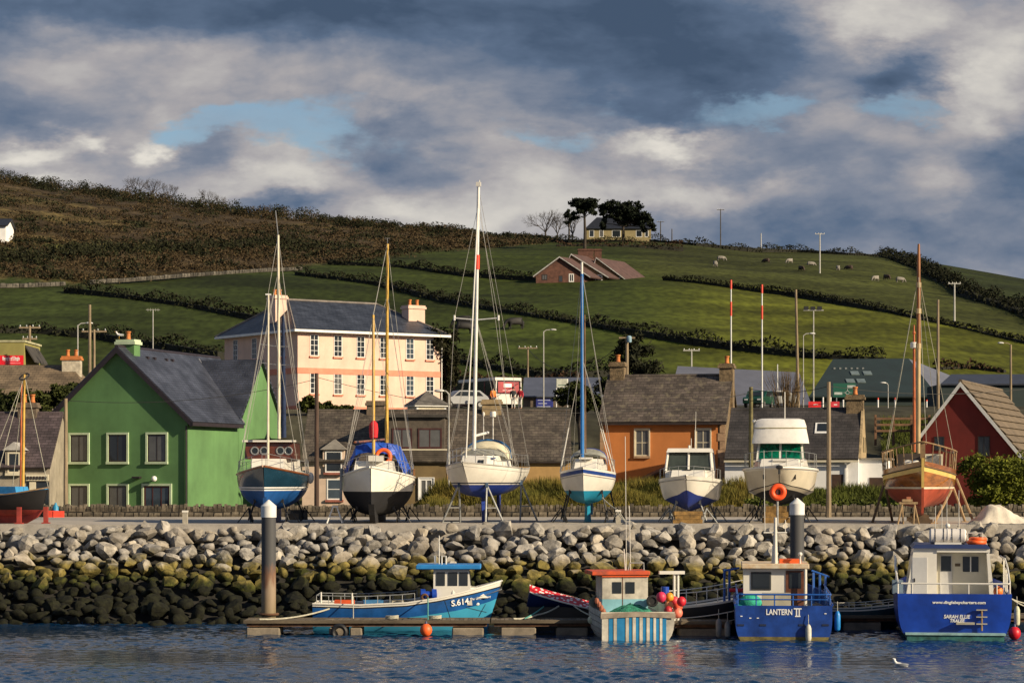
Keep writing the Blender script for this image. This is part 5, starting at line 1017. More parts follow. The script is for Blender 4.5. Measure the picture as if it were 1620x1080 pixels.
# ---- 2 white ketch with blue tarpaulin
def boat_ketch():
    bt = Boat('ketch', 'white ketch with black bottom, yellow masts and blue tarpaulin on the quay', 598, 103.8, .8, QZ); wh = mat('cream_white_hull', (.74, .71, .63), .3, .05, 1, streak=.10, coat=.2); bk = mat('antifoul_black', (.007, .007, .010), .8, .25, 2, streak=.2)
    sh = smooth_z(2.36, 1.92, 2.2); kl = zfun((0, .8), (.05, .55), (.12, .40), (.4, .25), (.8, .4), (1, .95))
    bt.hull(8.8, 3.15, sh, kl, [('topsides', sh, lambda t: 1.34, wh, 7), ('bottom', lambda t: 1.34, lambda t: -9, bk, 8)], pm=2.2, qm=2.1, rake=.42, transom=.7, full=.80, deck=cream, wide=.48)
    long_keel(bt, bk, .02, .88, .24); bt.strake('rubbing_strake', varnish, lambda t: sh(t)-.30, .04, .45, .98, out=.02); bt.strake('gunwale', gel, lambda t: sh(t), .05)
    for k in range(4):                                            # varnished bulwark planks aft
        b = MB()
        for sd in (1, -1): b.grid([[(bt.x(t, sh(t)), sd*(bt.y(t, sh(t))+.015), sh(t)+.06+k*.075+d) for d in (0, .07)] for t in [.42+.5*i/8 for i in range(9)]])
        b.build('bulwark_plank', varnish, bt.root)
    b = MB(); house(b, 2.9, -1.5, .85, 1.05, 2.0, 2.62, .9, .3, 0); b.build('cabin', gel, bt.root)
    b = MB(); b.box(2.55, 2.95, -.2, .42, 2.6, 2.85); b.build('hatch', gel, bt.root)
    tp = mat('blue_tarpaulin', (.012, .075, .46), .42, .2, 3, .5, 6); r2 = np.random.default_rng(8); rows = []
    for i in range(-1, 15):
        x = 1.75-i*.31 if i >= 0 else 1.95; row = []
        for j in range(17):
            a = -1+2*j/16; yy = a*1.34; z = 3.42-.30*abs(a)**1.5-.95*max(0, abs(a)-.62)/.38*(1.0 if i > 0 else .9)+r2.normal(0, .022)-.10*math.sin(i*.9)*abs(a)-(.42 if i < 0 else 0); row.append((x+r2.normal(0, .03)-.25*abs(a), yy*(1-.06*max(0, abs(a)-.6)), z))
        rows.append(row)
    b = MB(); b.grid(rows); b.grid([[(p[0], p[1], p[2]-.02) for p in r_] for r_ in rows], True); b.build('tarpaulin', tp, bt.root, smooth=True)
    b = MB(); b.tube([(2.0, -.85, 3.42), (-2.6, .2, 3.62)], .05, 6); b.build('boom', varnish, bt.root)
    top = bt.atx(613, 386, -1.2); bt.mast(bt.atx(611.5, 730, -1.2), top, .085, spruce); t2 = bt.atx(590.5, 498, 2.0); bt.mast(bt.atx(591, 730, 2.0), t2, .075, spruce, 'foremast')
    b = MB(); b.tube([top, top+Vector((0, 0, .25))], .015, 4); b.tube([top+Vector((0, -.12, .25)), top+Vector((0, .12, .25))], .012, 4); b.build('wind_vane', steel, bt.root)
    c = bt.atx(591, 679, 2.08); b = MB(); b.lathe([(.05, -.42), (.17, -.34), (.20, 0), (.17, .25), (.05, .38)], c, 12); b.build('sail_bundle', mat('red_canvas', (.55, .012, .02), .8, .15, 5, .4), bt.root, smooth=True)
    ring(bt.root, bt.atx(606.5, 722, 2.45), .29, .085, (1, 0, .15), orange)
    E = lambda t, sd: bt.edge(t, sd, 0)
    bt.stays([(E(.5, 1), top), (E(.58, 1), top-Vector((0, 0, 2.2))), (E(.44, 1), top-Vector((0, 0, 2.2))), (E(.5, -1), top), (E(.58, -1), top-Vector((0, 0, 2.2))), (E(.44, -1), top-Vector((0, 0, 2.2))), (E(.25, 1), t2), (E(.3, 1), t2), (E(.25, -1), t2), (E(.3, -1), t2), (E(.01, 1), t2), (t2, top)])
    bt.rail('guard_rail', steel, .55, .03, .95, 10, .015); b = MB(); b.tube([E(.3, -1)+Vector((0, -.08, .3)), E(.3, -1)+Vector((0, -.1, -1.1))], .06, 8); b.build('fender', mat('grey_blue_fender', (.25, .28, .3), .6), bt.root, smooth=True)
    stands(bt, black, 'white ketch with the blue tarpaulin', (.3, .72), (.2, .2), 'black')
    # cracked paint near the boot line
    b = MB()
    for k in range(4): t = .10+k*.05; b.tube([(bt.x(t, 1.5), bt.y(t, 1.5)+.003, 1.42), (bt.x(t+.05, 1.62), bt.y(t+.05, 1.62)+.003, 1.60+.05*(k % 2))], .006, 4)
    b.build('scratches', mat('grey_scratch', (.25, .23, .2), .8), bt.root)
boat_ketch()
# ---- 3 white sloop with red-banded mast
def boat_sloop():
    bt = Boat('sloop', 'white sloop with blue bottom and tall white mast carrying a red band', 765, 103.6, 10.9, QZ); bl = mat('royal_blue_bottom', (.012, .035, .235), .5, .12, 1.2)
    sh = smooth_z(2.55, 2.30, 2.35, .7); kl = zfun((0, 1.75), (.1, 1.36), (.4, 1.06), (.8, 1.2), (1, 1.65)); wl = lambda t: 1.62-.0*t
    bt.hull(8.8, 3.1, sh, kl, [('topsides', sh, lambda t: 1.72, gel, 6), ('boot_stripe', lambda t: 1.72, lambda t: 1.665, mat('navy_stripe', (.01, .015, .05), .4), 1), ('topsides', lambda t: 1.665, wl, gel, 1), ('bottom', wl, lambda t: -9, bl, 6)], pm=2.1, qm=2.2, rake=1.1, transom=.78, full=.90, wide=.52, deck=gel, deck_drop=.03)
    fin_keel(bt, bl, .42, .60, .20, .02); b = MB(); b.prism([(-3.1, -.05, 1.4), (-3.6, -.05, 1.4), (-3.55, -.05, .35), (-3.25, -.05, .35)], (0, .1, 0)); b.build('rudder', bl, bt.root)
    bt.strake('toe_rail', mat('grey_rail', (.35, .33, .30), .5), lambda t: sh(t)+.02, .03); bt.strake('styling_line', MATS['grey_rail'], lambda t: sh(t)-.14, .008, .0, .95, out=.004)
    b = MB(); house(b, 2.5, -1.2, .62, 1.05, 2.2, 2.86, .85, .75, 0); cb = b.build('coachroof', gel, bt.root)
    for y in (.35, .62): front_pane(cb, 2.5, .75, .62, 2.2, 2.86, .5+y*.45, .5+y*.45+.1, .35, .7, dark_glass, name='cabin_window')
    hood = mat('cream_canvas', (.62, .56, .40), .85, .1, 3); blt = mat('blue_piping', (.02, .12, .30), .7); rows = []
    for i, (x, f) in enumerate(((.15, .25), (-.05, .62), (-.4, .9), (-.9, 1.0), (-1.35, .98))): rows.append([(x, 1.02*math.cos(math.pi*j/12), 2.72+.80*f*math.sin(math.pi*j/12)**.7) for j in range(13)])
    b = MB(); b.grid(rows[1:]); b.build('sprayhood', hood, bt.root, smooth=True); b = MB(); b.grid(rows[:2]); b.build('sprayhood_window', mat('clear_vinyl', (.30, .30, .26), .15), bt.root, smooth=True)
    b = MB(); b.tube(rows[1], .05, 6); b.build('sprayhood_rim', hood, bt.root, smooth=True); b = MB(); b.tube([(p[0]-.06, p[1], p[2]+.03) for p in rows[3]], .055, 6); b.build('sprayhood_trim', blt, bt.root, smooth=True)
    lx = 1.2; top = bt.atx(757, 296, lx); base = bt.atx(750, 712, lx); bt.mast(base, top, .085, alloy, r1=.065); m_ = lambda f: base+(top-base)*f
    b = MB(); b.tube([m_(.688), m_(.742)], .105, 12); b.build('red_band', mat('band_red', (.75, .05, .02), .5, .06), bt.root, smooth=True)
    b = MB(); b.cbox(top+Vector((0, 0, .12)), .12, .2, .18); b.tube([top, top+Vector((0, .05, .3))], .02, 5); b.build('masthead_fitting', gel, bt.root)
    sl, sr = bt.atx(719, 503, lx), bt.atx(788.5, 503, lx); sm_ = bt.atx(753, 506, lx)
    for q in (sl, sr): b = MB(); b.tube([sm_, q], .028, 6); b.tube([q-Vector((0, 0, .10)), q+Vector((0, 0, .12))], .045, 6); b.build('spreader', alloy, bt.root)
    bow = bt.edge(.02, 1, 0); b = MB(); b.tube([bow+Vector((0, 0, .2)), (bow+top)/2+Vector((0, 0, -.1)), m_(.93)], .03, 6); b.build('furled_jib', gel, bt.root, smooth=True)
    E = lambda t, sd: bt.edge(t, sd, 0)
    bt.stays([(E(.40, 1), sr), (sr, m_(.93)), (E(.42, -1), sl), (sl, m_(.93)), (E(.36, 1), sm_), (E(.47, 1), sm_), (E(.36, -1), sm_), (E(.47, -1), sm_), (E(.98, 1), top), (E(.98, -1), top), (m_(.5), E(.5, 1)), (m_(.97), E(.44, 1))], .010)
    b = MB(); b.tube([m_(.055)+Vector((-.1, 0, 0)), bt.atx(772, 684, -1.5)], .06, 8); b.build('boom', alloy, bt.root)
    q = bt.atx(780, 655, -3.6); b = MB(); b.lathe([(.13, -.12), (.15, 0), (.13, .12)], q, 12); b.tube([q, Vector((q.x, q.y, 2.3))], .025, 6); b.build('radar_dome', gel, bt.root, smooth=True)
    q = bt.atx(765, 655, -3.6); b = MB(); b.ball(q, .06, 8, (1, 1, 2)); b.tube([q, Vector((q.x, q.y, 2.3))], .018, 5); b.build('stern_lamp', gel, bt.root)
    bt.rail('pulpit', steel, .62, .02, .22, 3, .018); bt.rail('guard_rail', steel, .60, .30, .96, 6, .013)
    for px_ in (803, 810): pass
    b = MB(); b.box(1.1, 1.45, .42, .75, 2.72, 2.78); b.build('registration_patch', mat('sail_blue', (.05, .10, .30), .6), bt.root)
    # frame cradle of pale steel props
    for i, (t, sd, z) in enumerate(((.20, 1, 1.62), (.20, -1, 1.62), (.66, 1, 1.7), (.66, -1, 1.7))):
        p = bt.glob((bt.x(t, z), sd*(bt.y(t, z)+.05), z)); out = Matrix.Rotation(bt.rz, 3, 'Z')@Vector((0, sd, 0)); f = Vector((out.y, -out.x, 0)); g = Vector((p.x, p.y, QZ)); root = thing('boat_stand', f"pale A-frame prop under the {'near' if i < 2 else 'far'} {'right' if sd > 0 else 'left'} side of the red-banded sloop", 'boat stand', g, 0, 'boat stands on the quay'); h = p-g
        for q in (out*.75+f*.1, out*.05+f*.5): b = MB(); b.tube([h, q], .04, 8); b.build('leg', galv, root)
        b = MB(); b.tube([out*.75+f*.1+Vector((0, 0, .03)), out*.05+f*.5+Vector((0, 0, .03))], .025, 6); b.build('brace', galv, root); b = MB(); b.tube([(out*.75+f*.1)*.6+h*.4, (out*.05+f*.5)*.6+h*.4], .025, 6); b.build('brace', galv, root); b = MB(); b.cbox(h, .12, .2, .2); b.build('pad', mat('dull_blue', (.05, .09, .16)), root)
boat_sloop()
# ---- 4 small sloop with blue mast
def boat_teal():
    bt = Boat('small_sloop', 'small white sloop with turquoise bottom and bright blue mast', 930, 103.2, 5.3, QZ); tl = mat('turquoise_bottom', (.010, .215, .36), .5, .1, 1.5); nb = mat('navy_stripe', (.01, .015, .05)); bl = mat('cove_blue', (.015, .05, .22), .4)
    sh = smooth_z(2.36, 2.12, 2.2, .7); kl = zfun((0, 1.35), (.1, 1.0), (.4, .78), (.8, .9), (1, 1.4))
    bt.hull(7.4, 2.38, sh, kl, [('bulwark', sh, lambda t: sh(t)-.09, gel, 1), ('blue_stripe', lambda t: sh(t)-.09, lambda t: sh(t)-.24, bl, 1), ('topsides', lambda t: sh(t)-.24, lambda t: 1.37, gel, 5), ('bottom', lambda t: 1.37, lambda t: -9, tl, 6)], pm=2.2, qm=2.0, rake=.8, transom=.72, full=.88, wide=.5, deck=gel, deck_drop=.03)
    bt.strake('rubbing_strake', mat('grey_rail', (.35, .33, .3)), lambda t: sh(t)-.30, .018, out=.008); fin_keel(bt, tl, .40, .62, .2, .02, 1); b = MB(); b.prism([(-2.7, -.04, 1.2), (-3.15, -.04, 1.2), (-3.1, -.04, .3), (-2.8, -.04, .3)], (0, .08, 0)); b.build('rudder', tl, bt.root)
    b = MB(); house(b, 2.1, -1.0, .5, .82, 2.05, 2.72, .85, .8, 0); b.build('coachroof', gel, bt.root)
    b = MB(); b.box(1.0, 1.6, -.28, .28, 2.70, 2.78); b.build('hatch', gel, bt.root)
    rows = [[(x, .80*math.cos(math.pi*j/10), 2.55+f*math.sin(math.pi*j/10)**.7) for j in range(11)] for x, f in ((-.35, .38), (-.6, .62), (-1.2, .66))]
    b = MB(); b.grid(rows[1:]); b.build('sprayhood', mat('navy_hood', (.02, .04, .22), .85, .15, 4), bt.root, smooth=True); b = MB(); b.grid(rows[:2]); b.build('sprayhood_window', mat('clear_vinyl', (.3, .3, .26)), bt.root, smooth=True)
    lx = .9; top = bt.atx(920.5, 424, lx); base = bt.atx(921, 735, lx); b = MB(); b.tube([base, base+(top-base)*.97], .085, 10, True, .065); b.build('mast', mat('bright_blue_mast', (.012, .14, .42), .45, .08, 3), bt.root, smooth=True)
    b = MB(); b.tube([base+(top-base)*.968, top+Vector((0, 0, .25))], .05, 8); b.build('masthead', gel, bt.root, smooth=True)
    t2 = bt.atx(925, 498, -.3); b = MB(); b.tube([bt.atx(926.5, 716, -.3), t2], .03, 6); b.build('furled_sail', mat('rust_canvas', (.18, .10, .06), .9), bt.root)
    E = lambda t, sd: bt.edge(t, sd, 0); m_ = lambda f: base+(top-base)*f
    bt.stays([(E(.36, 1), m_(.55)), (E(.45, 1), m_(.98)), (E(.5, 1), m_(.55)), (E(.36, -1), m_(.55)), (E(.45, -1), m_(.98)), (E(.5, -1), m_(.55)), (E(.02, 1), m_(.98)), (E(.98, 1), top), (E(.98, -1), top)])
    bt.rail('guard_rail', steel, .55, .03, .95, 7, .013)
    for t, sd, ya in ((.36, 1, 3.9), (.45, 1, 3.9), (.36, -1, 3.9), (.46, -1, 3.9), (.4, -1, 3.9)): p = E(t, sd); q = m_(.55); d = (q-p)/(q-p).length; b = MB(); b.tube([p, p+d*1.9], .018, 5); b.build('rigging_sleeve', gel, bt.root)
    stands(bt, black, 'small sloop with the blue mast', (.28, .62), (.34, .34), 'black')
boat_teal()
# ---- 5 white motor boat
def boat_motor():
    bt = Boat('motor_boat', 'low white motor boat with windowed wheelhouse before the orange house', 1092, 103.0, 7.5, QZ); bl = mat('royal_blue_bottom', (.012, .035, .235))
    sh = smooth_z(2.00, 1.78, 1.72, .9); kl = zfun((0, 1.05), (.06, .78), (.2, .58), (.5, .48), (1, .5)); ch = lambda t: (float(np.interp(t, [0, .1, .4, 1], [1.42, 1.22, 1.0, .95])), float(np.interp(t, [0, .2, .5, 1], [.55, .72, .84, .88])))
    bt.hull(6.6, 2.7, sh, kl, [('bulwark', sh, lambda t: sh(t)-.14, gel, 1), ('topsides', lambda t: sh(t)-.14, lambda t: ch(t)[0]-.02, gel, 5), ('bottom', lambda t: ch(t)[0]-.02, lambda t: -9, bl, 5)], rake=1.0, transom=.92, full=.70, mode='chine', chine=ch, deck=gel, deck_drop=.0, wide=.48)
    bt.strake('rubbing_strake', mat('grey_rail', (.35, .33, .3)), lambda t: sh(t)-.14, .03, out=.01)
    b = MB(); house(b, 2.3, -.6, .72, .98, 1.75, 2.24, .92, .5, 0); b.build('foredeck_cabin', gel, bt.root)
    b = MB(); b.box(1.72, 1.86, -.17, .17, 2.24, 2.27); b.build('hatch', black, bt.root)
    x0, w, z0, z1 = 1.15, .98, 2.2, 3.0; fr = .35
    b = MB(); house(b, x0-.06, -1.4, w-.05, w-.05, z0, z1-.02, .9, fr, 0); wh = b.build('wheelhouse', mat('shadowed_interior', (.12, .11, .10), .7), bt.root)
    for y in (-1, -.02, 1):
        b = MB(); b.tube([(x0, y*w, z0), (x0-fr, y*w*.92, z1)], .055, 6); b.build('window_pillar', gel, wh)
    for sd in (1, -1):
        for x in (.15, -1.4): b = MB(); b.tube([(x, sd*w, z0), (x-.1, sd*w*.92, z1)], .045, 6); b.build('window_pillar', gel, wh)
    b = MB(); b.box(-1.45, x0, -w-.02, w+.02, z0-.42, z0+.03); b.build('cabin_side', gel, wh)
    for a, c in ((.04, .47), (.52, .96)): front_pane(wh, x0-.02, fr, w, z0, z1, a, c, .06, .95, mat('tinted_screen', (.05, .06, .05), .06), tw=.92)
    b = MB(); house(b, x0-fr+.18, -1.6, w*.98, w*.98, z1, z1+.17, .94, .15, .1); b.build('wheelhouse_roof', gel, wh)
    b = MB(); b.tube([(.35, .22, z1+.1), (.30, .26, z1+1.75)], .018, 5, True, .008); b.tube([(.3, .06, z1+.1), (.3, .06, z1+.6)], .014, 5); b.tube([(.35, -.02, z1+.15), (.35, -.02, z1+.3)], .05, 6); b.build('aerial', gel, bt.root)
    bt.rail('guard_rail', steel, .42, .05, .55, 5, .013, mid=False)
    for k, (z, w_) in enumerate(((0.0, .62), (.17, .55), (.34, .6))):
        p = bt.glob((2.0, 0, 0)); r_ = thing('timber_block', ('lowest', 'middle', 'top')[k]+' timber baulk under the bow of the low white motor boat', 'timber block', (p.x, p.y, QZ+z), R(4*k), 'timber blocks under boats'); b = MB(); b.box(-w_, w_, -.2, .2, .005, .165); b.build('baulk', mat('ochre_timber', (.26, .15, .045), .9, .3, 4, .3), r_)
    stands(bt, galv, 'low white motor boat', (.22, .75), (.24, .22), 'steel')
    p = bt.glob((-.6, 0, 0)); r_ = thing('rubber_block', 'dark tyre block under the keel of the low white motor boat', 'block', (p.x, p.y, QZ)); b = MB(); b.lathe([(.40, 0), (.46, .12), (.46, .36), (.40, .47)], (0, 0, 0), 16); b.build('tyre', black, r_, smooth=True)
boat_motor()
# ---- 6 white flybridge cruiser
def boat_cruiser():
    bt = Boat('cabin_cruiser', 'tall white cabin cruiser with green tinted windscreen before the white cottage', 1235, 103.8, 7.3, QZ); bk = mat('antifoul_black', (.014, .014, .018)); iv = mat('ivory_gelcoat', (.60, .54, .42), .28, .06, 1, coat=.3)
    sh = smooth_z(2.42, 2.26, 2.2, .9); kl = zfun((0, 1.55), (.06, 1.15), (.2, .85), (.5, .7), (1, .72)); ch = lambda t: (float(np.interp(t, [0, .08, .35, 1], [1.66, 1.52, 1.30, 1.25])), float(np.interp(t, [0, .15, .5, 1], [.66, .78, .86, .9])))
    bt.hull(8.8, 3.2, sh, kl, [('bulwark', sh, lambda t: sh(t)-.16, gel, 1), ('topsides', lambda t: sh(t)-.16, lambda t: ch(t)[0]+.06, iv, 5), ('pinstripe', lambda t: ch(t)[0]+.06, lambda t: ch(t)[0]+.02, black, 1), ('topsides', lambda t: ch(t)[0]+.02, lambda t: ch(t)[0]-.10, iv, 1), ('bottom', lambda t: ch(t)[0]-.10, lambda t: -9, bk, 5)], rake=1.3, transom=.93, full=.66, mode='chine', chine=ch, deck=gel, deck_drop=0, wide=.46)
    bt.strake('rubbing_strake', gel, lambda t: sh(t)-.06, .06, out=.0); b = MB(); p = bt.edge(.0, 1, -.05); b.ball(p+Vector((.02, 0, -.02)), .13, 8, (1, 1.2, .8)); b.tube([p+Vector((.05, 0, -.1)), p+Vector((.05, 0, -.3))], .05, 6); b.build('anchor_roller', mat('dark_metal', (.06, .06, .06), .4, .1, 3, metal=.7), bt.root, smooth=True)
    for sd in (1, -1): t = .09; q = Vector((bt.x(t, 1.95), sd*(bt.y(t, 1.95)+.02), 1.95)); b = MB(); b.cbox(q, .16, .05, .20); b.build('hawse_fitting', black, bt.root)
    b = MB(); house(b, 3.0, -1.0, .85, 1.22, 2.25, 2.72, .9, 1.0, 0); b.build('foredeck_cabin', gel, bt.root); b = MB(); b.box(2.0, 2.35, -.3, .3, 2.62, 2.70); b.build('hatch', gel, bt.root)
    x0, w, z0, z1, fr = 1.5, 1.06, 2.62, 3.42, .45
    b = MB(); house(b, x0-.05, -2.4, w-.04, w-.04, z0, z1, .93, fr, 0); wh = b.build('wheelhouse', gel, bt.root)
    gg = mat('green_tinted_glass', (.0, .115, .060), .12, .45, 5, spec=.6)
    for a, c in ((.06, .48), (.535, .95)): front_pane(wh, x0-.045, fr, w-.03, z0, z1, a, c, .10, .93, gg, tw=.93)
    for sd in (1, -1): side_pane(wh, sd, .9, -1.4, w-.03, z0, z1, .15, .9, gg, tw=.93)
    rows = []
    for (z, k, fx) in ((z1-.04, 1.22, .28), (z1+.12, 1.20, .26), (z1+.62, 1.10, .0), (z1+.74, 1.10, -.02), (z1+.98, 1.02, -.2), (z1+1.04, .80, -.5)):
        rows.append([(x0-fr+fx+.18-.25*abs(math.sin(a))**3-(0 if abs(a) < 1.2 else 0), k*math.sin(a) if abs(a) <= 1.57 else k*math.copysign(1, a), z) if abs(a) <= 1.4 else (x0-fr+fx-.25-(abs(a)-1.4)*4.0, k*math.copysign(1, a), z) for a in [-1.9, -1.65, -1.4, -1.0, -.55, 0, .55, 1.0, 1.4, 1.65, 1.9]])
    b = MB(); b.grid(rows); b.add([rows[-1][i] for i in range(11)], [tuple(range(11))]); b.build('flybridge_canopy', mat('white_canvas', (.74, .71, .66), .8, .06, 2, .2, 5), bt.root, smooth=True)
    b = MB(); b.tube([(p_[0]+.02, p_[1], p_[2]) for p_ in rows[2]], .022, 6); b.build('canopy_seam', mat('olive_seam', (.32, .28, .14), .8), bt.root)
    b = MB(); b.tube([(0, .18, z1+1.0), (0, .18, z1+2.2)], .022, 6); b.build('aerial', gel, bt.root)
    b = MB(); q = (-.6, -1.15, z1+.95); b.ball(q, .09, 8); b.tube([q, (-.6, -1.15, z1)], .02, 5); b.build('navigation_lamp', gel, bt.root, smooth=True)
    bt.rail('guard_rail', steel, .62, .03, .75, 7, .015)
    for k, (z, w_) in enumerate(((0, .55), (.24, .5), (.48, .42))):
        p = bt.glob((1.9, -.15, 0)); r_ = thing('timber_block', ('lowest', 'middle', 'top')[k]+' timber baulk under the tall cabin cruiser', 'timber block', (p.x, p.y, QZ+z), R(-5*k), 'timber blocks under boats'); b = MB(); b.box(-w_, w_, -.22, .22, .005, .235); b.build('baulk', mat('ochre_timber', (.26, .15, .045)), r_)
    stands(bt, black, 'tall cabin cruiser', (.2, .72), (.2, .2), 'black')
boat_cruiser()
# ---- 7 varnished wooden cutter
def boat_wood():
    bt = Boat('wooden_cutter', 'varnished wooden cutter with cream sheer stripe and red bottom, right end of the quay', 1454, 103.8, 7.6, QZ); yel = mat('cream_yellow_stripe', (.62, .44, .13), .4, .1, 2); red = mat('red_lead_bottom', (.34, .055, .022), .6, .18, 2, streak=.1); vr = mat('hull_varnish', (.30, .105, .020), .16, .30, 1.4, coat=.6, stretch=(1, 1, 4))
    sh = smooth_z(2.62, 2.22, 2.45, .62); kl = zfun((0, .55), (.06, .55), (.2, .6), (.5, .6), (.85, .75), (1, 1.3)); st = lambda t: sh(t)-.22; sb = lambda t: sh(t)-.42
    bt.hull(8.8, 3.12, sh, kl, [('rail_plank', sh, st, varnish, 1), ('sheer_stripe', st, sb, yel, 1), ('planking', sb, lambda t: 1.53, vr, 7), ('waterline_stripe', lambda t: 1.53, lambda t: 1.45, mat('cream_paint', (.62, .56, .42)), 1), ('bottom', lambda t: 1.45, lambda t: -9, red, 7)], pm=3.0, qm=1.75, pb=1.35, rake=.28, transom=.55, full=.84, wide=.5, deck=cream, deck_drop=.12)
    b = MB(); b.prism([(bt.x(0, 2.7)+.02, -.05, 2.72), (bt.x(0, .5)+.02, -.05, .45), (bt.x(0, .5)-.3, -.05, .36), (-3.4, -.05, .36), (-3.7, -.05, 1.0), (bt.x(.2, .6), -.05, .75), (bt.x(0, 1.5)-.14, -.05, 1.5), (bt.x(0, 2.7)-.14, -.05, 2.72)], (0, .1, 0)); b.build('keel', red, bt.root)
    b = MB(); b.prism([(bt.x(0, 2.7)+.03, -.055, 2.73), (bt.x(0, 1.5)+.03, -.055, 1.5), (bt.x(0, 1.5)-.1, -.055, 1.5), (bt.x(0, 2.7)-.1, -.055, 2.73)], (0, .11, 0)); b.build('stem_post', yel, bt.root)
    bt.strake('rubbing_strake', mat('dark_weathered_wood', (.10, .065, .035), .8), lambda t: st(t)+.0, .03, out=.012)
    b = MB(); ts = [0+.95*i/14 for i in range(15)]
    L_ = [bt.edge(t, 1, .78, -.04) for t in ts]; R_ = [bt.edge(t, -1, .78, -.04) for t in ts]; b.tube(L_[::-1]+R_, .035, 6); b.build('cap_rail', mat('weathered_teak', (.24, .15, .07), .7, .2, 4), bt.root, smooth=True)
    for t in ts[1::1]:
        for sd in (1, -1): b = MB(); b.tube([bt.edge(t, sd, -.02, .02), bt.edge(t, sd, .77, -.03)], .02, 6); b.build('stanchion', MATS['weathered_teak'], bt.root)
    b = MB(); p = bt.edge(0, 1, 0); b.box(p.x-.22, p.x-.05, -.10, .10, 2.5, 3.40); b.build('samson_post', MATS['weathered_teak'], bt.root)
    b = MB(); house(b, 1.9, -2.0, .78, .95, 2.2, 2.95, .93, .15, 0); dk = b.build('deckhouse', mat('dark_cabin', (.05, .035, .025), .5, .2, 3), bt.root)
    b = MB(); b.box(1.85, 2.02, .18, .92, 2.35, 2.92); fr_ = b.build('notice_board', cream, bt.root); b = MB(); b.box(2.022, 2.03, .25, .85, 2.42, 2.86); b.build('plastic_sheet', mat('dull_plastic', (.20, .19, .18), .25, .3, 6), fr_)
    for y in (-.55, -.25): b = MB(); b.ball((2.3, y, 2.55), .16, 8, (1, 1.2, .8)); b.build('deck_bundle', gel, bt.root, smooth=True)
    pole = mat('oiled_mast', (.27, .10, .028), .45, .2, 2.5, stretch=(1, 1, .4)); pale = mat('pale_mast', (.42, .30, .15), .5, .2, 2, stretch=(1, 1, .4))
    top = bt.atx(1453.5, 386, .6); base = bt.atx(1452.5, 730, .6); mid = base+(top-base)*.52; b = MB(); b.tube([base, mid], .105, 10, True, .095); b.build('mast', pale, bt.root, smooth=True); b = MB(); b.tube([mid-Vector((0, 0, .02)), base+(top-base)*.93, top], [.094, .075, .05], 10); b.build('topmast', pole, bt.root, smooth=True)
    for f in (.52, .68, .80): b = MB(); c = base+(top-base)*f; b.tube([c, c+Vector((0, 0, .22))], .115, 10); b.build('mast_band', mat('pale_mast', (.42, .3, .15)), bt.root)
    t2 = bt.atx(1446, 548, -2.2); b2 = bt.atx(1446.5, 715, -2.2); bt.mast(b2, t2, .07, mat('orange_mast', (.42, .10, .022), .4, .15, 3), 'mizzen_mast', .055)
    b = MB(); b.lathe([(.10, -.14), (.17, -.10), (.17, .10), (.12, .14)], t2+Vector((0, 0, .05)), 14); b.build('radar_reflector', gel, bt.root, smooth=True); b = MB(); b.tube([t2+Vector((0, 0, .19)), t2+Vector((0, 0, .95))], .05, 8, True, .03); b.ball(t2+Vector((0, 0, .6)), .08, 8); b.build('lantern_post', mat('orange_mast', (.42, .1, .022)), bt.root, smooth=True)
    q = base+(top-base)*.86
    bt.stays([(bt.edge(.52, 1, .3), q), (bt.edge(.4, -1, 0), q), (bt.edge(.02, 1, .7), q), (bt.edge(.9, 1, 0), q), (bt.edge(.52, -1, 0), q)], .014, m=rope_m)
    for k, lx in enumerate((3.0, 0.2, -2.6)):
        p = bt.glob((lx, 0, 0)); r_ = thing('keel_block', ('near', 'middle', 'far')[k]+' dark timber block under the keel of the wooden cutter', 'timber block', (p.x, p.y, QZ), bt.rz, 'timber blocks under boats'); b = MB(); b.box(-.16, .16, -.45, .45, .004, .18); b.build('baulk', mat('dark_weathered_wood', (.1, .065, .035)), r_); b = MB(); b.box(-.14, .14, -.3, .3, .182, .355); b.build('baulk', mat('dark_weathered_wood', (.1, .065, .035)), r_)
    # wooden shores
    oak = mat('shore_timber', (.34, .23, .12), .85, .2, 4)
    for i, (a, c, lab) in enumerate((((1513, 757, 102.0), (1541, 826, 101.0), 'long pale timber shore leaning on the right side of the wooden cutter'), ((1505, 775, 101.6), (1478, 822, 100.6), 'short timber shore slanting left under the right side of the wooden cutter'), ((1507, 768, 104), (1527, 812, 104), 'thin timber shore behind the long one right of the wooden cutter'), ((1398, 768, 102), (1380, 826, 101.5), 'dark timber shore on the left side of the wooden cutter'), ((1402, 775, 103), (1412, 820, 103.5), 'short dark shore under the left side of the wooden cutter'))):
        p0 = P(*a); p1 = P(*c); p1.z = QZ; r_ = thing('timber_shore', lab, 'timber prop', p1, 0, 'timber shores holding the wooden cutter'); b = MB(); d = (p0-p1); b.tube([Vector((0, 0, .01)), d], .055, 6); b.build('beam', oak if i < 3 else mat('dark_weathered_wood', (.1, .065, .035)), r_); b = MB(); b.cbox(Vector((0, 0, .02)), .3, .2, .04); b.build('foot_plate', oak, r_)
boat_wood()
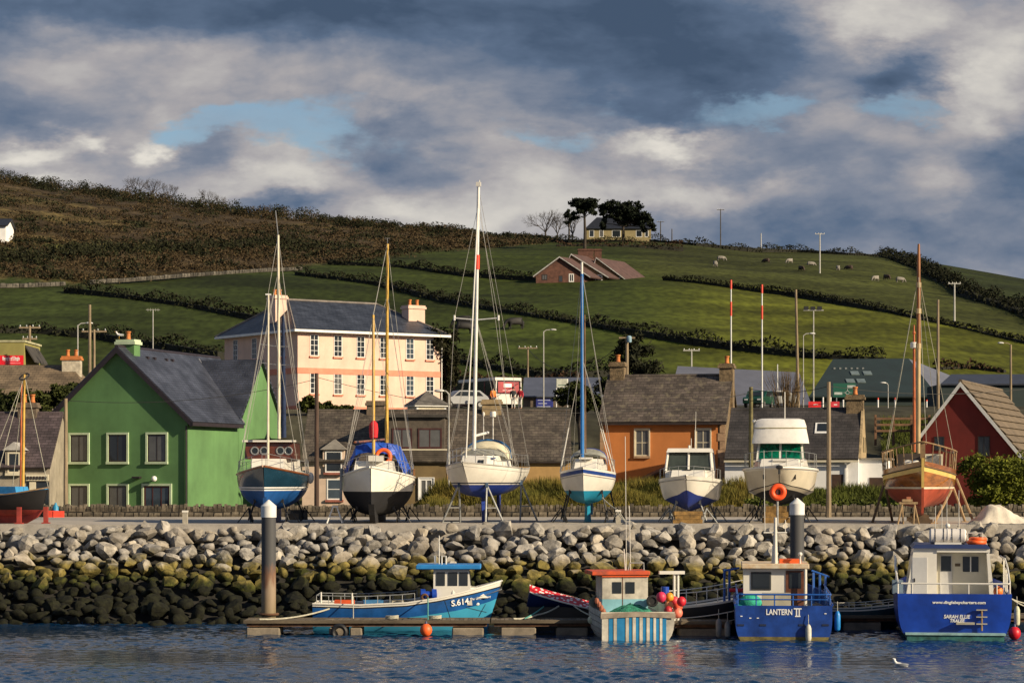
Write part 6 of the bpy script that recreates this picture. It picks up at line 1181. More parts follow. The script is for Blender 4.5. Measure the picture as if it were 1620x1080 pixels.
# ---- 8 small black boat at the far left
def boat_black():
    bt = Boat('fishing_smack', 'small black boat with red keel and blue deck at the left end of the quay', 10, 101.0, -62, QZ); bk = mat('tar_black', (.008, .007, .008), .85, .2, 2); rd = mat('red_oxide', (.30, .035, .026), .7, .2, 2); bl = mat('sky_blue_paint', (.03, .22, .46), .5, .12, 3)
    sh = smooth_z(1.52, 1.20, 1.30, .55); kl = zfun((0, .5), (.1, .36), (.5, .28), (1, .45))
    bt.hull(4.4, 1.8, sh, kl, [('bulwark', sh, lambda t: sh(t)-.06, bl, 1), ('topsides', lambda t: sh(t)-.06, lambda t: .58, bk, 6), ('bottom', lambda t: .58, lambda t: -9, rd, 5)], pm=2.2, qm=1.8, rake=.3, transom=.6, full=.6, deck=bl, deck_drop=.08)
    long_keel(bt, rd, .03, .9, .12); bt.strake('rubbing_strake', mat('weathered_teak', (.24, .15, .07)), lambda t: sh(t)-.02, .03, out=.01)
    top = bt.atx(38.5, 592, .5); bt.mast(bt.atx(36, 786, .5), top, .07, spruce); t2 = bt.atx(34, 606, -.2); bt.mast(bt.atx(32.5, 786, -.2), t2, .05, mat('orange_mast', (.42, .1, .022)), 'gaff')
    b = MB(); b.tube([top+Vector((.2*math.cos(a), .2*math.sin(a), -.1+.14*math.sin(a*1.0))) for a in [k*.52 for k in range(13)]], .03, 5); b.build('halyard_loop', black, bt.root)
    b = MB(); house(b, .9, -.9, .45, .5, 1.25, 1.55, .9, .1, 0); b.build('cabin', bl, bt.root)
    bt.stays([(bt.edge(.45, 1, 0), top), (bt.edge(.6, 1, 0), top), (bt.edge(.5, -1, 0), top), (bt.edge(.0, 1, 0), top), (bt.edge(.95, 1, 0), t2)], .014, m=rope_m)
    for lx, sd in ((1.6, 1), (-1.2, 1), (1.2, -1)):
        p = bt.glob((lx, sd*.62, 0)); r_ = thing('red_prop', ('right', 'left', 'rear')[[(1.6, 1), (-1.2, 1), (1.2, -1)].index((lx, sd))]+' red prop holding up the small black boat', 'boat stand', (p.x, p.y, QZ), 0, 'props of the small black boat'); b = MB(); b.box(-.09, .09, -.09, .09, .005, .70); b.build('prop_post', rd, r_); b = MB(); b.box(-.16, .16, -.16, .16, 0, .05); b.build('foot_plate', rd, r_)
boat_black()
# ================================================================== pontoons and moored boats
plank_m = mat('weathered_plank', (.15, .118, .08), .9, .25, 3, .3, island=.3); float_m = mat('concrete_float', (.24, .20, .15), .9, .2, 2, .2, streak=.2)
def pontoon(label, p0, p1, d0, d1, z=.5, floats=()):
    x0, x1 = XP(p0, d0), XP(p1, d0); root = thing('pontoon', label, 'pontoon', (x0, d0, 0)); b = MB(); n = int((x1-x0)/.15); r2 = np.random.default_rng(int(p0))
    for i in range(n):
        a = (x1-x0)*i/n; b.box(a, a+(x1-x0)/n-.015, .06, d1-d0-.06, z-.04+r2.normal(0, .004), z+r2.normal(0, .006))
    b.build('deck_planks', plank_m, root)['kind'] = 'stuff'
    for y in (0, d1-d0-.058): b = MB(); b.box(0, x1-x0, y, y+.058, z-.09, z+.02); b.build('side_beam', mat('grey_timber_beam', (.135, .105, .07), .9, .25, 1.5, .3, stretch=(.3, 1, 1)), root)
    b = MB(); b.box(.1, x1-x0-.1, .1, d1-d0-.1, z-.20, z-.095); b.build('frame', rust, root)
    for f0, f1 in floats: b = MB(); b.box(XP(f0, d0)-x0, XP(f1, d0)-x0, .1, d1-d0-.1, -.25, z-.245); b.build('float', float_m, root, bevel=.04)
    return root
pontoon('long wooden pontoon lying in front of the boat numbered S.614', 385, 775, 82.6, 84.2, .5, ((389, 442), (520, 548), (553, 572), (715, 765)))
pontoon('wooden pontoon section between the S.614 boat and the striped boat', 777, 942, 82.7, 84.2, .5, ((792, 848), (880, 930)))
pontoon('short pontoon finger right of the striped boat', 1062, 1158, 82.4, 83.9, .48, ((1075, 1150),))
pontoon('low pontoon behind the two blue boats at the right', 1300, 1640, 85.6, 87.0, .5, ((1335, 1395), (1450, 1520)))
b = MB(); 
def mooring(label, pts, sag, r=.028, m=None):
    pts = [Vector(p) for p in pts]; o = pts[0]; q = []
    for a, c in zip(pts[:-1], pts[1:]):
        for i in range(9): t = i/8; p = a+(c-a)*t; p.z -= sag*4*t*(1-t); q.append(p-o)
    r_ = MB().tube(q, r, 6).build('mooring_rope', m or rope_m, None); r_.location = o; tag(r_, label, 'rope', 'mooring ropes'); return r_
def pile(label, px, ytop, D):
    c = P(px, ytop, D); root = thing('mooring_pile', label, 'mooring pile', (c.x, D, -2.0)); z1 = c.z+2.0
    b = MB(); b.lathe([(.255, 0), (.255, z1-.62)], (0, 0, 0), 24); b.build('shaft', PILE_M, root, smooth=True); b = MB(); b.lathe([(.275, z1-.62), (.275, z1-.22), (.02, z1)], (0, 0, 0), 24); b.build('cap', mat('pile_cap', (.68, .67, .64), .5, .06, 3), root, smooth=True)
    b = MB(); b.torus((0, 0, 2.62), .33, .045, (0, 0, 1), 24, 6); b.build('pile_collar', rust, root)
def pile_mat():
    m = bpy.data.materials.new('pile_steel'); m.use_nodes = True; nt = m.node_tree; N = nt.nodes.new; L = nt.links.new; bs = nt.nodes['Principled BSDF']; bs.inputs['Roughness'].default_value = .7
    g = N('ShaderNodeNewGeometry'); sp = N('ShaderNodeSeparateXYZ'); L(g.outputs['Position'], sp.inputs[0]); n = N('ShaderNodeTexNoise'); n.inputs['Scale'].default_value = 2.5; n.inputs['Detail'].default_value = 7
    mp = N('ShaderNodeMapping'); mp.inputs['Scale'].default_value = (3, 3, .6); L(g.outputs['Position'], mp.inputs[0]); L(mp.outputs[0], n.inputs['Vector'])
    a = N('ShaderNodeMath'); a.operation = 'MULTIPLY_ADD'; L(n.outputs['Fac'], a.inputs[0]); a.inputs[1].default_value = 1.4; L(sp.outputs[2], a.inputs[2])
    r = N('ShaderNodeMapRange'); L(a.outputs[0], r.inputs[0]); r.inputs[1].default_value = 0; r.inputs[2].default_value = 4.0; rp = N('ShaderNodeValToRGB'); L(r.outputs[0], rp.inputs[0]); e = rp.color_ramp.elements
    while len(e) < 5: e.new(.5)
    for q, (p, c) in zip(e, ((.12, (.06, .06, .02)), (.34, (.20, .15, .085)), (.55, (.26, .19, .13)), (.66, (.16, .08, .045)), (.74, (.055, .055, .058)))): q.position = p; q.color = (*c, 1)
    L(rp.outputs[0], bs.inputs['Base Color']); return m
PILE_M = pile_mat()
pile('dark mooring pile with white conical cap before the blue motor-sailer', 425, 790, 84.6); pile('dark mooring pile with white conical cap right of the orange lifebuoy', 1261, 787, 87.2)
def rotm(X, Y): X, Y = Vector(X), Vector(Y); Z = X.cross(Y); return Matrix((X, Y, Z)).transposed().to_euler()
wlet = mat('white_lettering', (.78, .78, .76), .5, .03)
# ---- S.614
def boat_s614():
    bt = Boat('fishing_boat', 'blue fishing boat lettered S.614 with white wheelhouse behind the pontoon', 646, 85.9, -90, 0, group='moored fishing boats'); bl = mat('fishing_blue', (.012, .105, .36), .4, .22, 1.2, streak=.3); lb = mat('light_turquoise', (.05, .33, .52), .4, .08, 1.2, streak=.08)
    sh = lambda t: float(np.interp(t, [0, .15, .32, .5, .75, 1], [1.74, 1.46, 1.18, 1.0, .92, .96])); kl = zfun((0, -.05), (.1, -.3), (.5, -.45), (1, -.35)); bd = lambda t: float(np.interp(t, [0, .05, .22, .45, .6, 1], [1.10, .98, .72, .52, .42, .38]))
    ln = lambda t: sh(t)-float(np.interp(t, [0, .3, 1], [.19, .09, .09]))
    bt.hull(6.7, 2.3, sh, kl, [('bulwark', sh, ln, gel, 1), ('black_line', ln, lambda t: ln(t)-.045, black, 1), ('topsides', lambda t: ln(t)-.045, bd, bl, 4), ('bottom', bd, lambda t: -9, lb, 6)], pm=2.6, qm=2.2, rake=.55, transom=.8, full=.6, deck=mat('grey_deck', (.25, .25, .25), .8), deck_drop=.32)
    bt.strake('gunwale', gel, sh, .035)
    x0, x1, w, z0, z1 = 2.30, .92, .74, .9, 2.16
    b = MB(); house(b, x0, x1, w, w, z0, z1, .97, .12, 0); wh = b.build('wheelhouse', gel, bt.root)
    b = MB(); house(b, 2.85, 1.6, .55, .8, 1.15, 1.52, .9, .4, 0); b.build('foredeck_cuddy', gel, bt.root)
    fr = mat('window_rubber', (.05, .05, .05), .7)
    for a, c in ((1.02, 1.33), (1.44, 1.77), (1.84, 2.14)):
        for sd in (-1, 1): side_pane(wh, sd, a, c, w, z0, z1, .55, .93, dark_glass, .97)
    for a, c in ((.08, .46), (.54, .92)): front_pane(wh, x0, .12, w, z0, z1, a, c, .55, .93, dark_glass, tw=.97)
    b = MB(); b.box(.30, 2.60, -.95, .95, 2.17, 2.33); b.build('wheelhouse_roof', mat('roof_blue', (.02, .20, .52), .5, .1), bt.root, bevel=.03)
    b = MB(); b.tube([(1.1, .1, 2.33), (1.1, .1, 3.35)], .018, 6); b.tube([(.95, .2, 2.33), (.95, .2, 2.62)], .04, 6); b.tube([(1.2, -.1, 2.33), (1.2, -.1, 2.62), (1.35, -.1, 2.62), (1.35, -.1, 2.33)], .025, 6); b.build('aerials', gel, bt.root)
    b = MB(); b.lathe([(.05, -.3), (.2, -.28), (.2, -.12), (.12, -.1), (.12, .1), (.2, .12), (.2, .28), (.05, .3)], (.75, -.75, 1.28), 14, (1, .1, 0)); b.build('pot_hauler', mat('drum_blue', (.01, .06, .40), .4), bt.root, smooth=True); b = MB(); b.torus((.62, -1.0, 1.2), .10, .04, (0, 1, .2), 16, 6); b.build('hauler_wheel', rust, bt.root, smooth=True)
    b = MB(); ts = [.46+.52*i/8 for i in range(9)]
    for sd in (1, -1):
        b.tube([bt.edge(t, sd, .30, .05) for t in ts], .017, 6)
        for t in ts: b.tube([bt.edge(t, sd, 0, .05), bt.edge(t, sd, .30, .05)], .014, 5)
    b.tube([bt.edge(.98, 1, .30, .05), bt.edge(.98, -1, .30, .05)], .017, 6); b.build('stern_rail', galv, bt.root)
    for t in (.955, .79): b = MB(); b.tube([bt.edge(t, -1, 0, .04), bt.edge(t, -1, .42, .04)], .03, 6); b.build('rail_post', gel, bt.root)
    def on_side(px, py):
        best = None
        for i in range(400):
            t = i/400; q = bt.atx
            z = None; X = bt.x(t, ln(t)-.2); 
            yy = -bt.y(t, ln(t)-.2); wpt = bt.glob((X, yy, 0)); ppx = CX+F*wpt.x/wpt.y
            if best is None or abs(ppx-px) < best[0]: best = (abs(ppx-px), t, X, yy, wpt.y)
        _, t, X, yy, D = best; z = ZP(py, D); return t, Vector((bt.x(t, z), -bt.y(t, z)-.012, z))
    for txt, pxa, pxb, py, size, shr in (('S.614', 714, 742, 953, .30, 0), ('The Great Gent', 743, 777, 946, .125, .25)):
        t0, A = on_side(pxa, py+1.5); t1, B_ = on_side(pxb, py-3); X = (B_-A).normalized(); tm = (t0+t1)/2; zm = (A.z+B_.z)/2; up = Vector((0, -(bt.y(tm, zm+.09)-bt.y(tm, zm-.09))/.18, 1)); up = (up-X*up.dot(X)).normalized(); o = text_part('lettering', txt, size, wlet, bt.root, (A+B_)/2+Vector((0, on_side((pxa+pxb)/2, py)[1].y-(A.y+B_.y)/2-.015, .0)), rotm(X, up), .004, shear=shr, weight=.006 if size > .2 else 0)
        wd = max(v.co.x for v in o.data.vertices)-min(v.co.x for v in o.data.vertices); o.scale = ((B_-A).length/wd, 1, 1)
    t, q = on_side(758, 955); b = MB(); b.ball(q, .07, 8, (1, .25, .8)); b.build('emblem', wlet, bt.root)
    b = MB()
    for px_, pa, px2, pb in ((703, 950, 716, 977), (740, 960, 778, 968), (772, 955, 765, 975)): _, a = on_side(px_, pa); _, c = on_side(px2, pb); b.tube([a, (a+c)/2+Vector((0, -.03, 0)), c], .010, 4)
    b.build('trailing_lines', mat('dark_line', (.03, .06, .09), .8), bt.root)
boat_s614()
for i, (px, c_, lab) in enumerate(((545, (.65, .09, .02), 'orange fish box on the aft deck of the S.614 boat'), (590, (.03, .16, .35), 'blue fish box on the aft deck of the S.614 boat'), (632, (.30, .27, .20), 'grey fish box amidships on the S.614 boat'))):
    g = Vector((XP(px, 86), 86, .62)); r_ = thing('fish_box', lab, 'crate', g, R(9*i), 'fish boxes on the moored boats'); mm = mat(f'deck_box_{i}', c_, .6, .2, 3)
    for k, (x0, x1, y0, y1, z0, z1) in enumerate(((-.35, .35, -.25, .25, 0, .03), (-.35, .35, -.25, -.22, .031, .42), (-.35, .35, .22, .25, .031, .42), (-.35, -.32, -.219, .219, .031, .42), (.32, .35, -.219, .219, .031, .42))): b = MB(); b.box(x0, x1, y0, y1, z0, z1); b.build('side' if k else 'base', mm, r_)
mooring('pale mooring rope from the left pontoon end up to the S.614 boat stern', [P(410, 979, 83), P(525, 961, 85)], .12, .03)
mooring('pale line dropping from the S.614 boat rail to the pontoon', [P(559, 943, 84.7), P(559, 978, 84)], 0, .016)
mooring('green line dropping from the S.614 boat pot hauler to the orange buoy', [P(677, 945, 84.6), P(677, 980, 82.9)], 0, .022, mat('green_rope', (.10, .33, .28), .9))
def ball_buoy(name, label, c, r, m, group=None, eye=True, sc=(1, 1, 1.08)):
    root = thing(name, label, 'buoy', (c[0], c[1], c[2]-r), 0, group); b = MB(); b.ball((0, 0, r), r, 16, sc); b.build('float', m, root, smooth=True)
    if eye: b = MB(); b.lathe([(.05, r*2.0), (.04, r*2.0+.07), (.03, r*2.0+.09)], (0, 0, 0), 8); b.build('eye', mat('buoy_eye', (.03, .05, .12), .5), root)
ball_buoy('ball_buoy', 'round orange buoy hanging at the pontoon edge before the S.614 boat', P(674, 996, 82.3), .21, orange)
for i, (px, D, lab) in enumerate(((537, 82.45, 'black tyre fender hanging on the left pontoon edge'),)):
    c = P(px, 1001, D); root = thing('tyre_fender', lab, 'tyre', (c.x, D, 0)); b = MB(); b.torus((0, 0, .12), .22, .085, (0, 1, 0), 20, 8); b.build('tyre', black, root, smooth=True)
for i, (px, lab) in enumerate(((620, 'coil of pale rope on the pontoon below the S.614 boat rail'), (688, 'coil of pale rope on the pontoon beside the orange buoy'))):
    c = P(px, 979, 83.2); root = thing('rope_coil', lab, 'rope', (c.x, 83.2, .5)); b = MB()
    b.tube([((.16+.02*math.sin(a*3))*math.cos(a)*(1.3), .16*math.sin(a), .03+a*.006) for a in [k*.5 for k in range(40)]], .022, 5); b.build('coil', rope_m, root)
# ---- tilted red and blue dinghy
def dinghy():
    root = thing('moored_dinghy', 'dark blue dinghy tilted under a red and white spotted cover', 'boat', (XP(876, 85.5), 85.5, 0)); D = 85.5; X = lambda p: XP(p, D)-XP(876, D)
    nb = mat('dinghy_navy', (.010, .022, .10), .4, .15, 2); rows = []
    for i in range(11):
        t = i/10; x = X(838)+(X(936)-X(838))*t; w = .62*math.sin(math.pi*min(1, .12+t*.6))**.6; zt = ZP(931, D)+(ZP(958, D)-ZP(931, D))*t**.9; zb = zt-.62*(1-.55*t); rows.append([(x, -w, zt-.10), (x-.05, -w*.8, (zt+zb)/2), (x-.12, 0, zb), (x-.05, w*.8, (zt+zb)/2), (x, w, zt+.10)])
    b = MB(); b.grid(rows); b.add(rows[0], [(0, 1, 2, 3, 4)]); b.add(rows[-1], [(0, 1, 2, 3, 4)]); b.build('hull', nb, root, smooth=True)
    m = bpy.data.materials.new('spotted_cover'); m.use_nodes = True; nt = m.node_tree; N = nt.nodes.new; g = N('ShaderNodeNewGeometry'); v = N('ShaderNodeTexVoronoi'); v.inputs['Scale'].default_value = 6.5; nt.links.new(g.outputs['Position'], v.inputs['Vector']); rp = N('ShaderNodeValToRGB'); nt.links.new(v.outputs['Distance'], rp.inputs[0]); rp.color_ramp.elements[0].position = .30; rp.color_ramp.elements[0].color = (.75, .70, .66, 1); rp.color_ramp.elements[1].position = .42; rp.color_ramp.elements[1].color = (.55, .012, .018, 1); nt.links.new(rp.outputs[0], nt.nodes['Principled BSDF'].inputs['Base Color'])
    b = MB(); b.grid([[(r_[0][0], r_[0][1]*1.03, r_[0][2]), (r_[2][0]+.12, r_[0][1]*.5, r_[0][2]+.14), (r_[2][0]+.12, 0, r_[4][2]+.06), (r_[4][0], r_[4][1]*1.03, r_[4][2])] for r_ in rows]); b.build('cover', m, root, smooth=True)
    b = MB(); b.tube([(r_[0][0], r_[0][1]*1.03, r_[0][2]) for r_ in rows], .03, 6); b.tube([(r_[4][0], r_[4][1]*1.03, r_[4][2]) for r_ in rows], .035, 6); b.build('gunwale', gel, root)
    b = MB(); b.box(X(836), X(940), -.45, .35, .0, ZP(958, D)-.02); b.build('dark_tender_hull', black, root)
dinghy()
mooring('pale rope from the pontoon up to the spotted dinghy', [P(812, 978, 83.2), P(850, 972, 84), P(884, 958, 84.9)], .05, .03)
mooring('second pale rope slanting to the bow of the spotted dinghy', [P(830, 978, 83.3), P(860, 959, 84.9)], .03, .026, mat('green_rope', (.1, .33, .28)))
mooring('pale rope between the spotted dinghy and the pale fender', [P(908, 958, 84.9), P(932, 972, 82.9)], .02, .024)
ball_buoy('ball_buoy', 'pale cream buoy at the left corner of the striped boat', P(936, 980, 82.2), .14, mat('cream_buoy', (.55, .55, .38), .5))
# ---- striped boat, stern on
def boat_striped():
    bt = Boat('striped_boat', 'small boat with blue and white striped transom and orange wheelhouse roof', 992, 82.4, 174, 0, group='moored fishing boats'); L_ = 4.8; bl = mat('stripe_blue', (.012, .20, .44), .45, .12, 2, streak=.15); wp = mat('worn_white', (.62, .58, .49), .6, .2, 2, streak=.4); gw = mat('grey_wood_rail', (.27, .22, .17), .85, .2, 3)
    sh = smooth_z(1.55, 1.0, .95, .7); kl = zfun((0, .1), (.2, -.35), (1, -.35))
    bt.hull(L_, 2.55, sh, kl, [('lapstrake', sh, lambda t: sh(t)-.30, wp, 2), ('lapstrake', lambda t: sh(t)-.30, lambda t: sh(t)-.60, wp, 2), ('bottom', lambda t: sh(t)-.60, lambda t: -9, wp, 4)], pm=3.2, qm=2.6, rake=.4, transom=.97, full=.6, deck=mat('grey_deck', (.25, .25, .25)), deck_drop=.35, tr_m=wp)
    for k in range(1, 5): bt.strake('plank_edge', gw, lambda t, k=k: sh(t)-.2*k, .012, out=.012)
    xs = -L_/2-.02; Y = lambda px_: bt.atx(px_, 990, xs).y; zt = lambda px_: ZP(968+abs(px_-1009)*.05, 80)
    cols = [(963, 970), (976, 989), (995, 1000), (1006, 1011), (1017, 1022), (1028, 1033), (1038, 1043), (1048, 1054)]
    for a, c in cols: b = MB(); ya, yc = Y(a), Y(c); b.box(xs-.025, xs, min(ya, yc), max(ya, yc), -.3, zt((a+c)/2)-.14); b.build('blue_plank', bl, bt.root)
    for a, c in ((952, 962), (970.5, 975.5), (989.5, 994.5), (1000.5, 1005.5), (1011.5, 1016.5), (1022.5, 1027.5), (1033.5, 1037.5), (1043.5, 1047.5)): b = MB(); ya, yc = Y(a), Y(c); b.box(xs-.045, xs, min(ya, yc), max(ya, yc), -.3, zt((a+c)/2)-.14); b.build('white_batten', wp, bt.root)
    b = MB(); b.grid([[(xs-.07, Y(p), zt(p)-.14), (xs-.07, Y(p), zt(p)+.02), (xs+.18, Y(p), zt(p)+.02), (xs+.18, Y(p), zt(p)-.14)] for p in np.linspace(950, 1068, 12)]); b.build('stern_rail', gw, bt.root)
    lx = .1; A, B_ = bt.atx(953, 968, lx), bt.atx(1025, 968, lx); z0, zm, z1 = .45, bt.atx(1000, 947, lx).z, bt.atx(1000, 912, lx).z; y0, y1 = min(A.y, B_.y), max(A.y, B_.y)
    b = MB(); b.box(lx, lx+1.6, y0, y1, zm, z1); wh = b.build('wheelhouse', wp, bt.root); b = MB(); b.box(lx-.002, lx+1.6, y0-.002, y1+.002, z0, zm-.001); b.build('lower_panel', mat('pale_blue_paint', (.22, .48, .56), .5, .12, 2, streak=.15), wh)
    b = MB(); b.box(lx-.12, lx+1.75, y0-.06, y1+.38, z1+.06, z1+.20); b.build('roof', mat('orange_roof', (.72, .085, .014), .6, .25, 2, col2=(.30, .06, .03)), wh, bevel=.02); b = MB(); b.box(lx-.06, lx+1.7, y0-.02, y1+.02, z1+.001, z1+.059); b.build('roof_trim', orange, wh)
    for a, c in ((969, 983), (990, 1004)):
        ya, yc = bt.atx(a, 930, lx).y, bt.atx(c, 930, lx).y; zb, zt_ = bt.atx(a, 938, lx).z, bt.atx(a, 920, lx).z; b = MB(); b.box(lx-.02, lx-.004, min(ya, yc), max(ya, yc), zb, zt_); b.build('window', dark_glass, wh)
    yd = bt.atx(985, 940, lx).y; b = MB(); b.box(lx-.012, lx-.003, yd-.012, yd+.012, z0, z1); b.build('door_joint', rust, wh)
    g0 = bt.atx(1047, 905, .6); b = MB(); b.box(.55, .75, bt.atx(1083, 905, .6).y, bt.atx(1043, 905, .6).y, g0.z-.06, g0.z+.05)
    for p_ in (1067, 1073): q = bt.atx(p_, 906, .6); b.tube([(.65, q.y, .4), (.65, q.y, q.z)], .045, 8)
    b.build('gantry', gel, bt.root)
    for p_, yt, w_ in ((989, 690, .012), (995.5, 800, .014), (987, 868, .02)):
        q = bt.atx(p_, yt, .9); b = MB(); b.tube([(.9, bt.atx(p_+2, 905, .9).y, z1+.2), q], w_, 5); b.build('aerial', gel, bt.root)
    b = MB(); q = bt.atx(1005, 890, .9); b.tube([(.9, q.y+.25, z1+.2), (.9, q.y+.2, q.z), (.9, q.y-.3, q.z), (.9, q.y-.3, z1+.2)], .025, 6); b.build('roof_frame', galv, bt.root)
    b = MB(); q = bt.atx(1032, 950, -.2); b.torus(q, .16, .05, (1, 0, 0), 18, 6); b.tube([q, (q.x+.4, q.y, q.z)], .12, 8); b.build('pot_hauler', mat('dark_metal', (.06, .06, .06)), bt.root, smooth=True); b = MB(); q = bt.atx(1052, 934, 0); b.lathe([(.14, -.14), (.14, .14)], q, 12); b.build('blue_drum', mat('drum_blue', (.01, .06, .4)), bt.root)
    c = bt.glob((-1.55, .1, .72)); r_ = thing('fishing_net', 'heap of green fishing net lying on the stern of the striped boat', 'net', c); r2 = np.random.default_rng(3); rows = [[(1.0*math.cos(a)*k, .55*math.sin(a)*k, .42*(1-k*k)+r2.normal(0, .025)) for a in np.linspace(0, 6.283, 25)] for k in (0.01, .3, .6, .85, 1.0)]; b = MB(); b.grid(rows); b.build('net', mat('net_green', (.03, .24, .15), .9, .3, 14, .8, 30), r_, smooth=True)
    for i, (px_, py_, r, m_, lab) in enumerate(((1046, 944, .17, (.62, .03, .09), 'pink-red buoy at the top left of the buoy bunch'), (1059, 944, .15, (.75, .30, .02), 'yellow-orange buoy at the top of the buoy bunch'), (1067, 950, .15, (.65, .05, .07), 'red buoy in the middle of the buoy bunch'), (1078, 951, .16, (.62, .015, .03), 'deep red buoy at the right of the buoy bunch'), (1058, 957, .15, (.70, .32, .12), 'faded orange buoy in the middle of the buoy bunch'), (1072, 959, .17, (.80, .11, .05), 'large scarlet buoy at the right of the buoy bunch'), (1057, 965, .14, (.45, .02, .03), 'dark red buoy low in the buoy bunch'), (1072, 969, .17, (.80, .20, .13), 'salmon buoy at the bottom of the buoy bunch'))):
        ball_buoy('ball_buoy', lab+' on the striped boat', P(px_, py_, 80.4+.25*(i % 3)), r, mat(f'bunch_{i}', m_, .5, .1, 5), 'bunch of buoys on the striped boat', False)
    for i in range(5):
        q = bt.atx(944+i*3.5, 950+i*5.5, -1.9); b = MB(); b.ball((q.x, q.y, q.z), .09, 8, (1, 1, 1.3)); b.build('hanging_float', mat('dull_red_float', (.32, .10, .05), .7), bt.root, smooth=True)
boat_striped()
# ---- black boat lying behind
def boat_dark():
    bt = Boat('black_boat', 'black hulled boat with white pulpit rail between the striped boat and the next', 1118, 85.2, -97, 0, group='moored fishing boats'); sh = smooth_z(1.62, .9, .85, .85); kl = zfun((0, .2), (.2, -.4), (1, -.4))
    bt.hull(5.2, 2.0, sh, kl, [('bulwark', sh, lambda t: sh(t)-.07, gel, 1), ('topsides', lambda t: sh(t)-.07, lambda t: -9, black, 6)], pm=2.4, qm=2.0, rake=.8, transom=.85, full=.6, deck=gel, deck_drop=.1); bt.strake('white_strake', gel, lambda t: sh(t)-.42, .02, out=.008); bt.strake('white_strake', gel, lambda t: sh(t)-.75, .016, out=.008); bt.rail('pulpit', gel, .45, .03, .75, 5, .022, mid=False)
    q = Vector((bt.x(.27, 1.1), -bt.y(.27, 1.1)-.01, 1.12)); b = MB(); b.cbox(q, .42, .03, .16); b.build('name_plate', gel, bt.root)
boat_dark()
RT = rotm((0, -1, 0), (0, 0, 1))
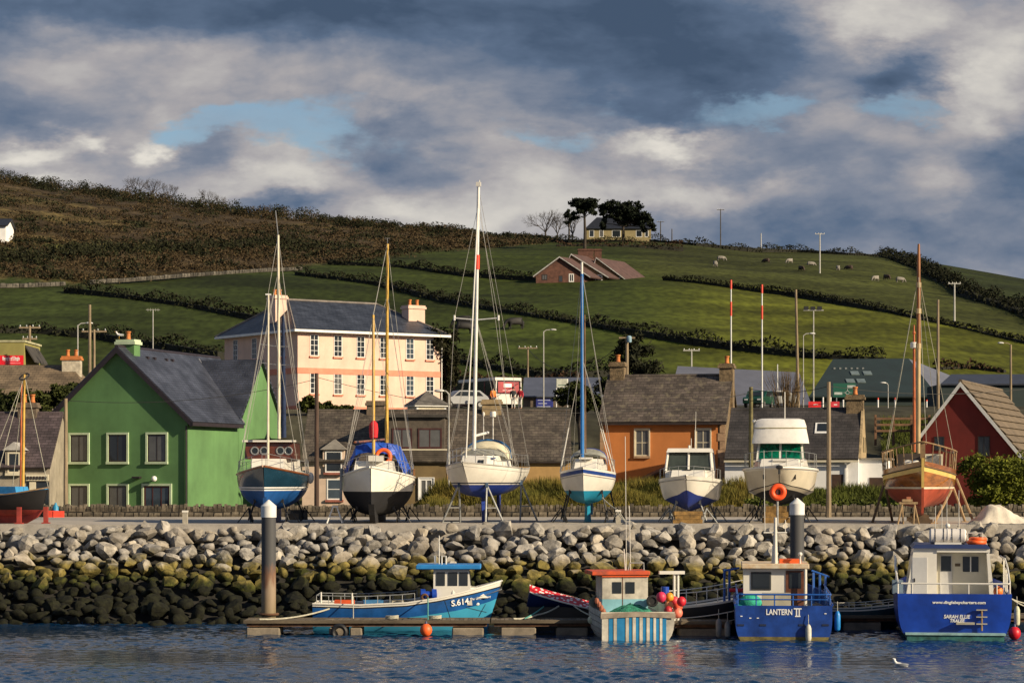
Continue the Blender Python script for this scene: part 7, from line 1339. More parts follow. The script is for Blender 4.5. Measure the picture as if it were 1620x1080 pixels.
# ---- blue boat named LANTERN
def boat_lantern():
    L_ = 6.8; bt = Boat('trawler', 'blue trawler with white cabin and blue pipe rails, left of the charter boat', 1236, 80+L_/2, 185, 0, group='moored fishing boats'); bl = mat('trawler_blue', (.012, .058, .30), .42, .25, 1.5, streak=.35)
    sh = smooth_z(1.75, 1.16, 1.16, .75); kl = zfun((0, .2), (.2, -.5), (1, -.4))
    bt.hull(L_, 3.26, sh, kl, [('topsides', sh, lambda t: .12, bl, 5), ('waterline_band', lambda t: .12, lambda t: -9, mat('weedy_band', (.16, .13, .04), .8, .3, 4), 3)], pm=4.5, qm=3.0, rake=.6, transom=.985, full=.55, deck=mat('grey_deck', (.25, .25, .25)), deck_drop=.45); bt.strake('gunwale', bl, lambda t: sh(t)+.02, .045)
    xs = -L_/2-.012; q = bt.atx(1239, 968, xs); o = text_part('lettering', 'LANTERN', .27, wlet, bt.root, q+Vector((0, .13, 0)), RT, .006, weight=.006); wd = max(v.co.x for v in o.data.vertices)-min(v.co.x for v in o.data.vertices); o.scale = (.86/wd, 1, 1)
    a = bt.atx(1262, 968, xs); b = MB(); b.box(xs-.004, xs+.008, a.y-.13, a.y+.13, a.z+.10, a.z+.14); b.box(xs-.004, xs+.008, a.y-.07, a.y-.03, a.z-.12, a.z+.10); b.box(xs-.004, xs+.008, a.y+.02, a.y+.06, a.z-.12, a.z+.10); b.box(xs-.004, xs+.008, a.y-.09, a.y+.09, a.z-.15, a.z-.11); b.build('emblem', wlet, bt.root)
    for p_ in (1172, 1207, 1269, 1306): q = bt.atx(p_, 988, xs); b = MB(); b.box(xs-.006, xs+.01, q.y-.11, q.y+.11, q.z-.035, q.z+.03); b.build('scupper', mat('dark_scupper', (.01, .02, .06), .6), bt.root)
    for p_, y_ in ((1173, 974), (1187, 977), (1199, 977), (1306, 970)): q = bt.atx(p_, y_, xs); b = MB(); b.box(xs-.006, xs+.01, q.y-.035, q.y+.035, q.z-.015, q.z+.015); b.build('paint_chip', wlet, bt.root)
    # rails
    b = MB(); z1 = bt.atx(1240, 940, xs).z; z2 = bt.atx(1240, 948, xs).z; ya, yb = bt.atx(1152, 950, xs).y, bt.atx(1320, 950, xs).y
    rb = mat('rail_blue', (.015, .09, .36), .45, .1, 3)
    ya = min(ya, bt.hb(1)-.05); yb = -bt.hb(1)+.05; ya = bt.hb(1)-.05
    for z, r in ((z1, .03), (z2, .022)):
        b.tube([(2.0, ya, z+.1), (xs+.1, ya, z), (xs+.05, ya-.15, z), (xs+.05, yb+.15, z), (xs+.1, yb, z), (2.0, yb, z+.1)], r, 6)
    for k in range(6): yy = ya+(yb-ya)*k/5; b.tube([(xs+.06, yy*.98, 1.1), (xs+.06, yy*.98, z1)], .024, 6)
    for k in range(1, 5):
        for yy in (ya, yb): b.tube([(xs+.1+k*1.1, yy, 1.05), (xs+.1+k*1.1, yy, z1+.03*k)], .024, 6)
    b.build('pipe_rail', rb, bt.root)
    lx = -.6; cab = lambda px_, py_: bt.atx(px_, py_, lx); y0, y1 = cab(1277, 920).y, cab(1176, 920).y; zr = cab(1228, 899).z
    b = MB(); b.box(lx, lx+2.2, y0, y1, .6, zr); cb = b.build('cabin', gel, bt.root)
    b = MB(); b.box(lx-.25, lx+2.4, y0-.06, y1+.06, zr+.002, zr+.18); b.build('cabin_roof', mat('rusty_white', (.62, .56, .44), .6, .15, 3, col2=(.48, .28, .11)), cb, bevel=.02)
    wa, wb = cab(1188, 904), cab(1220, 933); b = MB(); b.box(lx-.03, lx-.003, wb.y, wa.y, wb.z, wa.z); w_ = b.build('window', mat('window_rubber', (.05, .05, .05)), cb, bevel=.01); b = MB(); b.box(lx-.045, lx-.031, wb.y+.05, wa.y-.05, wb.z+.05, wa.z-.05); b.build('pane', dark_glass, w_)
    da, db = cab(1243, 902), cab(1272, 950); b = MB(); b.box(lx-.025, lx-.003, db.y, da.y, .7, da.z); d_ = b.build('door', mat('brown_ply', (.13, .045, .022), .5, .2, 3), cb); b = MB(); b.box(lx-.04, lx-.0255, db.y+.1, da.y-.12, cab(1250, 930).z, cab(1250, 905).z); b.build('pane', dark_glass, d_)
    q = cab(1276, 900); b = MB(); b.tube([(lx-.2, q.y+.05, .8), (lx-.2, q.y+.05, zr)], .05, 8); b.build('roof_post', gel, bt.root)
    mt = bt.atx(1226.5, 818, lx); b = MB(); b.tube([(lx-.1, mt.y, zr+.1), (lx-.1, mt.y, mt.z)], .085, 8, True, .05); b.tube([(lx-.1, mt.y+.1, zr+.1), (lx-.1, mt.y+.08, zr+.8)], .035, 6); b.build('mast', gel, bt.root, smooth=True)
    for y_, w2 in ((842, .40), (835, .0)):
        if w2: z = bt.atx(1226, y_, lx).z; b = MB(); b.tube([(lx-.1, mt.y+w2, z), (lx-.1, mt.y-w2, z)], .03, 6); b.tube([(lx-.1, mt.y-w2*.85, z), (lx-.1, mt.y-w2*.85, z+.45)], .016, 5); b.build('mast_spreader', gel, bt.root)
    p0, p1 = bt.atx(1210, 840, lx), bt.atx(1208.5, 712, lx); b = MB(); b.tube([p0, p1], .014, 5, True, .008); b.build('aerial', gel, bt.root)
    b = MB(); b.box(lx+.2, lx+.9, mt.y-.9, mt.y-.15, zr+.18, zr+.32); b.build('roof_raft', orange, cb); b = MB(); q = cab(1266, 885); b.ball((lx, q.y, zr+.5), .08, 8); b.tube([(lx, q.y, zr+.18), (lx, q.y, zr+.5)], .03, 6); b.build('navigation_lamp', gel, bt.root)
    b = MB(); b.box(lx-1.0, lx-.35, cab(1250, 945).y, cab(1205, 945).y, .7, cab(1200, 936).z); b.build('fish_locker', mat('grey_cream', (.40, .37, .28), .7, .1), bt.root)
    b = MB()
    for px_ in (1287, 1297, 1306): q = bt.atx(px_, 905+(px_-1287)*.3, 1.2); b.tube([(1.2, q.y, 1.0), (1.2, q.y, q.z)], .045, 6)
    b.tube([(1.2, bt.atx(1284, 902, 1.2).y, bt.atx(1284, 902, 1.2).z), (1.2, bt.atx(1312, 912, 1.2).y, bt.atx(1312, 912, 1.2).z)], .035, 6); b.build('gallows_frame', rb, bt.root); b = MB()
    for px_ in (1146, 1154): q = bt.atx(px_, 900, .8); b.tube([(.8, q.y, .9), (.8, q.y, q.z)], .045, 6)
    q, q2 = bt.atx(1146, 902, .8), bt.atx(1170, 898, .8); b.tube([(.8, q.y, q.z), (.8, q2.y, q2.z)], .04, 6); b.build('gallows_frame', rb, bt.root)
    c = bt.glob((xs+.75, bt.atx(1190, 950, xs).y+.05, 1.0)); r_ = thing('green_tarpaulin', 'turquoise green bag slumped on the deck at the left stern of the blue trawler', 'tarpaulin', c); b = MB(); b.ball((0, 0, .22), .34, 12, (1.15, .8, .85)); b.ball((-.25, 0, .08), .24, 10, (1.3, .8, .6)); b.build('bag', mat('turquoise_cloth', (.02, .36, .24), .8, .2, 6, .4), r_, smooth=True)
    b = MB(); q = bt.atx(1165, 933, .2); b.tube([(.2, q.y+.25, q.z), (.2, q.y-.25, q.z)], .07, 8); b.build('red_roller', mat('roller_red', (.55, .02, .03), .5), bt.root, smooth=True)
    def fender(label, px_, yt, yb, D, m): c = P(px_, yb, D); h = (yb-yt)*D/F; r_ = thing('fender', label, 'fender', c, 0, 'fenders of the blue boats'); b = MB(); b.lathe([(.02, 0), (.085, .05), (.10, .14), (.10, h-.14), (.07, h-.05), (.035, h)], (0, 0, 0), 14); b.build('fender_body', m, r_, smooth=True); b = MB(); b.tube([(0, 0, h-.01), (0, .04, h+.32)], .012, 5); b.build('lanyard', rope_m, r_)
    fender('white fender with dark top hanging on the blue trawler transom', 1279, 987, 1015, 79.85, mat('dirty_white_rubber', (.55, .53, .46), .6, .12, 6)); fender('bright blue fender at the right corner of the blue trawler', 1325, 966, 998, 80.3, mat('fender_blue', (.01, .20, .55), .4)); fender('left grey fender of the pair at the left corner of the blue trawler', 1137, 978, 1008, 81.2, mat('grey_rubber', (.22, .22, .21), .6)); fender('right grey fender of the pair at the left corner of the blue trawler', 1151, 982, 1008, 80.8, mat('grey_rubber', (.22, .22, .21)))
    fender('pale sausage fender at the right side of the white cabined charter boat', 1609, 958, 990, 80.6, mat('cream_buoy', (.55, .55, .38)))
boat_lantern()
ball_buoy('ball_buoy', 'round red buoy at the waterline by the right edge', P(1605, 1001, 80.3), .21, mat('deep_red_buoy', (.62, .008, .02), .45))
# ---- charter boat SARAH ELLIE
def boat_charter():
    L_ = 7.4; bt = Boat('charter_boat', 'wide blue charter boat with white cabin and a web address on its stern', 1503, 80+L_/2, 188, 0, group='moored fishing boats'); bl = mat('charter_blue', (.008, .050, .36), .32, .18, 1.2, coat=.3, streak=.25)
    sh = smooth_z(2.1, 1.55, 1.55, .8); kl = zfun((0, .3), (.2, -.5), (1, -.4))
    bt.hull(L_, 3.9, sh, kl, [('topsides', sh, lambda t: .20, bl, 6), ('waterline_band', lambda t: .20, lambda t: -9, mat('weedy_teal', (.03, .14, .13), .7, .3, 4), 3)], pm=3.4, qm=3.0, rake=.8, transom=.96, full=.55, deck=gel, deck_drop=.25)
    xs = -L_/2-.014
    for txt, px_, py_, s_, wpx, shr in (('www.dinglebaycharters.com', 1517, 952.5, .135, 83, .15), ('SARAH ELLIE', 1513.5, 975, .17, 41, .15), ('TRALEE', 1514, 981.5, .15, 23, .15)):
        q = bt.atx(px_, py_, xs); o = text_part('lettering', txt, s_, wlet, bt.root, q, RT, .005, shear=shr, weight=.004); wd = max(v.co.x for v in o.data.vertices)-min(v.co.x for v in o.data.vertices); o.scale = (wpx*80/F/wd, 1, 1)
    b = MB(); y0, y1 = bt.atx(1590, 1002, xs).y, bt.atx(1432, 1002, xs).y; z = bt.atx(1500, 1000, xs).z; b.box(xs-.45, xs, y0, y1, z-.06, z); b.build('swim_platform', mat('pale_teal_trim', (.28, .45, .45), .6, .15, 3), bt.root)
    b = MB(); b.box(xs-.40, xs-.02, y0+.05, y1-.05, -.2, z-.061); b.build('platform_frame', mat('weedy_teal', (.03, .14, .13)), bt.root)
    q = bt.atx(1527, 985, xs); b = MB(); b.box(xs-.22, xs, q.y-.30, q.y+.30, q.z-.04, q.z+.03); b.build('boarding_step', mat('grey_cream', (.4, .37, .28)), bt.root)
    b = MB(); q = bt.atx(1553, 963, xs); zb = bt.atx(1553, 997, xs).z; b.tube([(xs-.08, q.y, q.z), (xs-.08, q.y, zb)], .035, 6); b.build('ladder_rail', mat('weathered_teak', (.24, .15, .07)), bt.root)
    for y_ in (964, 975, 986): z_ = bt.atx(1553, y_, xs).z; b = MB(); b.box(xs-.12, xs-.03, q.y-.18, q.y+.18, z_-.02, z_+.015); b.build('ladder_rung', mat('grey_cream', (.4, .37, .28)), bt.root)
    lx = -L_/2+2.0; c_ = lambda px_, py_: bt.atx(px_, py_, lx); zr = c_(1500, 867).z; yl, yr = c_(1432, 930).y, c_(1574, 930).y
    def trap(x, k): return [(x, yl-k*0, 1.0), (x, yr, 1.0), (x, yr+.17, zr), (x, yl-.27, zr)]
    # left locker front, recessed cockpit bulkhead, right cheek
    A = [(lx, yl, 1.2), (lx, c_(1482, 930).y, 1.2), (lx, c_(1482, 930).y, zr), (lx, yl-.30, zr)]; b = MB(); b.prism(A, (3.0, 0, 0)); cb = b.build('cabin', gel, bt.root)
    b = MB(); yi = c_(1566, 930).y; b.prism([(lx, yi, 1.2), (lx, yr, 1.2), (lx, yr+.20, zr), (lx, yi+.12, zr)], (3.0, 0, 0)); b.build('cabin_cheek', gel, cb)
    b = MB(); b.box(lx+.55, lx+3.0, yi, c_(1482, 930).y, 1.2, zr); b.build('cabin_bulkhead', mat('cream_bulkhead', (.55, .52, .42), .5, .05), cb)
    b = MB(); b.box(lx-.05, lx+.54, yi, c_(1482, 930).y, c_(1500, 873).z, zr-.002); b.build('cabin_header', gel, cb)
    b = MB(); b.add([(lx-.12, yl-.22, zr+.002), (lx-.12, yr+.14, zr+.002), (lx+3.1, yr+.14, zr+.002), (lx+3.1, yl-.22, zr+.002), (lx-.02, yl-.34, zr+.13), (lx-.02, yr+.26, zr+.13), (lx+3.0, yr+.26, zr+.13), (lx+3.0, yl-.34, zr+.13)], [(0, 1, 2, 3), (7, 6, 5, 4), (0, 4, 5, 1), (1, 5, 6, 2), (2, 6, 7, 3), (3, 7, 4, 0)]); b.build('cabin_roof', mat('roof_navy', (.02, .035, .11), .5, .1), cb)
    da, db = c_(1443, 881), c_(1467, 938); b = MB(); b.box(lx-.022, lx-.003, db.y, da.y, 1.25, da.z); d_ = b.build('locker_door', mat('grey_door', (.46, .46, .46), .5, .05), cb, bevel=.008); b = MB(); b.box(lx-.05, lx-.023, da.y-.1, da.y-.06, 1.85, 1.98); b.build('handle', black, d_)
    lb = lx+.55; k_ = lambda px_, py_: bt.atx(px_, py_, lb)
    da, db = k_(1487, 876), k_(1506, 940); b = MB(); b.box(lb-.03, lb-.003, db.y, da.y, 1.25, da.z); d_ = b.build('cabin_door', mat('grey_door', (.46, .46, .46)), cb); wa, wb = k_(1488.5, 879), k_(1504.5, 903); b = MB(); b.box(lb-.045, lb-.031, wb.y, wa.y, wb.z, wa.z); b.build('pane', dark_glass, d_)
    wa, wb = k_(1523, 880), k_(1548, 904); b = MB(); b.box(lb-.02, lb-.003, wb.y, wa.y, wb.z, wa.z); w_ = b.build('window', dark_glass, cb); b = MB(); ym = (wa.y+wb.y)/2; b.box(lb-.035, lb-.0205, ym-.02, ym+.02, wb.z, wa.z); b.build('mullion', white, w_)
    q = k_(1515, 893); b = MB(); b.box(lb-.02, lb-.003, q.y-.09, q.y+.09, q.z-.05, q.z+.05); b.build('name_plate', mat('wood_plate', (.10, .07, .04), .6), cb)
    # life raft canister, lifebuoys and aerials on the roof
    a, c2 = c_(1471, 848), c_(1530, 848); zc = zr+.13+.27; b = MB(); b.lathe([(.20, min(a.y, c2.y)), (.26, min(a.y, c2.y)+.06), (.26, -.02+(a.y+c2.y)/2), (.275, -.018+(a.y+c2.y)/2), (.275, .018+(a.y+c2.y)/2), (.26, .02+(a.y+c2.y)/2), (.26, max(a.y, c2.y)-.06), (.20, max(a.y, c2.y))], (lx+.6, 0, zc), 20, (0, 1, 0)); lr = b.build('life_raft_canister', mat('canister_white', (.70, .66, .62), .5, .06, 4), bt.root, smooth=True)
    for k in range(4): yy = a.y+(c2.y-a.y)*(k+.7)/4.4; b = MB(); b.torus((lx+.6, yy, zc), .268, .012, (0, 1, 0), 24, 5); b.build('strap', black, lr)
    b = MB(); b.box(lx+.3, lx+.9, (a.y+c2.y)/2-.45, (a.y+c2.y)/2+.45, zr+.131, zr+.20); b.build('raft_cradle', gel, bt.root)
    q = c_(1546, 862); b = MB(); b.torus((lx+.5, q.y, zr+.20), .27, .075, (0, 0, 1), 24, 8); b.torus((lx+.55, q.y-.05, zr+.31), .25, .06, (0, 0, 1), 24, 8); b.build('lifebuoy', orange, bt.root, smooth=True); b = MB(); b.tube([(lx+.4, q.y+.3, zr+.13), (lx+.4, q.y+.3, zr+.52), (lx+.4, q.y-.2, zr+.52), (lx+.4, q.y-.2, zr+.13)], .02, 6); b.build('roof_rail', gel, bt.root)
    b = MB(); q = c_(1501, 832); b.ball((lx+.9, q.y, q.z), .09, 10); b.build('satellite_dome', gel, bt.root, smooth=True)
    for px_, yt in ((1480, 800), (1490, 798), (1498, 785), (1517, 775)): q = bt.atx(px_, yt, lx+1.2); b = MB(); b.tube([(lx+1.2, q.y, zr+.13), q], .016, 5, True, .009); b.build('aerial', gel, bt.root)
    # stern rails
    b = MB(); z1 = bt.atx(1500, 923, xs).z; ya, yb = bt.hb(1)-.02, -bt.hb(1)+.02
    b.tube([(2.2, ya, z1+.75), (.2, ya+.03, z1+.72), (-.9, ya+.06, z1+.45), (xs+.7, ya, z1), (xs+.12, ya-.1, z1), (xs+.1, yb+.1, z1), (xs+.7, yb, z1), (-.9, yb-.06, z1+.45), (.2, yb-.03, z1+.72), (2.2, yb, z1+.75)], .032, 6)
    for x_, dz in ((xs+.7, 0), (-1.5, .28), (-.9, .45), (.2, .72)):
        for yy in (ya, yb): b.tube([(x_, yy, 1.5), (x_, yy, z1+dz)], .028, 6)
    for k in range(4): yy = ya+(yb-ya)*(k+.5)/4; b.tube([(xs+.1, yy, 1.5), (xs+.1, yy, z1)], .022, 6)
    b.build('stern_rail', gel, bt.root)
    b = MB(); q = bt.atx(1420, 922, xs+1.2); b.box(xs+.8, xs+1.6, q.y-.18, q.y+.18, 1.5, q.z+.1); b.build('grey_bin', mat('slate_blue_box', (.16, .22, .28), .6), bt.root)
    ball_buoy('ball_buoy', 'bright orange buoy on the right stern rail of the charter boat', P(1579, 935, 80.35), .165, mat('bright_orange_buoy', (.9, .20, .03), .5), eye=False)
    for i in range(2): q = bt.glob((xs+.3, yb, 1.4)); mooring(('upper', 'lower')[i]+' mooring line running right from the charter boat', [q, P(1640, 955+i*9, 81.5)], .06, .02)
boat_charter()
# small grey launch behind, between the two blue boats
def launch():
    bt = Boat('small_launch', 'low dark teal launch with white rail between the two blue boats', 1365, 86.8, -90, 0, group='moored fishing boats'); sh = smooth_z(.95, .68, .7, .7); kl = zfun((0, .1), (.2, -.3), (1, -.3)); m_ = mat('dark_teal_hull', (.015, .05, .07), .5)
    bt.hull(3.6, 1.6, sh, kl, [('bulwark', sh, lambda t: sh(t)-.05, gel, 1), ('topsides', lambda t: sh(t)-.05, lambda t: -9, m_, 4)], rake=.5, transom=.85, deck=m_, deck_drop=.2); bt.rail('rail', gel, .18, .1, .95, 5, .016, mid=False)
launch()
# ================================================================== poles, lamps and cables
pole_wood = mat('pole_wood', (.27, .205, .13), .9, .2, 2, .2, stretch=(3, 3, .4)); pole_dark = mat('pole_dark', (.085, .052, .038), .9, .2, 2, .2, stretch=(3, 3, .4)); pole_grey = mat('pole_grey', (.42, .41, .38), .6, .1, 3)
def pole(label, px, yt, D, r, m, lean=0, kind=None, base=None, name='utility_pole', cat='pole', group=None, arm=0):
    g = base if base is not None else ground(px, D); top = P(px+lean, yt, g.y)-g; root = thing(name, label, cat, g, 0, group); b = MB(); b.tube([(0, 0, -.2), top*.5, top], r, 8, True, r*.72); b.build('post', m, root, smooth=True)
    if kind == 'lamp':
        b = MB(); b.tube([top-Vector((0, 0, .05)), top+Vector((arm*.25, 0, .12)), top+Vector((arm*.7, 0, .15))], .04, 6); b.build('arm', m, root, smooth=True); b = MB(); b.ball(top+Vector((arm*.85, 0, .14)), .24, 10, (1.2, .6, .38)); b.build('lamp_head', mat('lamp_glass', (.6, .6, .56), .4), root, smooth=True)
    if kind == 'cross':
        for dz, w in ((-.15, .9),) if arm == 0 else ((-.15, .8), (-1.0, .55)):
            b = MB(); b.box(-w, w, -.06, .06, top.z+dz-.06, top.z+dz+.06); c = b.build('cross_arm', m, root)
            for x in (-w*.9, -w*.3, w*.3, w*.9): b = MB(); b.lathe([(.035, 0), (.06, .05), (.035, .15)], (x, 0, top.z+dz+.062), 8); b.build('insulator', mat('insulator', (.4, .42, .42), .3), c)
    if kind == 'bands':
        n = 5
        for f0, f1 in ((.72, .83), (.93, 1.0)): b = MB(); b.tube([top*f0, top*f1], r*1.12, 8); b.build('red_band', mat('band_red', (.75, .05, .02)), root)
    if kind == 'flood':
        b = MB(); b.box(-.9, .9, -.06, .06, top.z-.08, top.z); c = b.build('cross_arm', m, root)
        for x in (-.7, -.1, .5): b = MB(); b.box(x-.16, x+.24, -.12, .12, top.z+.002, top.z+.3); b.build('floodlight', mat('dark_metal', (.06, .06, .06)), c)
    if kind == 'transformer':
        b = MB(); b.lathe([(.12, -.25), (.15, -.2), (.15, .1), (.09, .16)], top+Vector((.12, -.3, -.1)), 12); b.build('transformer', mat('transformer_blue', (.25, .38, .48), .5), root, smooth=True); b = MB(); b.box(-.5, .5, -.05, .05, top.z-.1, top.z); b.build('cross_arm', m, root)
    if kind == 'aerial':
        b = MB(); b.tube([top+Vector((-.55, 0, 0)), top+Vector((.55, 0, 0))], .025, 5)
        for x in (-.4, -.2, 0, .2, .4): b.tube([top+Vector((x, 0, -.12)), top+Vector((x, 0, .12))], .015, 4)
        b.build('aerial', m, root)
    return g+top
Q = lambda px, D: Vector((XP(px, D), D, QZ))
T1 = pole('pale wooden pole against the left side of the green house', 104, 630, 119.4, .12, pole_wood, base=ground(104, 119.4)); T2 = pole('dark brown pole between the blue motor-sailer and the white ketch', 501, 590, 119.4, .13, pole_dark, base=ground(501, 119.4)); T3 = pole('pale wooden pole right of the tall cabin cruiser', 1311, 604, 116.6, .13, pole_wood, base=Q(1311, 116.6)); T4 = pole('mossy wooden pole behind the left side of the tall cabin cruiser', 1188, 612, 126, .14, mat('mossy_pole', (.16, .14, .06), .9, .2, 3), base=ground(1188, 126))
T5 = pole('tall plain wooden pole behind the left of the green house', 142, 482, 172, .13, pole_wood); T6 = pole('shorter cross-armed pole beside the tall plain one behind the green house', 149, 521, 176, .11, pole_wood, kind='cross'); T7 = pole('cross-armed pole beside the red sign building', 47, 515, 182, .13, pole_wood, kind='cross', arm=1)
pole('grey street lamp with arm to the right at the left edge of town', 123, 514, 178, .06, pole_grey, kind='lamp', arm=1, name='street_lamp', cat='street lamp', group='street lamps'); pole('thin pole with television aerial behind the green house roof', 242, 490, 190, .05, pole_grey, kind='aerial', name='aerial_mast')
pole('grey street lamp with arm to the right behind the blue roofed building', 860, 524, 212, .06, pole_grey, kind='lamp', arm=1, name='street_lamp', cat='street lamp', group='street lamps'); T8 = pole('pale pole with dark cross-arm right of the bus', 835, 548, 226, .10, pole_wood, kind='cross'); T9 = pole('wooden pole with blue transformer behind the orange house left chimney', 992, 533, 149, .13, pole_wood, kind='transformer'); pole('small far pole on the slope above the orange house', 1094, 552, 262, .10, pole_grey, kind='cross')
pole('white pole with two red bands above the orange house right chimney', 1156.5, 443, 205, .075, mat('pole_white', (.62, .62, .60), .5, .06), lean=0, kind='bands', name='marker_pole', group='red and white marker poles'); pole('white pole with two red bands right of the orange house chimney', 1205.5, 450, 200, .075, mat('pole_white', (.62, .62, .6)), kind='bands', name='marker_pole', group='red and white marker poles')
T10 = pole('tall weathered wooden pole left of the green hall', 1263, 458, 206, .14, pole_wood, lean=-4); pole('slim street lamp just left of the floodlight pole', 1271, 530, 210, .045, pole_grey, kind='lamp', arm=.9, name='street_lamp', cat='street lamp', group='street lamps'); pole('grey floodlight pole in front of the green hall', 1287, 490, 214, .07, pole_grey, kind='flood', name='floodlight_pole'); pole('short white pole left of the bare shrub', 1230, 576, 208, .06, mat('pole_white', (.62, .62, .6)), name='short_pole')
T11 = pole('tall weathered wooden pole right of the brown mast', 1484, 474, 185, .13, pole_wood); T12 = pole('pole with lamp arm to the left behind the red house', 1599, 545, 205, .12, pole_wood, kind='lamp', arm=-1, name='street_lamp', cat='street lamp', group='street lamps'); pole('slim near street lamp with head to the left beside the white sloop', 710, 622, 129, .05, pole_grey, kind='lamp', arm=-.6, base=ground(710, 129), name='street_lamp', cat='street lamp', group='street lamps'); pole('low lamp with flat head right of the white cottage chimney', 1405, 608, 206, .045, pole_grey, kind='lamp', arm=-.5, name='street_lamp', cat='street lamp', group='street lamps')
for px, yt, yb, lab, k in ((1140, 331, 388, 'tall power pole on the skyline right of the cream house', 'cross'), (1045, 350, 380, 'power pole just right of the cream skyline house', 'cross'), (1297, 369, 432, 'power pole on the upper right field among the sheep', 'cross'), (1510, 447, 512, 'power pole on the far right field', 'cross'), (1063, 362, 384, 'short bare post on the skyline', None), (1204, 369, 396, 'thin short post on the skyline among bushes', None)):
    h = hill(px, yb); pole(lab, px, yt, h.y, .15, pole_grey if yb > 390 else mat('pole_far_dark', (.08, .07, .06), .9), kind=k, base=h, group='power poles on the hill')
def cable(label, a, b_, sag, r=.018):
    a, b_ = Vector(a), Vector(b_); pts = [(b_-a)*t+Vector((0, 0, -sag*4*t*(1-t))) for t in [i/16 for i in range(17)]]; o = MB().tube(pts, r, 4).build('power_cable', mat('cable_black', (.015, .015, .015), .7), None); o.location = a; tag(o, label, 'cable', 'overhead cables')
cable('cable from the dark brown pole rising left over the green house gable', T2+Vector((0, 0, -.3)), T1+Vector((0, 0, -.1)), .5); cable('cable from the dark brown pole to the right across the peach facade', T2+Vector((0, 0, -.2)), Vector((T4.x, T4.y, T4.z))+Vector((0, 0, -.3)), 1.4); cable('upper cable between the mossy pole and the pale pole over the white cottage', T4+Vector((0, 0, -.1)), T3+Vector((0, 0, -.2)), .25); cable('lower cable between the mossy pole and the pale pole over the white cottage', T4+Vector((0, 0, -.7)), T3+Vector((0, 0, -1.0)), .25); cable('cable from the pale pole away to the right over the red house', T3+Vector((0, 0, -.2)), P(1660, 610, 120), .4); cable('cable from the blue transformer pole down left past the blue mast', T9+Vector((0, 0, -.1)), T8+Vector((0, 0, -.2)), 2.0, .022)
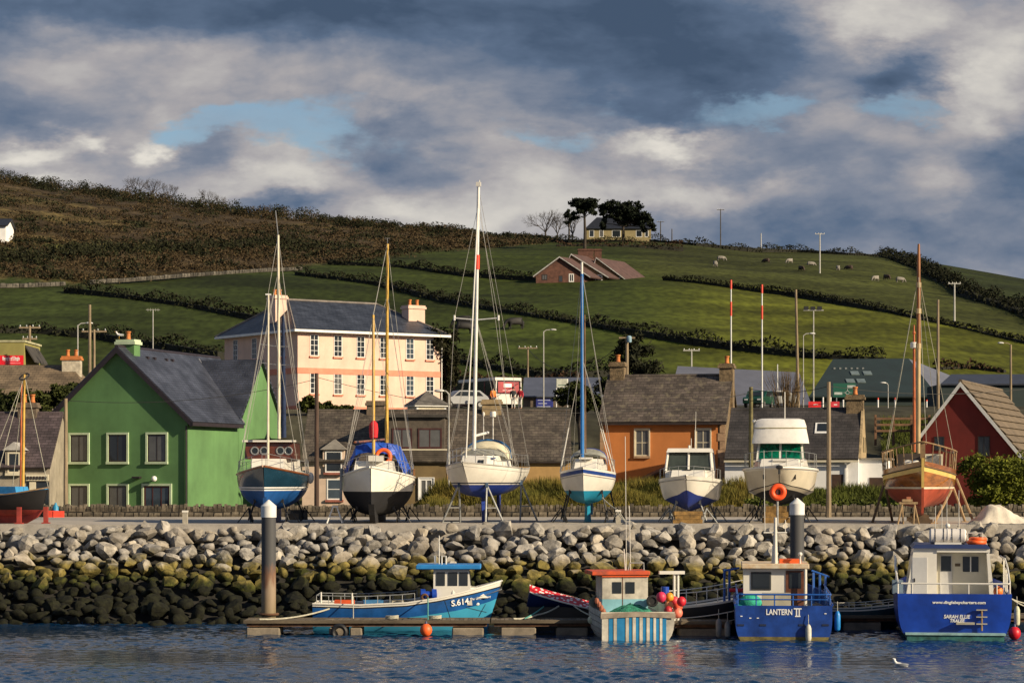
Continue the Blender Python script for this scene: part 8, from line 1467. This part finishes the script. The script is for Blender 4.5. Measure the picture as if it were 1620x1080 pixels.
# ================================================================== things on the quay
def quay_things():
    def post(label, px, yt, D, w, m): g = Q(px, D); h = ZP(yt, D)-QZ; r_ = thing('mooring_post', label, 'post', g, 0, 'short posts on the quay edge'); b = MB(); b.box(-w/2, w/2, -w/2, w/2, 0, h-.08); b.build('post', m, r_); b = MB(); b.box(-w/2-.015, w/2+.015, -w/2-.015, w/2+.015, h-.078, h); b.build('post_cap', gel, r_)
    cm = mat('pale_concrete_post', (.36, .33, .27), .9, .15, 5); post('short pale post with white cap on the quay before the green house', 293, 807, 97.4, .20, cm); post('short pale post with white cap on the quay right of the blue-masted sloop', 978, 806, 97.4, .20, cm)
    mooring('pale rope from the blue-masted sloop stand to the short post', [P(953, 787, 100.3), P(977, 806, 97.45)], .05, .025)
    for i in range(2): mooring(('left', 'right')[i]+' pale rope hanging from the short post over the rocks', [P(976+4*i, 808, 97.35), P(989+6*i, 824+8*i, 96.2)], .06, .02)
    # lifebuoy on its post
    g = Q(1230, 97.0); c = P(1230.5, 778, 97.0)-g; r_ = thing('lifebuoy_post', 'orange lifebuoy mounted on a grey post at the quay edge', 'lifebuoy', g); b = MB(); b.tube([(0, .02, 0), (0, .02, c.z+.12)], .045, 8); b.build('post', galv, r_); b = MB(); b.torus(c+Vector((0, -.07, 0)), .235, .115, (0, 1, 0), 30, 10); b.build('ring', mat('life_ring_orange', (.85, .085, .012), .5, .05), r_, smooth=True); b = MB(); b.tube([c+Vector((.14*math.cos(a), -.04, .14*math.sin(a))) for a in [k*.5 for k in range(26)]], .022, 5); b.build('rope', mat('dark_red_rope', (.25, .02, .01), .8), r_)
    # white A-shaped trestle, saw-horse
    g = Q(530, 101); r_ = thing('trestle', 'white A-shaped trestle standing left of the white ketch', 'trestle', g); b = MB(); h = ZP(801, 101)-QZ
    for x in (-.32, .32): 
        for y in (-.3, .3): b = MB(); b.tube([(x, y, .01), (x*.25, 0, h)], .03, 6); b.build('leg', white, r_)
    b = MB(); b.tube([(-.14, 0, h), (.14, 0, h)], .035, 6); b.build('top_bar', white, r_); b = MB(); b.tube([(-.22, -.2, h*.4), (.22, -.2, h*.4)], .022, 6); b.build('brace', white, r_)
    g = Q(1437, 98.4); r_ = thing('sawhorse', 'pale wooden sawhorse with blocks on top before the wooden cutter', 'sawhorse', g); oak = mat('shore_timber', (.34, .23, .12)); h = ZP(797, 98.4)-QZ
    for x in (-.32, .32):
        for s_ in (-1, 1): b = MB(); b.tube([(x+s_*.14, s_*.18, .01), (x*.8, s_*.03, h)], .035, 6); b.build('leg', oak, r_)
    b = MB(); b.box(-.38, .38, -.07, .07, h, h+.09); b.build('beam', oak, r_); b = MB(); b.box(-.26, .16, -.09, .09, h+.092, h+.20); b.build('block', oak, r_); b = MB(); b.box(-.08, .10, -.06, .06, h+.202, h+.30); b.build('block', mat('red_block', (.35, .12, .06), .8), r_)
    # white sheet heaped at the right
    g = Q(1578, 100.5); r_ = thing('white_sheet', 'cream tarpaulin draped over a heap at the right end of the quay', 'tarpaulin', g); r2 = np.random.default_rng(2); nx, ny = 34, 16; rows = []
    for i in range(nx):
        u = i/(nx-1); x = XP(1538, 100.5)-g.x+u*(XP(1660, 100.5)-XP(1538, 100.5)); row = []
        for j in range(ny):
            v = j/(ny-1)*2-1; hgt = float(np.interp(x, [-1.1, -.8, -.45, -.1, .4, .8, 1.4, 2.2], [.0, .32, .74, .80, .62, .30, .16, .02]))*max(0, 1-abs(v)**2.6); row.append((x+.05*math.sin(v*9), v*.9, max(.012, hgt+.035*math.sin(x*13+v*4)+.02*math.sin(v*17+x*5)*(hgt > .05))))
        rows.append(row)
    b = MB(); b.grid(rows); b.build('cloth', mat('cream_sheet', (.62, .56, .46), .85, .1, 2, .3, 8), r_, smooth=True)
    # crates and bits by the wall
    for i, (px, D, w, h, m_, lab) in enumerate(((83, 116.9, .5, .32, (.75, .06, .03), 'left orange fish box by the wall left of the green house'), (93, 116.9, .5, .30, (.75, .06, .03), 'right orange fish box by the wall left of the green house'), (472, 110, .8, .45, (.05, .04, .03), 'dark crate right of the blue motor-sailer'), (462, 109, .5, .3, (.18, .13, .08), 'small brown crate right of the blue motor-sailer'))):
        g = Q(px, D); r_ = thing('fish_box', lab, 'crate', g, R(7*i), 'boxes standing on the quay'); mm = mat(f'box_{i}', m_, .6, .15, 3); t = .03
        b = MB(); b.box(-w/2, w/2, -.22, .22, 0, t); b.build('base', mm, r_)
        for x0, x1, y0, y1 in ((-w/2, w/2, -.22, -.19), (-w/2, w/2, .19, .22), (-w/2, -w/2+t, -.189, .189), (w/2-t, w/2, -.189, .189)): b = MB(); b.box(x0, x1, y0, y1, t+.001, h); b.build('side', mm, r_)
    g = Q(88, 116.5); r_ = thing('blue_cone', 'small bright blue gas bottle behind the orange fish boxes', 'gas bottle', Q(88, 117.3)); b = MB(); b.lathe([(.13, 0), (.15, .05), (.15, .5), (.06, .62), (.05, .7)], (0, 0, 0), 14); b.build('bottle', mat('bottle_blue', (.02, .25, .45), .5), r_, smooth=True)
quay_things()
# ================================================================== road level: bus, cars, people, signs
tyre = mat('tyre_rubber', (.02, .02, .02), .85)
def wheel(root, x, y, r, w): b = MB(); b.lathe([(r*.6, -w/2), (r, -w/2+.02), (r, w/2-.02), (r*.6, w/2)], (x, y, r), 16, (0, 1, 0)); t = b.build('wheel', tyre, root, smooth=True); b = MB(); b.lathe([(r*.58, -w/2-.012), (r*.58, w/2+.012)], (x, y, r), 12, (0, 1, 0)); b.build('rim', steel, t)
def coach():
    D = 203; a = R(27); c = P(804, 648, D); g = GZ(804, D); root = thing('coach', 'maroon and white coach facing right with a red panel on its front', 'bus', (c.x, D, g), -math.pi/2+a); mr = mat('maroon_paint', (.14, .012, .016), .35, .08); L_, W, H = 9.5, 2.5, ZP(597, D)-g
    # local x forward; front face at x = 0
    b = MB(); b.box(-L_, 0, -W/2, W/2, .35, H*.42); b.build('lower_body', mr, root); b = MB(); b.box(-L_, -.02, -W/2+.02, W/2-.02, H*.42+.001, H*.9); b.build('window_band', dark_glass, root); b = MB(); b.box(-L_-.02, .02, -W/2-.01, W/2+.01, H*.9+.001, H); b.build('roof', gel, root, bevel=.03)
    for k in range(7):
        for s_ in (-1, 1): x = -L_+.05+k*(L_-.2)/6.3; b = MB(); b.box(x, x+.12, s_*(W/2-.01)-.02, s_*(W/2-.01)+.02, H*.42, H*.9); b.build('window_pillar', mr, root)
    b = MB(); b.box(.005, .05, -W/2+.02, W/2-.02, .35, H*.46); b.build('front_panel', gel, root); b = MB(); b.box(-.015, .04, -W/2+.28, W/2-.25, H*.50, H*.86); sg = b.build('red_sign_panel', mat('sign_dark_red', (.36, .02, .03), .4), root)
    b = MB(); b.box(.041, .05, -.45, .3, H*.68, H*.80); b.build('lettering', wlet, sg); b = MB(); b.box(.041, .05, -.55, .45, H*.56, H*.60); b.build('lettering', mat('sign_pink', (.8, .35, .36)), sg)
    for s_ in (-1, 1): b = MB(); b.tube([(.0, s_*(W/2-.05), H*.42), (.05, s_*(W/2-.10), H*.9)], .07, 6); b.build('front_pillar', gel, root); b = MB(); b.lathe([(.14, 0), (.14, .03)], (.05, s_*.85, .75), 12, (1, 0, 0)); b.build('headlight', gel, root)
    for x in (-1.6, -7.2):
        for s_ in (-1, 1): wheel(root, x, s_*(W/2-.16), .46, .3)
coach()
def car(label, px, D, yaw, col, van=False):
    g = ground(px, D); root = thing('parked_car', label, 'van' if van else 'car', g, yaw, 'vehicles parked on the road behind the houses'); m_ = mat('car_'+label[:14], col, .3, .05, coat=.4); L_, W = 4.1, 1.7; H = 2.0 if van else 1.45
    prof = [(-2.05, .35), (2.05, .35), (2.08, .72), (1.95, .86), (1.05, .95), (.45, H), (-1.3, H), (-1.95, .98), (-2.08, .8)] if not van else [(-2.05, .35), (2.05, .35), (2.08, .85), (1.5, 1.1), (.95, H), (-2.0, H), (-2.08, .8)]
    b = MB(); b.prism([(x, -W/2, z) for x, z in prof], (0, W, 0)); b.build('body', m_, root, bevel=.03)
    for s_ in (-1, 1): b = MB(); b.prism([(.85 if not van else 1.25, s_*(W/2+.002), 1.0), (.42 if not van else .95, s_*(W/2+.002), H-.1), (-1.22 if not van else .1, s_*(W/2+.002), H-.1), (-1.6 if not van else .1, s_*(W/2+.002), 1.0)], (0, s_*.012, 0)); b.build('side_window', dark_glass, root)
    n = Vector((H-.95, 0, .6)).normalized() if not van else Vector((H-1.1, 0, .55)).normalized(); q = [Vector((1.0, -.68, 1.0)), Vector((1.0, .68, 1.0)), Vector((.5, .62, H-.07)), Vector((.5, -.62, H-.07))] if not van else [Vector((1.45, -.7, 1.16)), Vector((1.45, .7, 1.16)), Vector((1.0, .66, H-.1)), Vector((1.0, -.66, H-.1))]
    b = MB(); b.prism([v+n*.004 for v in q], n*.015); b.build('windscreen', dark_glass, root)
    for x in (-1.3, 1.3):
        for s_ in (-1, 1): wheel(root, x, s_*(W/2-.08), .31, .2)
    for s_ in (-.55, .55): b = MB(); b.box(2.03, 2.10, s_-.14, s_+.14, .62, .74); b.build('headlight', white, root)
car('dark green car parked left of the bare shrub', 1200, 203, R(250), (.006, .05, .03)); car('silver car parked in front of the coach', 730, 194, R(200), (.35, .36, .37)); car('white car parked near the left end of the red barriers', 1222, 208, R(175), (.6, .6, .58))
def road_sign():
    D = 222; c = P(1336, 632, D); g = GZ(1336, D); root = thing('road_sign', 'green direction sign with roundabout symbol behind the white cottage chimney', 'road sign', (c.x, D, g)); z0, z1 = ZP(628, D)-g, ZP(606, D)-g; w = 36*D/F; gr = mat('sign_green', (.006, .085, .055), .5, .05); pl = mat('sign_grey_text', (.40, .44, .42), .5)
    for x in (-w*.35, w*.35): b = MB(); b.tube([(x, .05, -.2), (x, .05, z1-.1)], .05, 6); b.build('post', galv, root)
    b = MB(); b.box(-w/2, w/2, -.05, 0, z0, z1); b.build('sign_panel', gr, root)
    for x0, x1, a, c_ in ((.12, .48, .66, .86), (-.45, -.10, .18, .36)): b = MB(); b.box(x0*w, x1*w, -.062, -.0505, z0+(z1-z0)*a, z0+(z1-z0)*c_); b.build('place_name_panel', pl, root)
    b = MB(); b.torus((w*.12, -.056, z0+(z1-z0)*.32), .16, .03, (0, 1, 0), 18, 5)
    for dx, dz in ((0, .42), (.42, 0), (-.35, 0)): d = Vector((dx, 0, dz)); u = d.normalized()*.17; b.tube([Vector((w*.12, -.056, z0+(z1-z0)*.32))+u, Vector((w*.12, -.056, z0+(z1-z0)*.32))+d], .03, 5)
    b.build('roundabout_symbol', pl, root)
road_sign()
def barriers():
    for i, (p0, p1, m_, lab) in enumerate(((1279, 1299, (.70, .015, .02), 'left bright red barrier with white print behind the white cottage roof'), (1313, 1328, (.60, .03, .05), 'middle red barrier right of the pale pole'), (1342, 1353, (.50, .02, .05), 'right dark red barrier before the road sign'))):
        D = 212; g = ground(p0, D); z1 = ZP(635, D)-g.z; z0 = ZP(645, D)-g.z; r_ = thing('advertising_barrier', lab, 'barrier', g, 0, 'red barriers by the roundabout'); w = (p1-p0)*D/F; b = MB(); b.box(0, w, -.03, .03, z0, z1); b.build('panel', mat(f'barrier_{i}', m_, .6), r_); b = MB(); b.box(w*.4, w*.75, -.04, -.031, (z0+z1)/2-.03, (z0+z1)/2+.05); b.build('print', wlet, r_)
        for x in (.08, w-.08): b = MB(); b.tube([(x, .06, -.1), (x, .06, z1)], .03, 5); b.build('post', galv, r_)
    for i, (px, yt) in enumerate(((1302, 628), (1314, 628), (1334, 632), (1342, 629), (1389, 629), (1416, 629), (1466, 632))):
        D = 213; g = ground(px, D); h = ZP(yt, D)-g.z; r_ = thing('road_marker', f"{('first', 'second', 'third', 'fourth', 'fifth', 'sixth', 'seventh')[i]} white marker post from the left along the roundabout", 'post', g, 0, 'white marker posts'); b = MB(); b.tube([(0, 0, -.1), (0, 0, h*.8)], .07, 8); b.build('post', white, r_); b = MB(); b.tube([(0, 0, h*.8), (0, 0, h)], .072, 8); b.build('top_band', mat('band_red', (.75, .05, .02)) if i > 3 else white, r_)
    D = 150; x0, x1 = XP(1385, D), XP(1470, D); g = Vector((x0, D, GZ(1425, D))); zt = ZP(659, D)-g.z; r_ = thing('rail_fence', 'brown wooden rail fence on the bank right of the white cottage', 'fence', g); fm = mat('fence_brown', (.16, .085, .045), .9, .2, 3)
    for k in range(4): x = (x1-x0)*k/3; b = MB(); b.box(x-.07, x+.07, -.07, .07, zt-1.8, zt+.12); b.build('post', fm, r_)
    for k in range(3): z = zt-.1-k*.38; b = MB(); b.box(0, x1-x0, -.10, -.071, z-.09, z+.05); b.build('rail', fm, r_)
    D = 216; g = ground(889, D); z0, z1 = ZP(613, D)-g.z, ZP(599, D)-g.z; w = 17*D/F; r_ = thing('notice_sign', 'pale notice board on a white post above the blue roof', 'sign', g); b = MB(); b.box(-w/2, w/2, -.05, 0, z0, z1); b.build('board', mat('pale_board', (.52, .54, .46), .6), r_); b = MB(); b.tube([(w/2+.02, .03, -.1), (w/2+.02, .03, z1)], .05, 6); b.tube([(-w/2-.02, .03, -.1), (-w/2-.02, .03, z1)], .05, 6); b.build('post', white, r_)
    b = MB(); b.box(-w*.35, w*.35, -.056, -.051, z0+.2, z0+.26); b.build('print', mat('sign_green', (.006, .085, .055)), r_)
barriers()
def person(label, px, D, yaw, top, leg, hair, pose=0.0):
    g = ground(px, D); root = thing('person', label, 'person', g, yaw, 'people by the coach'); s = 1.72; sk = mat('skin', (.45, .25, .17), .6, .05)
    def skin(name, V, E, Rr, m_, rt=0):
        me = bpy.data.meshes.new(name); me.from_pydata([tuple(c*s for c in v) for v in V], E, []); o = bpy.data.objects.new(name, me); COL.objects.link(o); o.modifiers.new('S', 'SKIN'); d = me.skin_vertices[0].data
        for i, q in enumerate(Rr): d[i].radius = (q*s, q*s*.8)
        d[rt].use_root = True; q = o.modifiers.new('U', 'SUBSURF'); q.levels = q.render_levels = 2; me2 = bpy.data.meshes.new_from_object(o.evaluated_get(bpy.context.evaluated_depsgraph_get())); bpy.data.objects.remove(o); me2.name = name; me2.materials.clear(); me2.polygons.foreach_set('use_smooth', [True]*len(me2.polygons)); return link(name, me2, m_, root)
    h = pose
    V = [(0, 0, .53), (0, 0, .64), (0, 0, .78), (0, 0, .85), (.01, 0, .90), (.015, 0, .97), (0, .05, .50), (.02, .06, .28), (-.01, .06, .05), (.07, .06, .02), (0, -.05, .50), (-.03+h, -.06, .28), (-.05+h, -.06, .05), (.03+h, -.06, .02), (0, .105, .80), (-.02, .14, .63), (.05, .14, .49), (.07, .135, .43), (0, -.105, .80), (.0, -.14, .63), (.08, -.12, .50), (.11, -.115, .44)]
    E = [(0, 1), (1, 2), (2, 3), (3, 4), (4, 5), (0, 6), (6, 7), (7, 8), (8, 9), (0, 10), (10, 11), (11, 12), (12, 13), (2, 14), (14, 15), (15, 16), (16, 17), (2, 18), (18, 19), (19, 20), (20, 21)]
    skin('body', V, E, [.085, .08, .09, .035, .05, .055, .055, .042, .028, .022, .055, .042, .028, .022, .038, .03, .022, .02, .038, .03, .022, .02], sk)
    skin('jacket', [(0, 0, .50), (0, 0, .64), (0, 0, .79), (0, 0, .83), (0, .108, .80), (-.02, .142, .63), (.05, .142, .52), (0, -.108, .80), (.0, -.142, .63), (.075, -.122, .53)], [(0, 1), (1, 2), (2, 3), (2, 4), (4, 5), (5, 6), (2, 7), (7, 8), (8, 9)], [.10, .095, .105, .055, .048, .038, .03, .048, .038, .03], top)
    skin('trousers', [(0, 0, .53), (0, .05, .49), (.02, .06, .28), (-.01, .06, .045), (0, -.05, .49), (-.03+h, -.06, .28), (-.05+h, -.06, .045)], [(0, 1), (1, 2), (2, 3), (0, 4), (4, 5), (5, 6)], [.095, .064, .05, .038, .064, .05, .038], leg)
    b = MB(); b.ball((.005*s, 0, .955*s), .062*s, 12, (1, .95, 1)); b.build('hair', hair, root, smooth=True)
hv = mat('hi_vis_orange', (.85, .22, .02), .7); dkj = mat('dark_jacket', (.03, .03, .035), .8); rdj = mat('red_jacket', (.45, .012, .03), .8); ltr = mat('light_trousers', (.55, .53, .50), .8); dtr = mat('dark_trousers', (.03, .03, .05), .85); hr = mat('brown_hair', (.05, .03, .02), .8); hb_ = mat('black_hair', (.015, .012, .01), .8)
person('person in an orange high-visibility jacket in front of the coach side', 780, 192, R(-60), hv, dtr, hb_); person('person in a dark jacket and pale trousers before the coach front', 812, 190, R(-100), dkj, ltr, hr, .04); person('person in a red jacket and pale trousers right of the coach front', 823, 190.5, R(-120), rdj, ltr, hb_, .03)
def gull(label, p, yaw, swim=False):
    root = thing('seagull', label, 'bird', p, yaw, 'gulls'); wm = mat('gull_white', (.75, .74, .72), .8, .05); z = .08 if swim else .17
    b = MB(); b.tube([(-.22, 0, z+.02), (-.12, 0, z+.03), (0, 0, z+.05), (.10, 0, z+.08), (.15, 0, z+.15), (.17, 0, z+.21), (.21, 0, z+.23)], [.01, .05, .075, .06, .036, .042, .02], 10); b.build('body', wm, root, smooth=True)
    for s_ in (-1, 1): b = MB(); b.ball((-.06, s_*.06, z+.06), .1, 8, (1.9, .3, .5)); b.build('wing', mat('gull_grey', (.32, .34, .37), .8), root, smooth=True)
    b = MB(); b.lathe([(.014, 0), (.003, .06)], (.22, 0, z+.22), 6, (1, 0, -.2)); b.build('beak', mat('beak_yellow', (.6, .35, .03), .5), root)
    if not swim:
        for s_ in (-1, 1): b = MB(); b.tube([(.01, s_*.03, z), (.02, s_*.03, 0)], .008, 5); b.build('leg', mat('beak_yellow', (.6, .35, .03)), root)
gull('gull standing on the green house chimney', P(189, 536, 130.9), R(200)); gull('white gull floating on the water at the lower right', Vector((XP(1424, 68.2), 68.2, -.03)), R(160), True)
